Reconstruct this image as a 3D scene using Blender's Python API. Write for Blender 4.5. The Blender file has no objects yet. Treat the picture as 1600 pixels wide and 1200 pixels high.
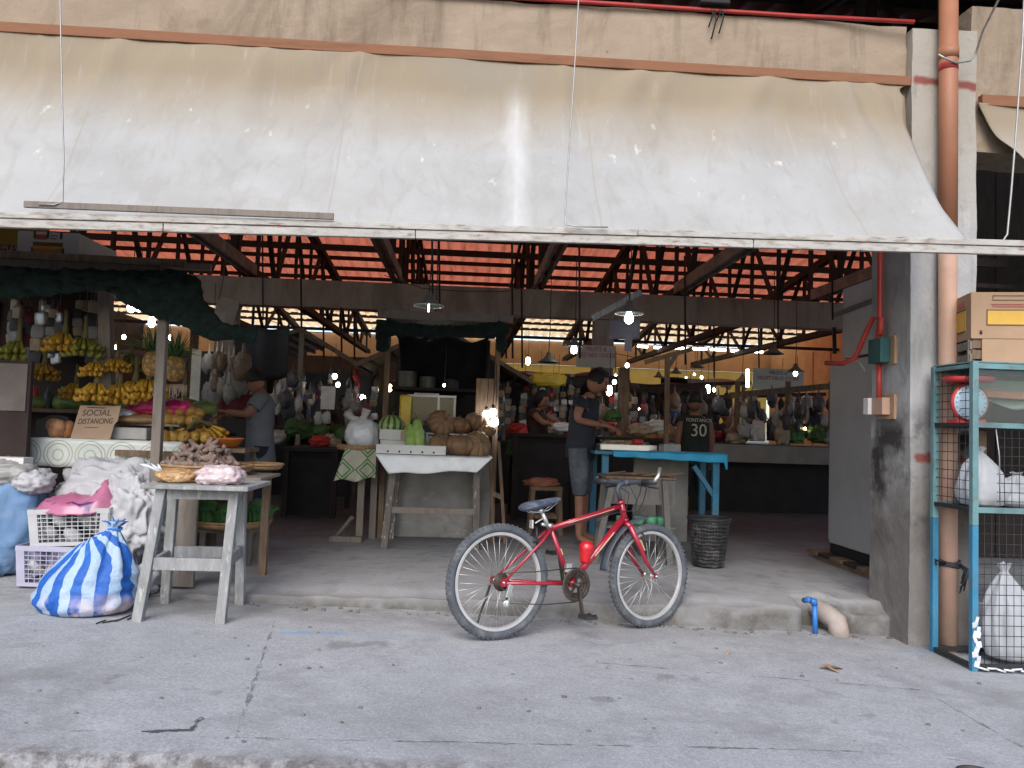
import bpy, bmesh, math, random
from mathutils import Vector, Matrix, Euler, noise
R = math.radians
V = Vector
random.seed(7)
scene = bpy.context.scene
COL = scene.collection

# ------------------------------------------------------------------ camera
CAM = V((0, -4.91, 1.09))
F = 1250.0
yaw, pitch, roll = R(3.2), R(3.16), R(1.95)
fw = V((math.sin(yaw) * math.cos(pitch), math.cos(yaw) * math.cos(pitch), math.sin(pitch)))
r0 = V((math.cos(yaw), -math.sin(yaw), 0))
u0 = r0.cross(fw)
rt = r0 * math.cos(roll) + u0 * math.sin(roll)
up = u0 * math.cos(roll) - r0 * math.sin(roll)
cd = bpy.data.cameras.new('camera'); cam = bpy.data.objects.new('camera', cd); COL.objects.link(cam)
M3 = Matrix((rt, up, -fw)).transposed()
cam.matrix_world = Matrix.Translation(CAM) @ M3.to_4x4()
cd.sensor_width = 36; cd.lens = F / 1600 * 36; cd.clip_end = 500; cd.clip_start = .05
scene.camera = cam

def ray(px, py):
    return (fw * F + rt * (px - 800) - up * (py - 600)) / F
def at(px, py, Y):
    d = ray(px, py); t = (Y - CAM.y) / d.y
    return CAM + d * t
def flr(px, py, z=0.0):
    d = ray(px, py); t = (z - CAM.z) / d.z
    return CAM + d * t
def roadz(x):
    return -.115 - .032 * max(-4.5, min(4.5, x))
def rd(px, py):
    p = flr(px, py, -.12)
    for _ in range(6): p = flr(px, py, roadz(p.x))
    return p

# ------------------------------------------------------------------ mesh builder
def frame(d, hint=V((0, 0, 1))):
    d = d.normalized()
    if abs(d.dot(hint)) > .98: hint = V((0, 1, 0)) if abs(d.y) < .9 else V((1, 0, 0))
    s = d.cross(hint).normalized()
    return s, s.cross(d).normalized()
class MB:
    def __init__(s): s.v = []; s.f = []; s.mi = []; s.sm = []
    def add(s, vs, fs, m=0, smooth=False):
        o = len(s.v); s.v += [V(a) for a in vs]
        for f in fs:
            s.f.append([o + i for i in f]); s.mi.append(m); s.sm.append(smooth)
        return s
    def box(s, c, d, rot=None, m=0, taper=1.0):
        x, y, z = d[0] / 2, d[1] / 2, d[2] / 2; t = taper
        vs = [V(a) for a in ((-x * t, -y * t, -z), (x * t, -y * t, -z), (x * t, y * t, -z), (-x * t, y * t, -z), (-x, -y, z), (x, -y, z), (x, y, z), (-x, y, z))]
        if rot is not None:
            rm = rot if isinstance(rot, Matrix) else Euler(rot).to_matrix()
            vs = [rm @ a for a in vs]
        c = V(c)
        return s.add([a + c for a in vs], [(3, 2, 1, 0), (4, 5, 6, 7), (0, 1, 5, 4), (1, 2, 6, 5), (2, 3, 7, 6), (3, 0, 4, 7)], m)
    def bb(s, lo, hi, m=0):
        return s.box([(a + b) / 2 for a, b in zip(lo, hi)], [b - a for a, b in zip(lo, hi)], None, m)
    def bar(s, p0, p1, w, h, m=0, hint=V((0, 0, 1))):
        p0, p1 = V(p0), V(p1); d = p1 - p0
        a, b = frame(d, hint); a = a * w / 2; b = b * h / 2
        vs = [p + q for p in (p0, p1) for q in (-a - b, a - b, a + b, b - a)]
        return s.add(vs, [(3, 2, 1, 0), (4, 5, 6, 7), (0, 1, 5, 4), (1, 2, 6, 5), (2, 3, 7, 6), (3, 0, 4, 7)], m)
    def tube(s, pts, r, n=8, closed=False, m=0, cap=True, sq=1.0, hint=V((0, 0, 1))):
        pts = [V(p) for p in pts]; k = len(pts)
        rs = r if isinstance(r, (list, tuple)) else [r] * k
        vs = []; a0 = None
        for i, p in enumerate(pts):
            if closed: d = pts[(i + 1) % k] - pts[i - 1]
            else: d = pts[min(i + 1, k - 1)] - pts[max(i - 1, 0)]
            if a0 is None: a, b = frame(d, hint)
            else:
                d = d.normalized(); a = (a0 - d * a0.dot(d))
                a = a.normalized() if a.length > 1e-6 else frame(d)[0]
                b = a.cross(d).normalized() * 1.0
                b = -b if b.dot(b0) < 0 else b
            a0, b0 = a, b
            rr = rs[i]; ra, rb = rr if isinstance(rr, (list, tuple)) else (rr, rr * sq)
            for j in range(n):
                t = 2 * math.pi * j / n
                vs.append(p + a * math.cos(t) * ra + b * math.sin(t) * rb)
        fs = []
        for i in range(k if closed else k - 1):
            for j in range(n):
                i2 = (i + 1) % k
                fs.append((i * n + j, i * n + (j + 1) % n, i2 * n + (j + 1) % n, i2 * n + j))
        if cap and not closed:
            fs.append(tuple(range(n - 1, -1, -1))); fs.append(tuple((k - 1) * n + j for j in range(n)))
        return s.add(vs, fs, m, True)
    def lathe(s, prof, c=(0, 0, 0), n=20, m=0, axis=None, fn=None):
        c = V(c); vs = []
        if axis is not None: q = V((0, 0, 1)).rotation_difference(V(axis).normalized())
        for r, z in prof:
            for j in range(n):
                t = 2 * math.pi * j / n; k = fn(t, z) if fn else 1
                p = V((r * k * math.cos(t), r * k * math.sin(t), z))
                vs.append((q @ p if axis is not None else p) + c)
        fs = [(i * n + j, i * n + (j + 1) % n, (i + 1) * n + (j + 1) % n, (i + 1) * n + j) for i in range(len(prof) - 1) for j in range(n)]
        if prof[0][0] > 1e-5: fs.append(tuple(range(n - 1, -1, -1)))
        if prof[-1][0] > 1e-5: fs.append(tuple((len(prof) - 1) * n + j for j in range(n)))
        return s.add(vs, fs, m, True)
    def blob(s, c, r, nu=14, nv=10, amp=.0, fr=3, seed=0, m=0, rot=None, flat=None, p=1.0, fn=None):
        c = V(c); vs = []; rm = Euler(rot).to_matrix() if rot is not None else None
        for i in range(nv + 1):
            a = math.pi * i / nv
            for j in range(nu):
                t = 2 * math.pi * j / nu
                d = V((math.sin(a) * math.cos(t), math.sin(a) * math.sin(t), -math.cos(a)))
                e = V([math.copysign(abs(k) ** p, k) for k in d]) if p != 1 else d
                k = 1 + amp * noise.noise(d * fr + V((seed * 7.3, seed * 3.1, seed)))
                if amp: k += amp * .5 * noise.noise(d * fr * 2.3 + V((seed * 2.3, seed * 5.1, seed)))
                if fn: k *= fn(d, t)
                q = V((e.x * r[0] * k, e.y * r[1] * k, e.z * r[2] * k))
                if flat is not None: q.z = max(q.z, -flat * r[2])
                vs.append((rm @ q if rm else q) + c)
        fs = [(i * nu + j, i * nu + (j + 1) % nu, (i + 1) * nu + (j + 1) % nu, (i + 1) * nu + j) for i in range(nv) for j in range(nu)]
        return s.add(vs, fs, m, True)
    def grid(s, fn, nu, nv, m=0, smooth=True):
        vs = [fn(i / nu, j / nv) for j in range(nv + 1) for i in range(nu + 1)]
        w = nu + 1
        return s.add(vs, [(j * w + i, j * w + i + 1, (j + 1) * w + i + 1, (j + 1) * w + i) for j in range(nv) for i in range(nu)], m, smooth)
    def prism(s, poly, y0, y1, m=0):
        n = len(poly)
        vs = [V((x, y0, z)) for x, z in poly] + [V((x, y1, z)) for x, z in poly]
        fs = [tuple(range(n)), tuple(range(2 * n - 1, n - 1, -1))] + [((i + 1) % n, i, n + i, n + (i + 1) % n) for i in range(n)]
        return s.add(vs, fs, m)
    def build(s, name, mats, parent=None, w=False, bevel=0, solid=0, sub=0, base=True):
        if not isinstance(mats, (list, tuple)): mats = [mats]
        off = V((0, 0, 0))
        if parent is not None and w:
            q = parent
            while q is not None: off += q.location; q = q.parent
        elif parent is None and base and s.v:
            lo = [min(v[i] for v in s.v) for i in range(3)]; hi = [max(v[i] for v in s.v) for i in range(3)]
            off = V(((lo[0] + hi[0]) / 2, (lo[1] + hi[1]) / 2, lo[2]))
        me = bpy.data.meshes.new(name)
        me.from_pydata([v - off for v in s.v], [], s.f)
        for m in mats: me.materials.append(M[m] if isinstance(m, str) else m)
        me.polygons.foreach_set('material_index', s.mi); me.polygons.foreach_set('use_smooth', s.sm)
        me.update()
        bm = bmesh.new(); bm.from_mesh(me); bmesh.ops.recalc_face_normals(bm, faces=bm.faces); bm.to_mesh(me); bm.free()
        o = bpy.data.objects.new(name, me); COL.objects.link(o)
        if parent is not None: o.parent = parent
        else: o.location = off
        if solid:
            d = o.modifiers.new('thick', 'SOLIDIFY'); d.thickness = solid
        if bevel:
            d = o.modifiers.new('bev', 'BEVEL'); d.width = bevel; d.segments = 2; d.limit_method = 'ANGLE'; d.angle_limit = R(50)
        if sub:
            d = o.modifiers.new('sub', 'SUBSURF'); d.levels = sub; d.render_levels = sub
        return o
def tag(o, label=None, cat=None, group=None, kind=None):
    if label: o['label'] = label
    if cat: o['category'] = cat
    if group: o['group'] = group
    if kind: o['kind'] = kind
    return o
def T(name, label, cat, loc=(0, 0, 0), rz=0, group=None, rot=None):
    o = bpy.data.objects.new(name, None); COL.objects.link(o); o.empty_display_size = .1
    o.location = V(loc); o.rotation_euler = rot if rot else (0, 0, rz)
    return tag(o, label, cat, group)
def dup(o, loc=None, rz=None, label=None, parent=None, group=None, scale=None):
    c = o.copy(); COL.objects.link(c)
    if parent is not None: c.parent = parent
    if loc is not None: c.location = V(loc)
    if rz is not None: c.rotation_euler = (c.rotation_euler[0], c.rotation_euler[1], rz) if not isinstance(rz, tuple) else rz
    if label: c['label'] = label
    if group: c['group'] = group
    if scale is not None: c.scale = (scale,) * 3 if not isinstance(scale, (tuple, list)) else scale
    for ch in list(o.children): dup(ch, parent=c)
    return c
def text(name, body, size, mat, parent, loc, rot=(R(90), 0, 0), w=False, al='CENTER', sx=1.0, shear=0, ext=.0008, spacing=1.0):
    cu = bpy.data.curves.new(name, 'FONT'); cu.body = body; cu.size = size; cu.extrude = ext
    cu.align_x = al; cu.align_y = 'CENTER'; cu.shear = shear; cu.space_character = spacing
    cu.materials.append(M[mat])
    o = bpy.data.objects.new(name, cu); COL.objects.link(o); o.parent = parent
    off = V((0, 0, 0))
    if w:
        q = parent
        while q is not None: off += q.location; q = q.parent
    me = bpy.data.meshes.new_from_object(o.evaluated_get(bpy.context.evaluated_depsgraph_get()))
    bpy.data.objects.remove(o)
    o = bpy.data.objects.new(name, me); COL.objects.link(o); o.parent = parent
    o.location = V(loc) - off; o.rotation_euler = rot; o.scale = (sx, 1, 1)
    return o

# ------------------------------------------------------------------ materials
M = {}
class NT:
    def __init__(s, name):
        s.m = bpy.data.materials.new(name); s.m.use_nodes = True; s.t = s.m.node_tree
        s.b = s.t.nodes['Principled BSDF']; s.out = s.t.nodes['Material Output']; M[name] = s.m
        s.tc = s.t.nodes.new('ShaderNodeTexCoord'); s.co = s.tc.outputs['Object']; s.gen = s.tc.outputs['Generated']
        s.geo = None
    def world(s):
        if not s.geo: s.geo = s.t.nodes.new('ShaderNodeNewGeometry')
        return s.geo.outputs['Position']
    def _in(s, sock, v):
        if isinstance(v, bpy.types.NodeSocket): s.t.links.new(v, sock)
        elif v is not None:
            if isinstance(v, (tuple, list)) and len(v) == 3 and sock.type == 'RGBA': v = tuple(v) + (1,)
            sock.default_value = v
    def n(s, typ, outs=0, props=None, **ins):
        d = s.t.nodes.new(typ)
        for k, v in (props or {}).items(): setattr(d, k, v)
        for k, v in ins.items():
            key = int(k[1:]) if k[0] == 'i' and k[1:].isdigit() else k.replace('_', ' ')
            s._in(d.inputs[key], v)
        return d.outputs[outs]
    def ma(s, op, a, b=None, c=None, clamp=False):
        d = s.t.nodes.new('ShaderNodeMath'); d.operation = op; d.use_clamp = clamp
        s._in(d.inputs[0], a); s._in(d.inputs[1], b)
        if c is not None: s._in(d.inputs[2], c)
        return d.outputs[0]
    def mix(s, f, a, b, mode='MIX'):
        d = s.t.nodes.new('ShaderNodeMix'); d.data_type = 'RGBA'; d.blend_type = mode
        s._in(d.inputs[0], f); s._in(d.inputs[6], a); s._in(d.inputs[7], b)
        return d.outputs[2]
    def noise(s, scale=5, detail=5, co=None, rough=.6, dist=0):
        return s.n('ShaderNodeTexNoise', 0, None, Vector=co or s.co, Scale=scale, Detail=detail, Roughness=rough, Distortion=dist)
    def map(s, co=None, scale=(1, 1, 1), loc=(0, 0, 0), rot=(0, 0, 0)):
        return s.n('ShaderNodeMapping', 0, None, Vector=co or s.co, Location=loc, Rotation=rot, Scale=scale)
    def ramp(s, f, a, b, lo=0.0, hi=1.0):
        return s.n('ShaderNodeMapRange', 0, {'clamp': True}, i0=f, i1=a, i2=b, i3=lo, i4=hi)
    def xyz(s, co=None):
        d = s.t.nodes.new('ShaderNodeSeparateXYZ'); s._in(d.inputs[0], co or s.co)
        return d.outputs[0], d.outputs[1], d.outputs[2]
    def bump(s, h, strength=.3, dist=.01):
        s._in(s.b.inputs['Normal'], s.n('ShaderNodeBump', 0, None, Height=h, Strength=strength, Distance=dist))
    def set(s, **k):
        for a, v in k.items():
            s._in(s.b.inputs[{'col': 'Base Color', 'rough': 'Roughness', 'metal': 'Metallic', 'spec': 'Specular IOR Level', 'alpha': 'Alpha', 'trans': 'Transmission Weight', 'em': 'Emission Color', 'ems': 'Emission Strength', 'coat': 'Coat Weight'}[a]], v)
        return s
def mk(name, col, rough=.75, var=.18, scale=6, bump=0., bs=30, stain=None, metal=0, spec=.4, stretch=None, speck=None, coat=0):
    s = NT(name)
    co = s.map(scale=stretch) if stretch else s.co
    a = tuple(c * (1 - var) for c in col); b = tuple(min(1, c * (1 + var)) for c in col)
    c = s.mix(s.ramp(s.noise(scale, 6, co), .3, .7), a, b)
    if stain: c = s.mix(s.ramp(s.noise(stain[2], 7, co, .65), .5, .68, 0, stain[1]), c, stain[0])
    if speck: c = s.mix(s.ramp(s.noise(speck[2], 4, co, .7), speck[3], speck[3] + .06, 0, speck[1]), c, speck[0])
    s.set(col=c, rough=rough, metal=metal, spec=spec, coat=coat)
    if bump: s.bump(s.noise(bs, 5, co), bump, .006)
    return s
# ================================================================= materials of the setting
def seg_mask(s, segs, width, co, wob, dist_noise):
    out = None
    for a, b in segs:
        ax, ay = a; dx, dy = b[0] - ax, b[1] - ay; L2 = dx * dx + dy * dy
        x, y, z = co
        px = s.ma('SUBTRACT', x, ax); py = s.ma('SUBTRACT', y, ay)
        t = s.ma('DIVIDE', s.ma('ADD', s.ma('MULTIPLY', px, dx), s.ma('MULTIPLY', py, dy)), L2, clamp=True)
        ex = s.ma('SUBTRACT', px, s.ma('MULTIPLY', t, dx)); ey = s.ma('SUBTRACT', py, s.ma('MULTIPLY', t, dy))
        d = s.ma('SQRT', s.ma('ADD', s.ma('MULTIPLY', ex, ex), s.ma('MULTIPLY', ey, ey)))
        d = s.ma('ADD', d, s.ma('MULTIPLY', s.ma('SUBTRACT', dist_noise, .5), wob))
        f = s.ramp(d, width * .4, width, 1, 0)
        out = f if out is None else s.ma('MAXIMUM', out, f)
    return out
P2 = lambda *q: (rd(*q).x, rd(*q).y)
EY_ = -2.035
def ground_mat():
    s = NT('pavement_concrete'); w = s.world()
    big = s.noise(.9, 6, w, .6); mid = s.noise(6, 7, w, .7); fine = s.noise(160, 3, w, .7)
    c = s.mix(s.ramp(big, .3, .7), (.315, .322, .335), (.425, .43, .438))
    c = s.mix(s.ramp(mid, .35, .7, 0, .6), c, (.235, .238, .245))
    c = s.mix(s.ramp(s.noise(90, 4, w, .75), .5, .66, 0, .6), c, (.56, .56, .565))
    c = s.mix(s.ramp(s.noise(62, 5, w, .8), .48, .66, 0, .55), c, (.17, .17, .175))
    c = s.mix(s.ramp(s.noise(17, 6, w, .7), .5, .7, 0, .3), c, (.37, .375, .395))
    c = s.mix(s.ramp(s.noise(1.7, 8, w, .72), .52, .68, 0, .55), c, (.17, .168, .17))
    c = s.mix(s.ramp(s.noise(38, 4, w, .7), .68, .74, 0, .5), c, (.11, .105, .10))
    st = s.n('ShaderNodeTexNoise', 0, None, Vector=s.map(w, (3, 45, 1), rot=(0, 0, .5)), Scale=1.5, Detail=6, Roughness=.65)
    c = s.mix(s.ramp(st, .52, .7, 0, .28), c, (.36, .36, .365))
    c = s.mix(s.ramp(s.noise(.75, 7, s.map(w, (1, 1.6, 1), loc=(4, 2, 0)), .6, .8), .54, .66, 0, .38), c, (.185, .18, .175))
    c = s.mix(s.ramp(s.noise(2.6, 4, s.map(w, (1, 1, 1), loc=(7, 3, 0)), .5), .68, .73, 0, .5), c, (.13, .128, .125))     # old oil drips
    c = s.mix(s.ramp(s.noise(4.5, 6, s.map(w, (.6, 2.2, 1), loc=(1, 8, 0)), .65), .6, .75, 0, .4), c, (.42, .42, .42))
    x, y, z = s.xyz(w); dn = s.noise(9, 6, w, .65)
    eg = s.ramp(s.ma('ADD', y, s.ma('MULTIPLY', s.ma('SUBTRACT', dn, .5), .12)), EY_ + .10, EY_ + .02)
    c = s.mix(s.ma('MULTIPLY', eg, s.ramp(s.noise(13, 6, w, .7), .42, .58, .25, .8)), c, (.06, .043, .04))
    # dust and grime gathered along the foot of the kerb
    g = s.ma('MULTIPLY', s.ramp(y, -.15, .34), s.ramp(s.noise(5, 6, w), .35, .65))
    c = s.mix(s.ma('MULTIPLY', g, .6), c, (.15, .135, .12))
    cr = seg_mask(s, [(P2(-60, 1150), P2(90, 1140)), (P2(90, 1140), P2(230, 1144)), (P2(370, 1151), P2(1350, 1173)), (P2(1350, 1173), P2(1540, 1190)), (P2(432, 962), P2(372, 1148)), (P2(1440, 1078), P2(1640, 1190)), (P2(930, 1035), P2(1440, 1078))], .008, (x, y, z), .07, dn)
    cr = s.ma('MULTIPLY', cr, s.ramp(s.noise(8, 5, w), .42, .6, .05, 1))
    c = s.mix(s.ma('MULTIPLY', cr, .62), c, (.08, .075, .07))
    ck = seg_mask(s, [(P2(225, 1143), P2(300, 1140)), (P2(300, 1140), P2(312, 1125))], .017, (x, y, z), .06, s.noise(16, 5, w, .7))
    c = s.mix(s.ma('MULTIPLY', ck, .85), c, (.03, .03, .03))
    bl = seg_mask(s, [(P2(440, 988), P2(535, 990)), (P2(1402, 1018), P2(1458, 1018))], .022, (x, y, z), .03, dn)
    c = s.mix(s.ma('MULTIPLY', bl, .7), c, (.12, .32, .55))
    bl2 = seg_mask(s, [(P2(535, 991), P2(700, 993))], .02, (x, y, z), .06, s.noise(25, 4, w))
    c = s.mix(s.ma('MULTIPLY', bl2, .35), c, (.2, .36, .5))
    s.set(col=c, rough=.9, spec=.25)
    h = s.ma('ADD', s.ma('MULTIPLY', fine, .5), s.ma('SUBTRACT', s.noise(30, 6, w, .7), s.ma('MULTIPLY', s.ma('MAXIMUM', cr, ck), 3)))
    s.bump(h, .55, .006)
ground_mat()
def floor_mat():
    s = NT('floor_concrete'); w = s.world(); x, y, z = s.xyz(w)
    c = s.mix(s.ramp(s.noise(1.3, 7, w, .65), .3, .7), (.245, .25, .258), (.365, .368, .375))
    c = s.mix(s.ramp(s.noise(5, 7, w, .7), .5, .7, 0, .6), c, (.12, .112, .105))
    c = s.mix(s.ma('MULTIPLY', s.ramp(s.ma('ADD', y, s.ma('MULTIPLY', s.noise(1.1, 4, w), 1.6)), 2.6, 5.2), .86), c, (.036, .037, .038))   # shade of the deep hall painted in as a darker floor
    c = s.mix(s.ramp(s.noise(120, 3, w), .5, .8, 0, .3), c, (.26, .25, .24))
    # pale worn lip and brown dirt on the face of the kerb
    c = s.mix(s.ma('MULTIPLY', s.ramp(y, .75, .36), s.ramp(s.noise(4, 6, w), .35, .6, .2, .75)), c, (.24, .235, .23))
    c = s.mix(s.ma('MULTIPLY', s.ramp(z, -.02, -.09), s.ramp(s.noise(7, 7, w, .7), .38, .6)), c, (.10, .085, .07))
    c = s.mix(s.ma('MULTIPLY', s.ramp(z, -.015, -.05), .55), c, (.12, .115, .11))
    st = s.n('ShaderNodeTexNoise', 0, None, Vector=s.map(w, (2, 22, 1), rot=(0, 0, .2)), Scale=1.3, Detail=6)
    c = s.mix(s.ramp(st, .55, .72, 0, .4), c, (.33, .325, .32))
    s.set(col=c, rough=.85, spec=.3); s.bump(s.noise(35, 7, w, .7), .6, .01)
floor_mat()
mk('asphalt', (.06, .06, .062), .95, .3, 8, .8, 60, speck=((.3, .28, .25), .6, 70, .62))
def beam_mat(name, a, b, dark, streak=.55):
    s = NT(name); w = s.world()
    c = s.mix(s.ramp(s.noise(2.2, 7, w, .65), .3, .7), a, b)
    c = s.mix(s.ramp(s.noise(.9, 6, s.map(w, (1.3, 1, .55)), .7, 1.5), .5, .64, 0, .7), c, dark)
    st = s.noise(2.6, 6, s.map(w, (3.2, 3.2, .35)), .6)
    c = s.mix(s.ramp(st, .53, .72, 0, streak), c, tuple(k * .55 for k in dark))
    c = s.mix(s.ramp(s.noise(7, 6, w, .7), .62, .74, 0, .5), c, tuple(min(1, k * 1.35) for k in b))
    c = s.mix(s.ramp(s.noise(11, 6, w, .75), .66, .72, 0, .7), c, tuple(k * .35 for k in dark))
    s.set(col=c, rough=.9, spec=.2); s.bump(s.noise(24, 7, w, .7), .5, .012)
beam_mat('beam_plaster', (.265, .205, .15), (.35, .28, .21), (.175, .13, .092))
beam_mat('inner_concrete', (.25, .23, .20), (.32, .295, .26), (.16, .145, .125), .3)
def pillar_mat():
    s = NT('pillar_concrete'); w = s.world(); x, y, z = s.xyz(w)
    c = s.mix(s.ramp(s.noise(3, 7, w, .65), .3, .7), (.345, .352, .36), (.455, .462, .47))
    c = s.mix(s.ramp(s.noise(4, 6, s.map(w, (2, 2, .4))), .5, .7, 0, .5), c, (.2, .195, .185))
    n = s.ma('ADD', z, s.ma('MULTIPLY', s.ma('SUBTRACT', s.noise(3, 6, w), .5), 1.2))
    c = s.mix(s.ma('MULTIPLY', s.ramp(n, 1.5, .5), .85), c, (.135, .12, .105))
    c = s.mix(s.ma('MULTIPLY', s.ramp(s.noise(2.2, 5, w), .48, .6), s.ma('MULTIPLY', s.ramp(z, 1.35, 1.15), s.ramp(z, .25, .75))), c, (.05, .045, .045))
    c = s.mix(s.ma('MULTIPLY', s.ramp(s.noise(5, 6, w, .7), .5, .7, 0, .7), s.ramp(z, .6, .1)), c, (.25, .245, .235))
    c = s.mix(s.ramp(s.ma('ADD', z, s.ma('MULTIPLY', s.noise(2, 5, w), .8)), 2.7, 3.5, 0, .85), c, (.33, .295, .245))  # warm tone of the light near the top painted into the concrete
    c = s.mix(s.ramp(s.noise(8, 7, s.map(w, (1, 1, .5)), .7), .56, .66, 0, .5), c, (.2, .19, .175))
    rp = seg_mask(s, [((2.90, 3.49), (3.36, 3.46)), ((2.93, .99), (3.22, .985)), ((3.0, 1.0), (3.1, .93))], .038, (x, z, y), .04, s.noise(14, 4, w))
    c = s.mix(s.ma('MULTIPLY', rp, .9), c, (.20, .045, .035))
    s.set(col=c, rough=.92, spec=.2); s.bump(s.noise(30, 7, w, .7), .5, .012)
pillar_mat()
mk('darkened_wall', (.05, .035, .028), .9, .3, 2)  # wall colour darkened to stand in for shade deep in the hall
mk('tan_wall', (.62, .385, .215), .9, .15, 1.2, .2, 20, stain=((.42, .24, .13), .5, 1.7))
mk('dark_timber', (.028, .020, .018), .85, .35, 5, .4, 30, stretch=(6, 6, 1))
mk('truss_timber', (.22, .205, .185), .85, .4, 3, .4, 30, stain=((.09, .075, .06), .7, 2.5))  # chords paler, other truss timber near black: light and shade in the colours
mk('roof_metal', (.09, .045, .035), .7, .3, 3, .2)
def roof_mat():
    s = NT('orange_roof_sheet'); w = s.world()
    c = s.mix(s.ramp(s.noise(.8, 5, w), .3, .7), (.42, .10, .052), (.54, .155, .082))
    c = s.mix(s.ramp(s.noise(3, 6, s.map(w, (3, .3, 1))), .5, .7, 0, .6), c, (.17, .035, .018))
    t = s.n('ShaderNodeBsdfTranslucent', 0, None, Color=c); d = s.n('ShaderNodeBsdfDiffuse', 0, None, Color=s.mix(.6, c, (.1, .05, .03)))
    mxs = s.t.nodes.new('ShaderNodeMixShader'); mxs.inputs[0].default_value = ROOF_T
    s.t.links.new(d, mxs.inputs[1]); s.t.links.new(t, mxs.inputs[2]); s.t.links.new(mxs.outputs[0], s.out.inputs[0])
ROOF_T = .9
roof_mat()
def tarp_sheet(name, col, tr):
    s = NT(name); w = s.world()
    c = s.mix(s.ramp(s.noise(2, 6, w), .3, .7), tuple(k * .8 for k in col), col)
    t = s.n('ShaderNodeBsdfTranslucent', 0, None, Color=c); d = s.n('ShaderNodeBsdfDiffuse', 0, None, Color=c)
    mxs = s.t.nodes.new('ShaderNodeMixShader'); mxs.inputs[0].default_value = tr
    s.t.links.new(d, mxs.inputs[1]); s.t.links.new(t, mxs.inputs[2]); s.t.links.new(mxs.outputs[0], s.out.inputs[0])
tarp_sheet('orange_tarp', (1, .47, .09), .97)
tarp_sheet('roof_glow_far', (1, .70, .38), .99)  # sheet added in place of an open gap to brighten the far roof
tarp_sheet('roof_glow_mid', (.92, .38, .21), .95)  # half-bright copy, grades the added roof glow towards the far end
def awning_mat():
    s = NT('awning_canvas'); w = s.world(); x, y, z = s.xyz(w)
    c = s.mix(s.ramp(s.noise(1.6, 6, w), .3, .7), (.365, .365, .36), (.43, .428, .42))
    zz = s.ma('ADD', z, s.ma('MULTIPLY', s.ma('SUBTRACT', s.noise(2.5, 6, w), .5), .35))
    c = s.mix(s.ramp(zz, 2.72, 3.22, 0, .92), c, (.305, .24, .16))              # warmer, dimmer light on the upper cloth painted in
    c = s.mix(s.ramp(s.noise(9, 6, w, .7), .55, .75, 0, .35), c, (.31, .295, .27))
    st = s.noise(3, 5, s.map(w, (5, 1, .6)), .6, 1.2)
    c = s.mix(s.ramp(st, .6, .78, 0, .3), c, (.52, .515, .50))
    c = s.mix(s.ramp(s.noise(2.6, 6, s.map(w, (2.6, 1, .9), loc=(9, 0, 0)), .65, 1.5), .5, .72, 0, .4), c, (.27, .245, .21))
    tw = s.noise(1.5, 5, s.map(w, (1, 1, 1.2), loc=(2, 0, 5)), .5)
    for lv, am in ((.56, .26),):
        c = s.mix(s.ma('MULTIPLY', s.ramp(s.ma('ABSOLUTE', s.ma('SUBTRACT', tw, lv)), .02, .0, 0, am), s.ramp(s.noise(1.3, 3, w), .5, .62)), c, (.36, .32, .26))      # tide marks of old rain
    c = s.mix(s.ramp(s.noise(1.1, 6, s.map(w, (1, 1, 1), loc=(5, 0, 1)), .6), .5, .66, 0, .34), c, (.30, .285, .26))
    sm = s.ma('ABSOLUTE', s.ma('SUBTRACT', s.ma('FRACT', s.ma('MULTIPLY', s.ma('ADD', x, s.ma('MULTIPLY', z, .02)), .66)), .5))
    c = s.mix(s.ramp(sm, .006, .002, 0, .45), c, (.33, .29, .23))
    # drops of white paint, and light through a seam painted as a pale strip
    sp = s.ma('MULTIPLY', s.ramp(s.noise(9, 3, s.map(w, (1.3, 1, .5)), .6), .66, .74, 0, .75), s.ma('MULTIPLY', s.ramp(z, 2.35, 2.6), s.ramp(z, 3.15, 3.0)))
    c = s.mix(sp, c, (.60, .59, .55))
    xs = s.ma('ADD', x, s.ma('MULTIPLY', s.ma('SUBTRACT', s.noise(3, 4, w), .5), .10))
    seam_glow = s.ma('MULTIPLY', s.ramp(s.ma('ABSOLUTE', s.ma('SUBTRACT', xs, .25)), .10, .0), s.ma('MULTIPLY', s.ramp(z, 3.32, 3.1), s.ramp(s.noise(4, 5, s.map(w, (3, 1, .6))), .3, .6, .45, 1)))
    c = s.mix(s.ma('MULTIPLY', seam_glow, .75), c, (.58, .578, .57))
    dk = s.ramp(s.noise(34, 3, w, .7), .74, .77, 0, .5)
    c = s.mix(dk, c, (.2, .18, .16))
    t = s.n('ShaderNodeBsdfTranslucent', 0, None, Color=c)
    s.set(col=c, rough=.8, spec=.25); s.bump(s.noise(60, 6, w, .7), .15, .004)
    mxs = s.t.nodes.new('ShaderNodeMixShader'); mxs.inputs[0].default_value = .12
    s.t.links.new(s.b.outputs[0], mxs.inputs[1]); s.t.links.new(t, mxs.inputs[2]); s.t.links.new(mxs.outputs[0], s.out.inputs[0])
awning_mat()
mk('orange_wood', (.225, .10, .05), .8, .25, 3, .4, 40, stretch=(1, 8, 8), stain=((.16, .07, .04), .6, 3))
mk('white_peel_wood', (.42, .40, .37), .85, .15, 5, .5, 40, stretch=(1.5, 6, 6), stain=((.20, .165, .13), .85, 7), speck=((.28, .08, .07), .8, 3.5, .62))
mk('grey_wood', (.205, .175, .148), .9, .3, 5, .6, 40, stretch=(5, 5, 1), stain=((.12, .10, .085), .6, 5))
mk('pale_grey_wood', (.265, .268, .268), .88, .25, 6, .6, 40, stretch=(4, 4, 1), stain=((.2, .19, .175), .7, 7), speck=((.46, .46, .45), .8, 9, .58))
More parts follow.
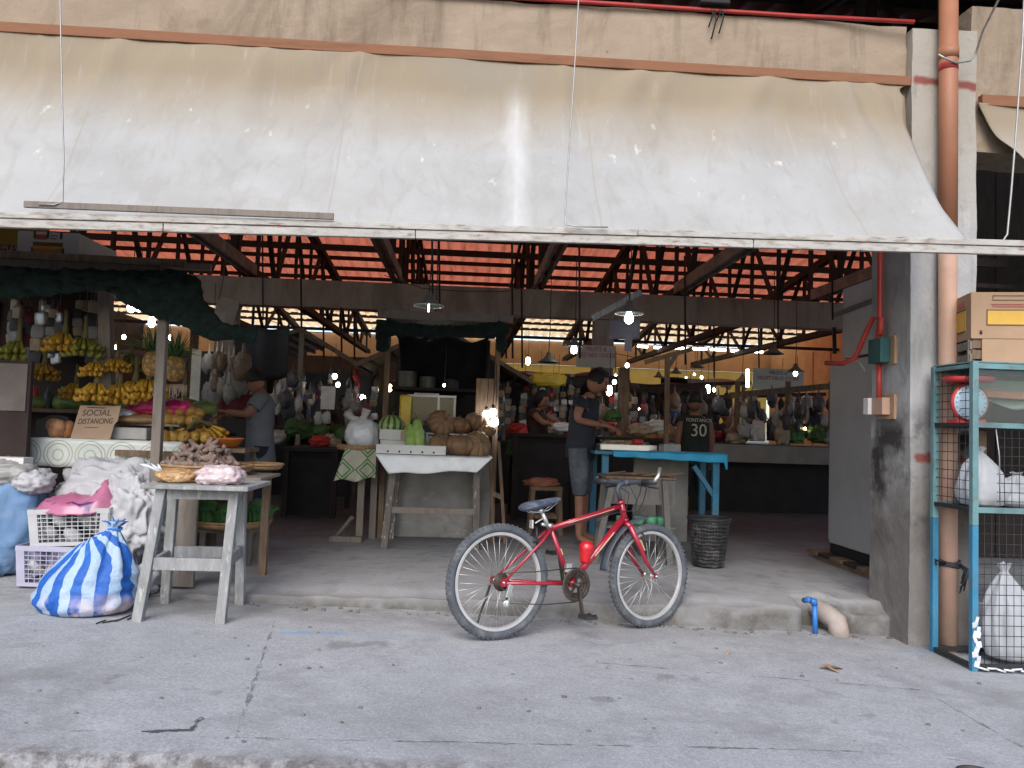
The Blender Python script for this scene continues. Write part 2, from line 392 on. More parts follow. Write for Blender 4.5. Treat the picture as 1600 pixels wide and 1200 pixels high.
mk('brown_wood', (.17, .115, .075), .85, .35, 5, .5, 40, stretch=(5, 5, 1), stain=((.07, .05, .035), .6, 4))
mk('wire_steel', (.35, .34, .33), .5, .15, 20, metal=.7)
mk('black_iron', (.02, .02, .021), .6, .3, 9)
mk('orange_pipe', (.31, .135, .075), .55, .16, 2, .15, 30, stain=((.34, .16, .10), .5, 3))
mk('pale_pipe', (.46, .29, .215), .6, .12, 3, .15, 30, stain=((.30, .23, .18), .6, 2.5))
mk('red_paint', (.34, .035, .03), .5, .2, 6)
mk('black', (.012, .012, .013), .7, .3, 6)

# ================================================================= ground
EY = EY_
def pave(u, v):
    x = -26 + 52 * u; 
    e = EY + .03 * noise.noise(V((x * 1.7, 3, 0))) + .012 * noise.noise(V((x * 9, 1, 0)))
    prof = [(e + .012, -.14), (e + .004, -.06), (e + .015, -.016), (e + .035, -.003), (e + .08, 0), (e + .12, 0), (-1.2, 0), (-.4, 0), (.1, 0), (.25, 0), (.9, 0), (4.0, 0)]
    y, dz = prof[round(v * 11)]
    n = .006 * noise.noise(V((x * 1.2, y * 1.2, 5))) if dz == 0 else .014 * noise.noise(V((x * 7, y * 3, 5)))
    return V((x, y, roadz(x) + dz + n))
tag(MB().grid(pave, 640, 11).build('pavement', 'pavement_concrete', base=False), kind='structure')
tag(MB().grid(lambda u, v: V((-200 + 400 * u, -200 + 400 * v, -.33)), 4, 4).build('ground', 'asphalt', base=False), kind='structure')
XA, XB = at(1252, 960, .36).x, at(1322, 960, .36).x
FP = [(25.6, 0), (14, 0), (7, 0), (4, 0), (2.4, 0), (1.4, 0), (.9, 0), (.62, 0), (.48, 0), (.41, -.004), (.37, -.014), (.35, -.04), (.345, -.09), (.34, -.15), (.33, -.4)]
def slab(u, v):
    x = -15 + 17.9 * u; i = round(v * (len(FP) - 1)); y, z = FP[i]
    k = max(0, min(1, (i - 5) / 4))
    y += k * (.035 * noise.noise(V((x * 1.3, z * 3, 2))) + .02 * noise.noise(V((x * 7, z * 9, 2))))
    if i >= 8: z += .016 * noise.noise(V((x * 5, 7, i * .3))) - (.02 + .03 * noise.noise(V((x * 2.1, 4, 0))) if i in (9, 10) else 0)
    if XA < x < XB and i >= 6: y += .20 + .03 * noise.noise(V((x * 12, z * 8, 1)))
    if x >= XB and i >= 6:
        y += .03 * noise.noise(V((x * 9, z * 14, 6))); z -= .012
        if i in (9, 10, 11): z -= .02 + .03 * noise.noise(V((x * 11, 2, 0)))
    return V((x, y, z))
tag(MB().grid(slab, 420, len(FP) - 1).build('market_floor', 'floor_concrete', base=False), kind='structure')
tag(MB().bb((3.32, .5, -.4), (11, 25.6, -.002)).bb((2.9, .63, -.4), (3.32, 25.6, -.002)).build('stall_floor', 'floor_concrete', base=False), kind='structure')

# ================================================================= the market hall
hall = T('market_hall', 'old open fronted market hall with plastered beam and orange corrugated roof on timber trusses', 'building', (0, .2, 0))
PX0, PX1, PY0, PY1 = 2.87, 3.31, .12, .62
def rough_box(lo, hi, n=(10, 10), amp=.008):
    mb = MB(); lo, hi = V(lo), V(hi)
    for ax in (0, 1, 2):
        for side in (0, 1):
            a, b = [k for k in range(3) if k != ax]
            na = max(1, min(120, int((hi[a] - lo[a]) / .06))); nb = max(1, min(120, int((hi[b] - lo[b]) / .06)))
            def fn(u, v):
                p = V((0, 0, 0)); p[ax] = (lo, hi)[side][ax]; p[a] = lo[a] + (hi[a] - lo[a]) * u; p[b] = lo[b] + (hi[b] - lo[b]) * v
                return p + V((noise.noise(p * 3), noise.noise(p * 3 + V((9, 0, 0))), noise.noise(p * 3 + V((0, 9, 0))))) * amp + V((noise.noise(p * 11), noise.noise(p * 11 + V((9, 0, 0))), noise.noise(p * 11 + V((0, 9, 0))))) * amp * .5
            mb.grid(fn, na, nb, smooth=False)
    return mb
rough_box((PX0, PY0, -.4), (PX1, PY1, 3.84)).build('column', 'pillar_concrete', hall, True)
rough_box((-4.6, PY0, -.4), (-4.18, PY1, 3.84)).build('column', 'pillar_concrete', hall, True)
rough_box((-9, .19, 2.98), (PX0 - .003, .55, 3.885), amp=.012).build('beam', 'beam_plaster', hall, True)
rough_box((PX1 + .003, .19, 3.05), (9, .55, 4.05), amp=.012).build('beam', 'beam_plaster', hall, True)
MB().tube([(-9, .165, 3.895), (-2, .165, 3.89), (.8, .16, 3.895), (2.1, .17, 3.90), (PX0, .10, 3.87)], .014, 6).build('conduit', 'red_paint', hall, True)
IB = 8.5
rough_box((-11.5, IB, 2.99), (10, IB + .3, 3.45), amp=.006).build('inner_beam', 'inner_concrete', hall, True)
for px in (352, 945):
    x = at(px, 500, IB).x
    MB().bb((x - .17, IB + .02, 0), (x + .17, IB + .28, 2.985)).build('inner_column', 'inner_concrete', hall, True, bevel=.01)
# rear wall: plastered band over an opening hung with orange sheets, side walls
MB().bb((-12, 25.2, 3.55), (12.4, 25.4, 4.44)).build('wall', 'tan_wall', hall, True)
MB().bb((-12, 25.2, 0), (1.2, 25.4, 3.545)).build('wall', 'darkened_wall', hall, True)
MB().grid(lambda u, v: V((1.25 + 10.3 * u, 25.34 + .08 * math.sin(u * 40) * (1 - v), .9 + 2.64 * v)), 60, 4).build('orange_sheet', 'orange_tarp', hall, True)
MB().bb((-12.2, .6, 0), (-12.01, 25.4, 4.6)).build('wall', 'darkened_wall', hall, True)  # end wall added to stop light entering from the left
sw = MB().bb((11.6, 12, 0), (11.8, 25.19, 4.5))
for k in range(10): sw.bb((11.56, 12.2 + k * 1.3, .1), (11.598, 12.28 + k * 1.3, 4.0))
sw.build('wall', 'tan_wall', hall, True)
# roof
RY, RZ, EYB, EZ = 5.0, 6.5, 25.0, 4.62
FE, FZ = -.55, 5.0
nx = 600
def rear_roof(v0, v1, dz=0): return lambda u, v: V((-12.4 + 25 * u, RY + (EYB - RY) * (v0 + (v1 - v0) * v), RZ + dz + (EZ - RZ) * (v0 + (v1 - v0) * v) + .04 * math.sin(u * 2 * math.pi * 75)))
MB().grid(rear_roof(0, .745), nx, 2).build('roof', 'orange_roof_sheet', hall, True)
MB().grid(rear_roof(.74, .865, -.012), nx, 2).build('roof', 'roof_glow_mid', hall, True)
MB().grid(rear_roof(.86, 1, -.024), nx, 2).build('roof', 'roof_glow_far', hall, True)
MB().grid(lambda u, v: V((-12.4 + 25 * u, FE + (RY - FE) * v, FZ + (RZ + .03 - FZ) * v + .03 * math.sin(u * 2 * math.pi * 75))), nx, 2).build('front_roof', 'roof_metal', hall, True)
for k in range(20):
    y = RY + .6 + k * .95; z = RZ + (EZ - RZ) * (y - RY) / (EYB - RY)
    if y < EYB: MB().bb((-12.3, y - .04, z - .125), (12.4, y + .04, z - .03)).build('purlin', 'dark_timber', hall, True)
for k in range(6):
    y = FE + .2 + k * 1.0; z = FZ + (RZ - FZ) * (y - FE) / (RY - FE)
    MB().bb((-12.3, y - .035, z - .16), (12.4, y + .035, z - .03)).build('purlin', 'dark_timber', hall, True)
def roof_z(y):
    return (RZ + (EZ - RZ) * (y - RY) / (EYB - RY) if y > RY else FZ + (RZ - FZ) * (y - FE) / (RY - FE)) - .28
TX = [flr(602, 400, 3.56).x, flr(867, 400, 3.56).x, flr(1150, 400, 3.56).x]
dx = (TX[2] - TX[0]) / 2
rng = random.Random(4)
for k in range(-3, 4):
    x0 = TX[1] + dx * k
    mb = MB(); cb = MB()
    for side in (-.06, .06):
        cb.bb((x0 + side - .025, .2, 3.53), (x0 + side + .025, IB + .3, 3.71))
        mb.bar((x0 + side, .25, roof_z(.25)), (x0 + side, RY, roof_z(RY)), .05, .16)
        mb.bar((x0 + side, RY, roof_z(RY)), (x0 + side, 25, roof_z(25)), .05, .16)
        mb.bar((x0 + side, IB + .3, 3.58), (x0 + side, 25, 3.75), .05, .14)
    y = 1.0; i = 0
    while y < 24.5:
        st = 1.15 if y < IB else 1.5
        zc = 3.6 if y < IB else 3.6 + (y - IB) * .009
        zt = roof_z(y)
        mb.bar((x0 + .003 * i, y, zc), (x0 + .003 * i, y, zt), .055, .10, hint=V((0, 1, 0)))
        y2 = y + st
        if y2 < 24.5 and i % 1 == 0:
            up_ = (i % 2 == 0)
            z2 = roof_z(y2)
            mb.bar((x0 - .03, y, zc + .05 if up_ else zt), (x0 - .03, y2, z2 if up_ else zc + .05), .04, .09, hint=V((1, 0, 0)))
        y = y2; i += 1
    tq = mb.build('truss', 'dark_timber', hall, True); cb.build('bottom_chord', 'truss_timber', tq, True)
# light cross bracing between trusses, running along the hall
for (y, z) in ((9.4, 4.2), (19.5, 3.9)):
    MB().bb((-12, y - .03, z - .05), (12, y + .03, z + .04)).build('tie_beam', 'dark_timber', hall, True)
for k in range(-3, 3):
    x0 = TX[1] + dx * k
    for y in ():
        m = MB(); m.bar((x0, y, 3.75), (x0 + dx, y + .05, roof_z(y)), .05, .09); m.bar((x0 + dx, y + .09, 3.75), (x0, y + .09, roof_z(y)), .05, .09)
        m.build('cross_brace', 'dark_timber', hall, True)
# black junction box on the beam
jb = at(1116, 4, .15)
o = T('junction_box', 'black metal box with loose cables fixed high on the plastered beam', 'junction box', jb)
MB().box((0, 0, .04), (.20, .07, .12)).build('box', 'black', o, bevel=.008)
m = MB()
for a, l in ((-.02, .16), (0, .24), (.03, .12), (.05, .2)): m.tube([(a, .01, -.02), (a + .015, 0, -l / 2), (a - .01, .015, -l)], .005, 5)
m.build('cable', 'black', o)

# ================================================================= awnings
AP = [(0.0, 3.445), (-.012, 3.36), (-.035, 3.20), (-.11, 3.045), (-.36, 2.64), (-.55, 2.41), (-.72, 2.22)]
def aw_prof(v):
    k = v * (len(AP) - 1); i = min(int(k), len(AP) - 2); f = k - i
    p0 = AP[max(i - 1, 0)]; p1 = AP[i]; p2 = AP[i + 1]; p3 = AP[min(i + 2, len(AP) - 1)]
    def cr(a, b, c, d): return .5 * (2 * b + (c - a) * f + (2 * a - 5 * b + 4 * c - d) * f * f + (3 * b - a - 3 * c + d) * f ** 3)
    return cr(p0[0], p1[0], p2[0], p3[0]), cr(p0[1], p1[1], p2[1], p3[1])
rngA = random.Random(11)
FOLDS = []
for x in (-2.25, -1.35, -.75, .55, 1.05, 1.9, 2.35, 2.62):
    FOLDS.append((x, rngA.uniform(-.5, .1) if x < 2 else rngA.uniform(.1, .35), rngA.uniform(.10, .2), rngA.uniform(.008, .016)))
for k in range(16): FOLDS.append((rngA.uniform(-4, 2.6), rngA.uniform(-.5, .4), rngA.uniform(.05, .14), rngA.uniform(.003, .008)))
def awn(x0, x1, zl, zr, Y0=.13, fold=True):
    def fn(u, v):
        y, z = aw_prof(v); x = x0 + (x1 - x0) * u
        if v > 0: z += v * (zl + (zr - zl) * u - AP[-1][1])
        n = 0
        if fold:
            for fx, sl, w, a in FOLDS:
                d = x - (fx + sl * v); w2 = w * (.35 + .9 * v)
                n += 3.0 * a * math.exp(-(d / w2) ** 2) * math.sin(math.pi * min(1, max(0, v * 1.25 + .05)))
            n += .032 * noise.noise(V((x * 1.7 + v * 1.3, v * 1.6, 1))) + .011 * noise.noise(V((x * 5.5 + v * 3, v * 2.5, 3))) * v
            n += .004 * abs(math.sin(x * 9 + math.sin(x * 3))) * math.exp(-v * 9)
        e = max(0, u - .93) / .07
        x += -.035 * math.sin(min(1, v * 6) * math.pi) * e - (.03 * math.sin(v * math.pi)) * e
        return V((x, Y0 + y - n * .8, z + n * .5))
    return fn
aw = T('awning', 'wide stained cream canvas awning stretched across the main opening', 'awning', (0, .1, 3.4))
MB().grid(awn(-4.4, 2.83, 2.06, 2.205), 280, 46).build('canvas', 'awning_canvas', aw, True, solid=.003)
MB().box(((-9 + 2.86) / 2, .14, 3.477), (11.86, .05, .064)).build('batten', 'orange_wood', aw, True, bevel=.004)
def batten(x0, x1, z0, z1, yb, h, t, lift=0, mat='white_peel_wood'):
    return MB().bar((x0, yb, z0 + lift), (x1, yb, z1 + lift), t, h).build('batten', mat, aw, True, bevel=.003)
zb = lambda x: 2.06 + (2.205 - 2.06) * (x + 4.4) / 7.23
for a, b in ((-4.5, -1.645), (-1.64, -.312), (-.308, 1.55), (1.555, 3.45)):
    batten(a, b, zb(a) - .024, zb(b) - .024, -.60, .045, .03)
batten(-4.4, .9, zb(-4.4) + .02, zb(.9) + .018, -.612, .034, .022); batten(.905, 3.45, zb(.905) + .02, zb(3.45) + .018, -.612, .034, .022)
batten(at(40, 320, -.62).x, at(522, 340, -.62).x, at(40, 322, -.62).z, at(522, 341, -.62).z, -.632, .035, .02, .006, 'grey_wood')
def wire(pts, name='wire', r=.004, par=None): return MB().tube(pts, r, 6).build(name, 'wire_steel', par, True)
wire([at(96, -60, -.62), at(94, 0, -.62), at(97, 150, -.63), at(100, 250, -.635), at(98, 316, -.64), at(84, 320, -.65), at(60, 319, -.65)], par=aw)
wire([at(907, -60, -.62), at(904, 0, -.62), at(897, 120, -.63), at(890, 220, -.635), at(883, 335, -.64), at(884, 351, -.65), at(900, 354, -.65), at(950, 355, -.65)], par=aw)
aw2 = T('awning', 'second cream canvas awning partly in view beyond the drain pipe', 'awning', (5, .1, 3.35))
def a2(u, v):
    p = awn(3.32, 7.5, 2.3, 2.3, .13)(u, v)
    p.x += (.62 * v ** 1.6) * (1 - u)
    p.z -= .10
    return p
MB().grid(a2, 160, 40).build('canvas', 'awning_canvas', aw2, True, solid=.003)
MB().box((6.2, .14, 3.38), (5.7, .05, .075)).build('batten', 'orange_wood', aw2, True, bevel=.004)
MB().bar((3.9, -.6, 2.17), (7.6, -.6, 2.17), .03, .05).build('batten', 'white_peel_wood', aw2, True)
wire([at(1602, -60, -.6), at(1598, 60, -.6), at(1588, 200, -.6), at(1580, 300, -.6), at(1574, 366, -.6), at(1566, 378, -.6), at(1545, 376, -.6)], par=aw2, r=.006)

# dark boards added to stand in for shade in the neighbouring bay
nb = T('shade_boards', 'added dark boards standing in for shade in the bay beyond the pillar', 'shade_boards', (5, 2.6, 0))
m = MB()
for k in range(20): m.bb((3.95 + k * .2, 2.6 + .006 * (k % 3), 0), (4.148 + k * .2, 2.63 + .006 * (k % 3), 4.3))
m.build('boards', 'dark_timber', nb, True)
MB().bar((3.3, .7, 2.42), (7, .7, 2.42), .04, .06).build('rail', 'dark_timber', nb, True)
MB().bar((3.3, .7, 2.25), (7, .7, 2.25), .03, .03).build('rail', 'dark_timber', nb, True)

# drain pipe on the pillar
dp = T('drain_pipe', 'orange plastic drain pipe running down the concrete pillar', 'pipe', (3.1, .03, 0))
xt, xb = at(1482, 60, .04).x, at(1482, 900, .04).x
MB().tube([(xt, .04, 4.1), (xt, .04, 2.45)], .058, 20).build('pipe', 'orange_pipe', dp, True)
MB().tube([(xt, .04, 2.449), ((xt + xb) / 2, .04, 1.2), (xb, .04, -.24)], .056, 20).build('pipe', 'pale_pipe', dp, True)
MB().tube([(xt, .04, 3.60), (xt, .04, 3.68)], .063, 20).build('collar', 'orange_pipe', dp, True)
MB().tube([(xt, .04, 3.52), (xt, .04, 3.565)], .0595, 20).build('tape', 'red_paint', dp, True)
wire([at(1466, 85, -.03), at(1478, 92, -.03), at(1494, 98, -.03), at(1516, 95, -.02), at(1524, 85, .02), at(1535, 50, -.1), at(1560, 0, -.3), at(1575, -40, -.4)], par=dp, r=.007)
# ================================================================= bicycle
mk('bike_red', (.30, .010, .028), .3, .12, 6, spec=.6, coat=.4, speck=((.2, .02, .02), .5, 20, .62))
mk('tyre_rubber', (.075, .082, .095), .9, .25, 12, .3, 40, stain=((.17, .165, .155), .6, 14))
mk('alloy', (.62, .62, .60), .35, .1, 9, metal=.85)
mk('rim_alloy', (.60, .60, .60), .35, .1, 9, metal=.55, stain=((.45, .44, .42), .4, 12))
mk('grease_steel', (.07, .06, .052), .55, .35, 20, metal=.6, stain=((.16, .10, .06), .6, 25))
mk('saddle_vinyl', (.06, .075, .11), .5, .3, 14, .5, 40, stain=((.22, .26, .32), .6, 18))
mk('black_rubber', (.025, .026, .03), .6, .3, 15)
mk('bottle_red', (.5, .010, .016), .3, .08, 9, spec=.6, coat=.3)
mk('decal_cream', (.62, .50, .33), .45, .15, 10)
mk('mudguard', (.05, .06, .08), .5, .2, 8)
def bicycle():
    A, B = rd(775, 1000), rd(1014, 981)
    d = B - A; W = d.length
    e = Matrix.Rotation(math.atan2(d.y, d.x), 3, 'Z') @ Matrix.Rotation(-math.atan2(d.z, math.hypot(d.x, d.y)), 3, 'Y') @ Matrix.Rotation(R(-2.5), 3, 'X')
    t = T('bicycle', 'red mountain bike parked on its kickstand beside the kerb', 'bicycle', A)
    t.rotation_euler = e.to_euler()
    RR = .330
    H0, H1 = V((0, 0, RR)), V((W, 0, RR)); BBk = V((.50, 0, .30))
    HT, HB = V((.862, 0, .80)), V((.902, 0, .675)); ST = V((.338, 0, .645))
    m = MB()
    m.tube([V((.348, 0, .632)), V((.872, 0, .768))], .0165, 14)
    m.tube([V((.893, 0, .70)), BBk + V((.012, 0, .012))], .021, 14)
    m.tube([ST, BBk], .0155, 14)
    m.tube([HT, HB], .0205, 14); m.tube([HT + V((-.003, 0, .002)), HT + V((.004, 0, -.016))], .024, 14); m.tube([HB + V((-.004, 0, .014)), HB], .024, 14)
    m.tube([BBk + V((0, -.036, 0)), BBk + V((0, .036, 0))], .023, 14)
    for s in (-1, 1):
        m.tube([BBk + V((-.02, s * .022, .002)), V((.30, s * .035, .312)), V((.02, s * .062, RR - .005))], [.012, .011, .009], 10)
        m.tube([V((.343, s * .014, .628)), V((.27, s * .036, .56)), V((.012, s * .062, RR + .01))], [.0095, .009, .008], 10)
        m.box((0.006, s * .062, RR), (.05, .006, .045))
    m.tube([V((.235, -.035, .525)), V((.235, .035, .525))], .008, 8)
    fr = m.build('frame', 'bike_red', t)
    m = MB()
    for s in (-1, 1):
        m.bar((.46, s * .0172, .6615), (.80, s * .0165, .75), .002, .011, hint=V((0, 1, 0)))
    m.bar((.80, -.0215, .605), (.66, -.0215, .463), .003, .013, hint=V((0, 1, 0))); m.bar((.41, -.0155, .51), (.425, -.0155, .475), .004, .015, hint=V((0, 1, 0)))
    m.build('decal', 'decal_cream', fr)
    # steering
    ax = (HT - HB).normalized(); q = Matrix.Rotation(R(4), 3, ax)
    S = lambda p: HB + q @ (V(p) - HB)
    m = MB()
    m.tube([S(HB + V((0, -.05, -.035))), S(HB + V((.004, 0, -.008))), S(HB + V((0, .05, -.035)))], .016, 12)
    for s in (-1, 1):
        m.tube([S(HB + V((0, s * .05, -.03))), S(V((.975, s * .058, .52))), S(V((1.03, s * .058, .42))), S(V((W, s * .058, RR)))], [.0165, .0145, .0125, .009], 12)
        m.box(S(V((W, s * .058, RR))), (.03, .008, .03))
    fk = m.build('fork', 'bike_red', t)
    m = MB(); m.bar(S(V((1.0, -.074, .495))), S(V((.965, -.074, .56))), .003, .018, hint=V((0, 1, 0))); m.build('decal', 'decal_cream', fk)
    # wheels
    def wheel(ctr, ang, rear):
        n = 96
        wl = MB()
        wl.tube([(0, -.05, 0), (0, -.03, 0), (0, .03, 0), (0, .05, 0)], [.011, .012, .012, .011], 14)
        for s in (-1, 1): wl.tube([(0, s * .028, 0), (0, s * .031, 0)], .019, 16)
        wl.tube([(0, -.075, 0), (0, .075, 0)], .006, 8)
        wo = wl.build('wheel', 'alloy', t); wo.location = ctr; wo.rotation_euler = (0, 0, ang)
        ty = MB()
        rc = RR - .027
        ty.tube([(rc * math.cos(2 * math.pi * i / n), 0, rc * math.sin(2 * math.pi * i / n)) for i in range(n)], .0255, 14, True, hint=V((0, 1, 0)))
        for i in range(64):
            a = 2 * math.pi * i / 64
            for k, (yy, rr, l) in enumerate(((-.017, .3235, .012), (0, .329, .013), (.017, .3235, .012))):
                aa = a + (.049 if k == 1 else 0)
                ty.box(((rr - .002) * math.cos(aa), yy, (rr - .002) * math.sin(aa)), (.008, l, .012), (0, -aa, 0))
        ty.build('tyre', 'tyre_rubber', wo)
        rm = MB(); vs = []
        prof = [(.281, -.012), (.279, -.0135), (.264, -.0125), (.259, 0), (.264, .0125), (.279, .0135), (.281, .012)]
        k = len(prof)
        for i in range(n):
            a = 2 * math.pi * i / n
            vs += [V((r * math.cos(a), y, r * math.sin(a))) for r, y in prof]
        rm.add(vs, [(i * k + j, i * k + (j + 1) % k, ((i + 1) % n) * k + (j + 1) % k, ((i + 1) % n) * k + j) for i in range(n) for j in range(k)], 0, False)
        rm.build('rim', 'rim_alloy', wo)
        sp = MB()
        for i in range(36):
            a = 2 * math.pi * i / 36; s = 1 if i % 2 else -1
            b = a + (.9 if (i // 2) % 2 else -.9)
            sp.tube([(.023 * math.cos(b), s * .031, .023 * math.sin(b)), (.261 * math.cos(a), s * .002, .261 * math.sin(a))], .0011, 5)
        sp.build('spokes', 'alloy', wo)
        if rear:
            c = MB()
            for i, r in enumerate((.052, .046, .04, .034, .028, .024)):
                c.lathe([(r - .012, -.001), (r, -.001), (r, .001), (r - .012, .001), (r - .012, -.001)], (0, -.036 - i * .0045, 0), 30, axis=(0, -1, 0))
            c.build('sprockets', 'grease_steel', wo)
    wheel(H0, 0, True); wheel(S(H1), R(4), False)
    # saddle
    m = MB()
    def sad(c, d, tt): return 1
    pts = [V((.135, 0, .738)), V((.16, 0, .752)), V((.21, 0, .765)), V((.27, 0, .772)), V((.34, 0, .79)), V((.39, 0, .802)), V((.412, 0, .80))]
    m.tube(pts, [(.05, .012), (.075, .024), (.078, .028), (.055, .026), (.026, .022), (.019, .018), (.010, .010)], 16)
    sa = m.build('saddle', 'saddle_vinyl', t, sub=1)
    m = MB()
    for s in (-1, 1): m.tube([(.17, s * .03, .745), (.2, s * .024, .722), (.31, s * .02, .737), (.38, s * .012, .785)], .0035, 6)
    m.tube([(.262, -.03, .735), (.262, .03, .735)], .015, 10)
    m.build('rail', 'alloy', sa)
    m = MB(); m.tube([ST + V((.004, 0, -.03)), V((.275, 0, .735))], .013, 12); m.build('seatpost', 'alloy', t)
    m = MB(); m.tube([ST + V((.002, 0, -.012)), ST + V((-.003, 0, .012))], .0195, 12); m.tube([ST + V((-.02, -.012, 0)), ST + V((-.075, -.03, .012))], [.008, .011], 8); m.build('seat_clamp', 'alloy', t)
    m = MB(); m.box((.21, 0, .655), (.012, .035, .05)); m.tube([(.235, 0, .66), (.29, 0, .69)], .006, 6); m.build('reflector', 'rim_alloy', t, bevel=.004)
    # handlebar
    m = MB()
    m.tube([S(HT + V((.004, 0, -.01))), S(HT + V((-.028, 0, .075))), S(HT + V((-.01, 0, .10))), S(V((.905, 0, .915)))], [.015, .014, .016, .016], 12)
    m.tube([S(V((.905, -.03, .915))), S(V((.905, .03, .915)))], .02, 12)
    m.tube([S(V((.885, -.29, .925))), S(V((.90, -.12, .918))), S(V((.905, 0, .915))), S(V((.90, .12, .918))), S(V((.885, .29, .925)))], .0125, 12)
    hb = m.build('handlebar', 'mudguard', t)
    for s in (-1, 1):
        m = MB(); m.tube([S(V((.897, s * .17, .92))), S(V((.886, s * .285, .925)))], .0185, 12); m.build('grip', 'black_rubber', hb)
        m = MB(); k = 1 if s < 0 else .35; m.tube([S(V((.885, s * .28, .925))), S(V((.885 + .03 * k, s * .285, .925 + .035 * k))), S(V((.885 + .055 * k, s * .275, .925 + .085 * k)))], [.013, .0115, .011], 10); m.build('bar_end', 'alloy' if s < 0 else 'mudguard', hb)
        m = MB(); m.tube([S(V((.905, s * .15, .915))), S(V((.955, s * .16, .895))), S(V((.95, s * .25, .885)))], [.009, .007, .006], 8); m.box(S(V((.905, s * .15, .912))), (.035, .03, .035)); m.build('brake_lever', 'black_rubber', hb)
    m = MB()
    for s, f in ((-1, .0), (1, .02)):
        m.tube([S(V((.94, s * .14, .90))), S(V((1.01, s * .08, .88 + f))), S(V((1.03, s * .03, .80))), S(V((.99, s * .01, .72))), S(V((.955, 0, .65)))], .003, 6)
        m.tube([S(V((.93, s * .12, .90))), S(V((.98, s * .05, .85))), V((.93, s * .03, .74)), V((.86, s * .02, .735)), V((.5, s * .018, .655)), V((.36, s * .02, .62))], .003, 6)
    m.build('brake_cable', 'black_rubber', t)
    # transmission
    m = MB()
    for r, y, th in ((.088, -.062, .003), (.072, -.055, .003), (.058, -.049, .003)):
        tube = [(BBk.x + r * math.cos(2 * math.pi * i / 48), y, BBk.z + r * math.sin(2 * math.pi * i / 48)) for i in range(48)]
        m.tube(tube, [(.010, th)] * 48, 8, True, hint=V((0, 1, 0)))
    for i in range(5):
        a = 2 * math.pi * i / 5 + .3
        m.bar(BBk + V((0, -.06, 0)), BBk + V((.08 * math.cos(a), -.06, .08 * math.sin(a))), .006, .02, hint=V((0, 1, 0)))
    for i in range(44):
        a = 2 * math.pi * i / 44; m.box(BBk + V((.098 * math.cos(a), -.062, .098 * math.sin(a))), (.006, .003, .007), (0, -a, 0))
    cr = m.build('chainring', 'grease_steel', t)
    m = MB(); m.tube([BBk + V((0, -.10, 0)), BBk + V((0, .09, 0))], .013, 12)
    for s, a in ((-1, -82), (1, 98)):
        tip = BBk + V((.172 * math.cos(R(a)), s * .10, .172 * math.sin(R(a))))
        m.bar(BBk + V((0, s * .085, 0)), tip, .014, .022, hint=V((0, 1, 0)))
        p = MB(); c = tip + V((.0, s * .055, -.0))
        p.tube([tip + V((0, s * .005, 0)), c + V((0, s * .05, 0))], .007, 8)
        for xx in (-.034, .034): p.bar(c + V((xx, -.045, -.003)), c + V((xx, .045, -.003)), .012, .022)
        for yy in (-.045, 0, .045): p.bar(c + V((-.034, yy, -.003)), c + V((.034, yy, -.003)), .012, .018)
        for xx in (-.034, .034):
            for yy in (-.03, .03): p.box(c + V((xx, yy, .011)), (.012, .012, .008))
        p.build('pedal', 'black_rubber', t, bevel=.002)
    m.build('crank', 'grease_steel', t)
    m = MB()
    m.tube([BBk + V((0, -.062, .10)), V((.2, -.064, .385)), V((0, -.068, .385))], .0035, 6)
    m.tube([BBk + V((0, -.062, -.10)), V((.28, -.066, .195)), V((.04, -.075, .215))], .0035, 6)
    m.tube([V((.04, -.075, .215)), V((.012, -.074, .24)), V((.05, -.072, .285)), V((.0, -.07, .29)), V((-.04, -.07, .33)), V((0, -.068, .385))], .0035, 6)
    m.build('chain', 'grease_steel', t)
    m = MB()
    m.box((.025, -.085, .285), (.03, .02, .075), (0, .3, 0)); m.bar((.03, -.08, .27), (.015, -.08, .20), .008, .03, hint=V((0, 1, 0)))
    for z in (.265, .213): m.lathe([(.02, -.004), (.022, 0), (.02, .004)], (.018 if z < .24 else .035, -.075, z), 16, axis=(0, 1, 0))
    m.build('derailleur', 'alloy', t, bevel=.003)
    m = MB(); m.box(BBk + V((-.05, -.045, .10)), (.04, .03, .05)); m.box(BBk + V((-.045, -.06, .085)), (.07, .006, .02)); m.build('front_derailleur', 'alloy', t, bevel=.003)
    m = MB(); m.tube([V((-.015, .07, .30)), V((-.055, .13, .08)), V((-.06, .15, .012))], [.008, .006, .006], 8); m.build('kickstand', 'black_iron', t)
    # brakes
    for o_, (x, z) in ((None, (.235, .535)),):
        m = MB()
        for s in (-1, 1): m.tube([(x, s * .036, z), (x - .01, s * .04, z + .06), (x, s * .02, z + .10)], .007, 8); m.box((x - .005, s * .024, z + .02), (.05, .012, .012))
        m.tube([(x, -.02, z + .10), (x + .01, .03, z + .10)], .003, 6)
        m.build('brake', 'black_rubber', t)
    m = MB()
    for s in (-1, 1):
        m.tube([S(V((1.0, s * .066, .50))), S(V((1.02, s * .066, .57))), S(V((1.005, s * .04, .605)))], .007, 8); m.box(S(V((1.02, s * .03, .545))), (.045, .014, .014))
    m.build('brake', 'black_rubber', t)
    # front mudguard, hanging behind the front wheel
    def mg(u, v):
        a = R(96 + 78 * u); r = .368 + .012 * math.cos((v - .5) * math.pi) ; c = S(H1)
        return V((c.x + r * math.cos(a), c.y + (v - .5) * .075, c.z + r * math.sin(a)))
    MB().grid(mg, 24, 8).build('mudguard', 'mudguard', t, solid=.003)
    # red flask clipped on the down tube
    m = MB(); bx = V((.605, 0, .475)); axd = V((.15, 0, 1)).normalized()
    m.lathe([(0, -.06), (.026, -.058), (.032, -.04), (.036, .0), (.046, .03), (.044, .055), (.03, .072), (0, .078)], bx, 20, axis=axd)
    bo = m.build('flask', 'bottle_red', t)
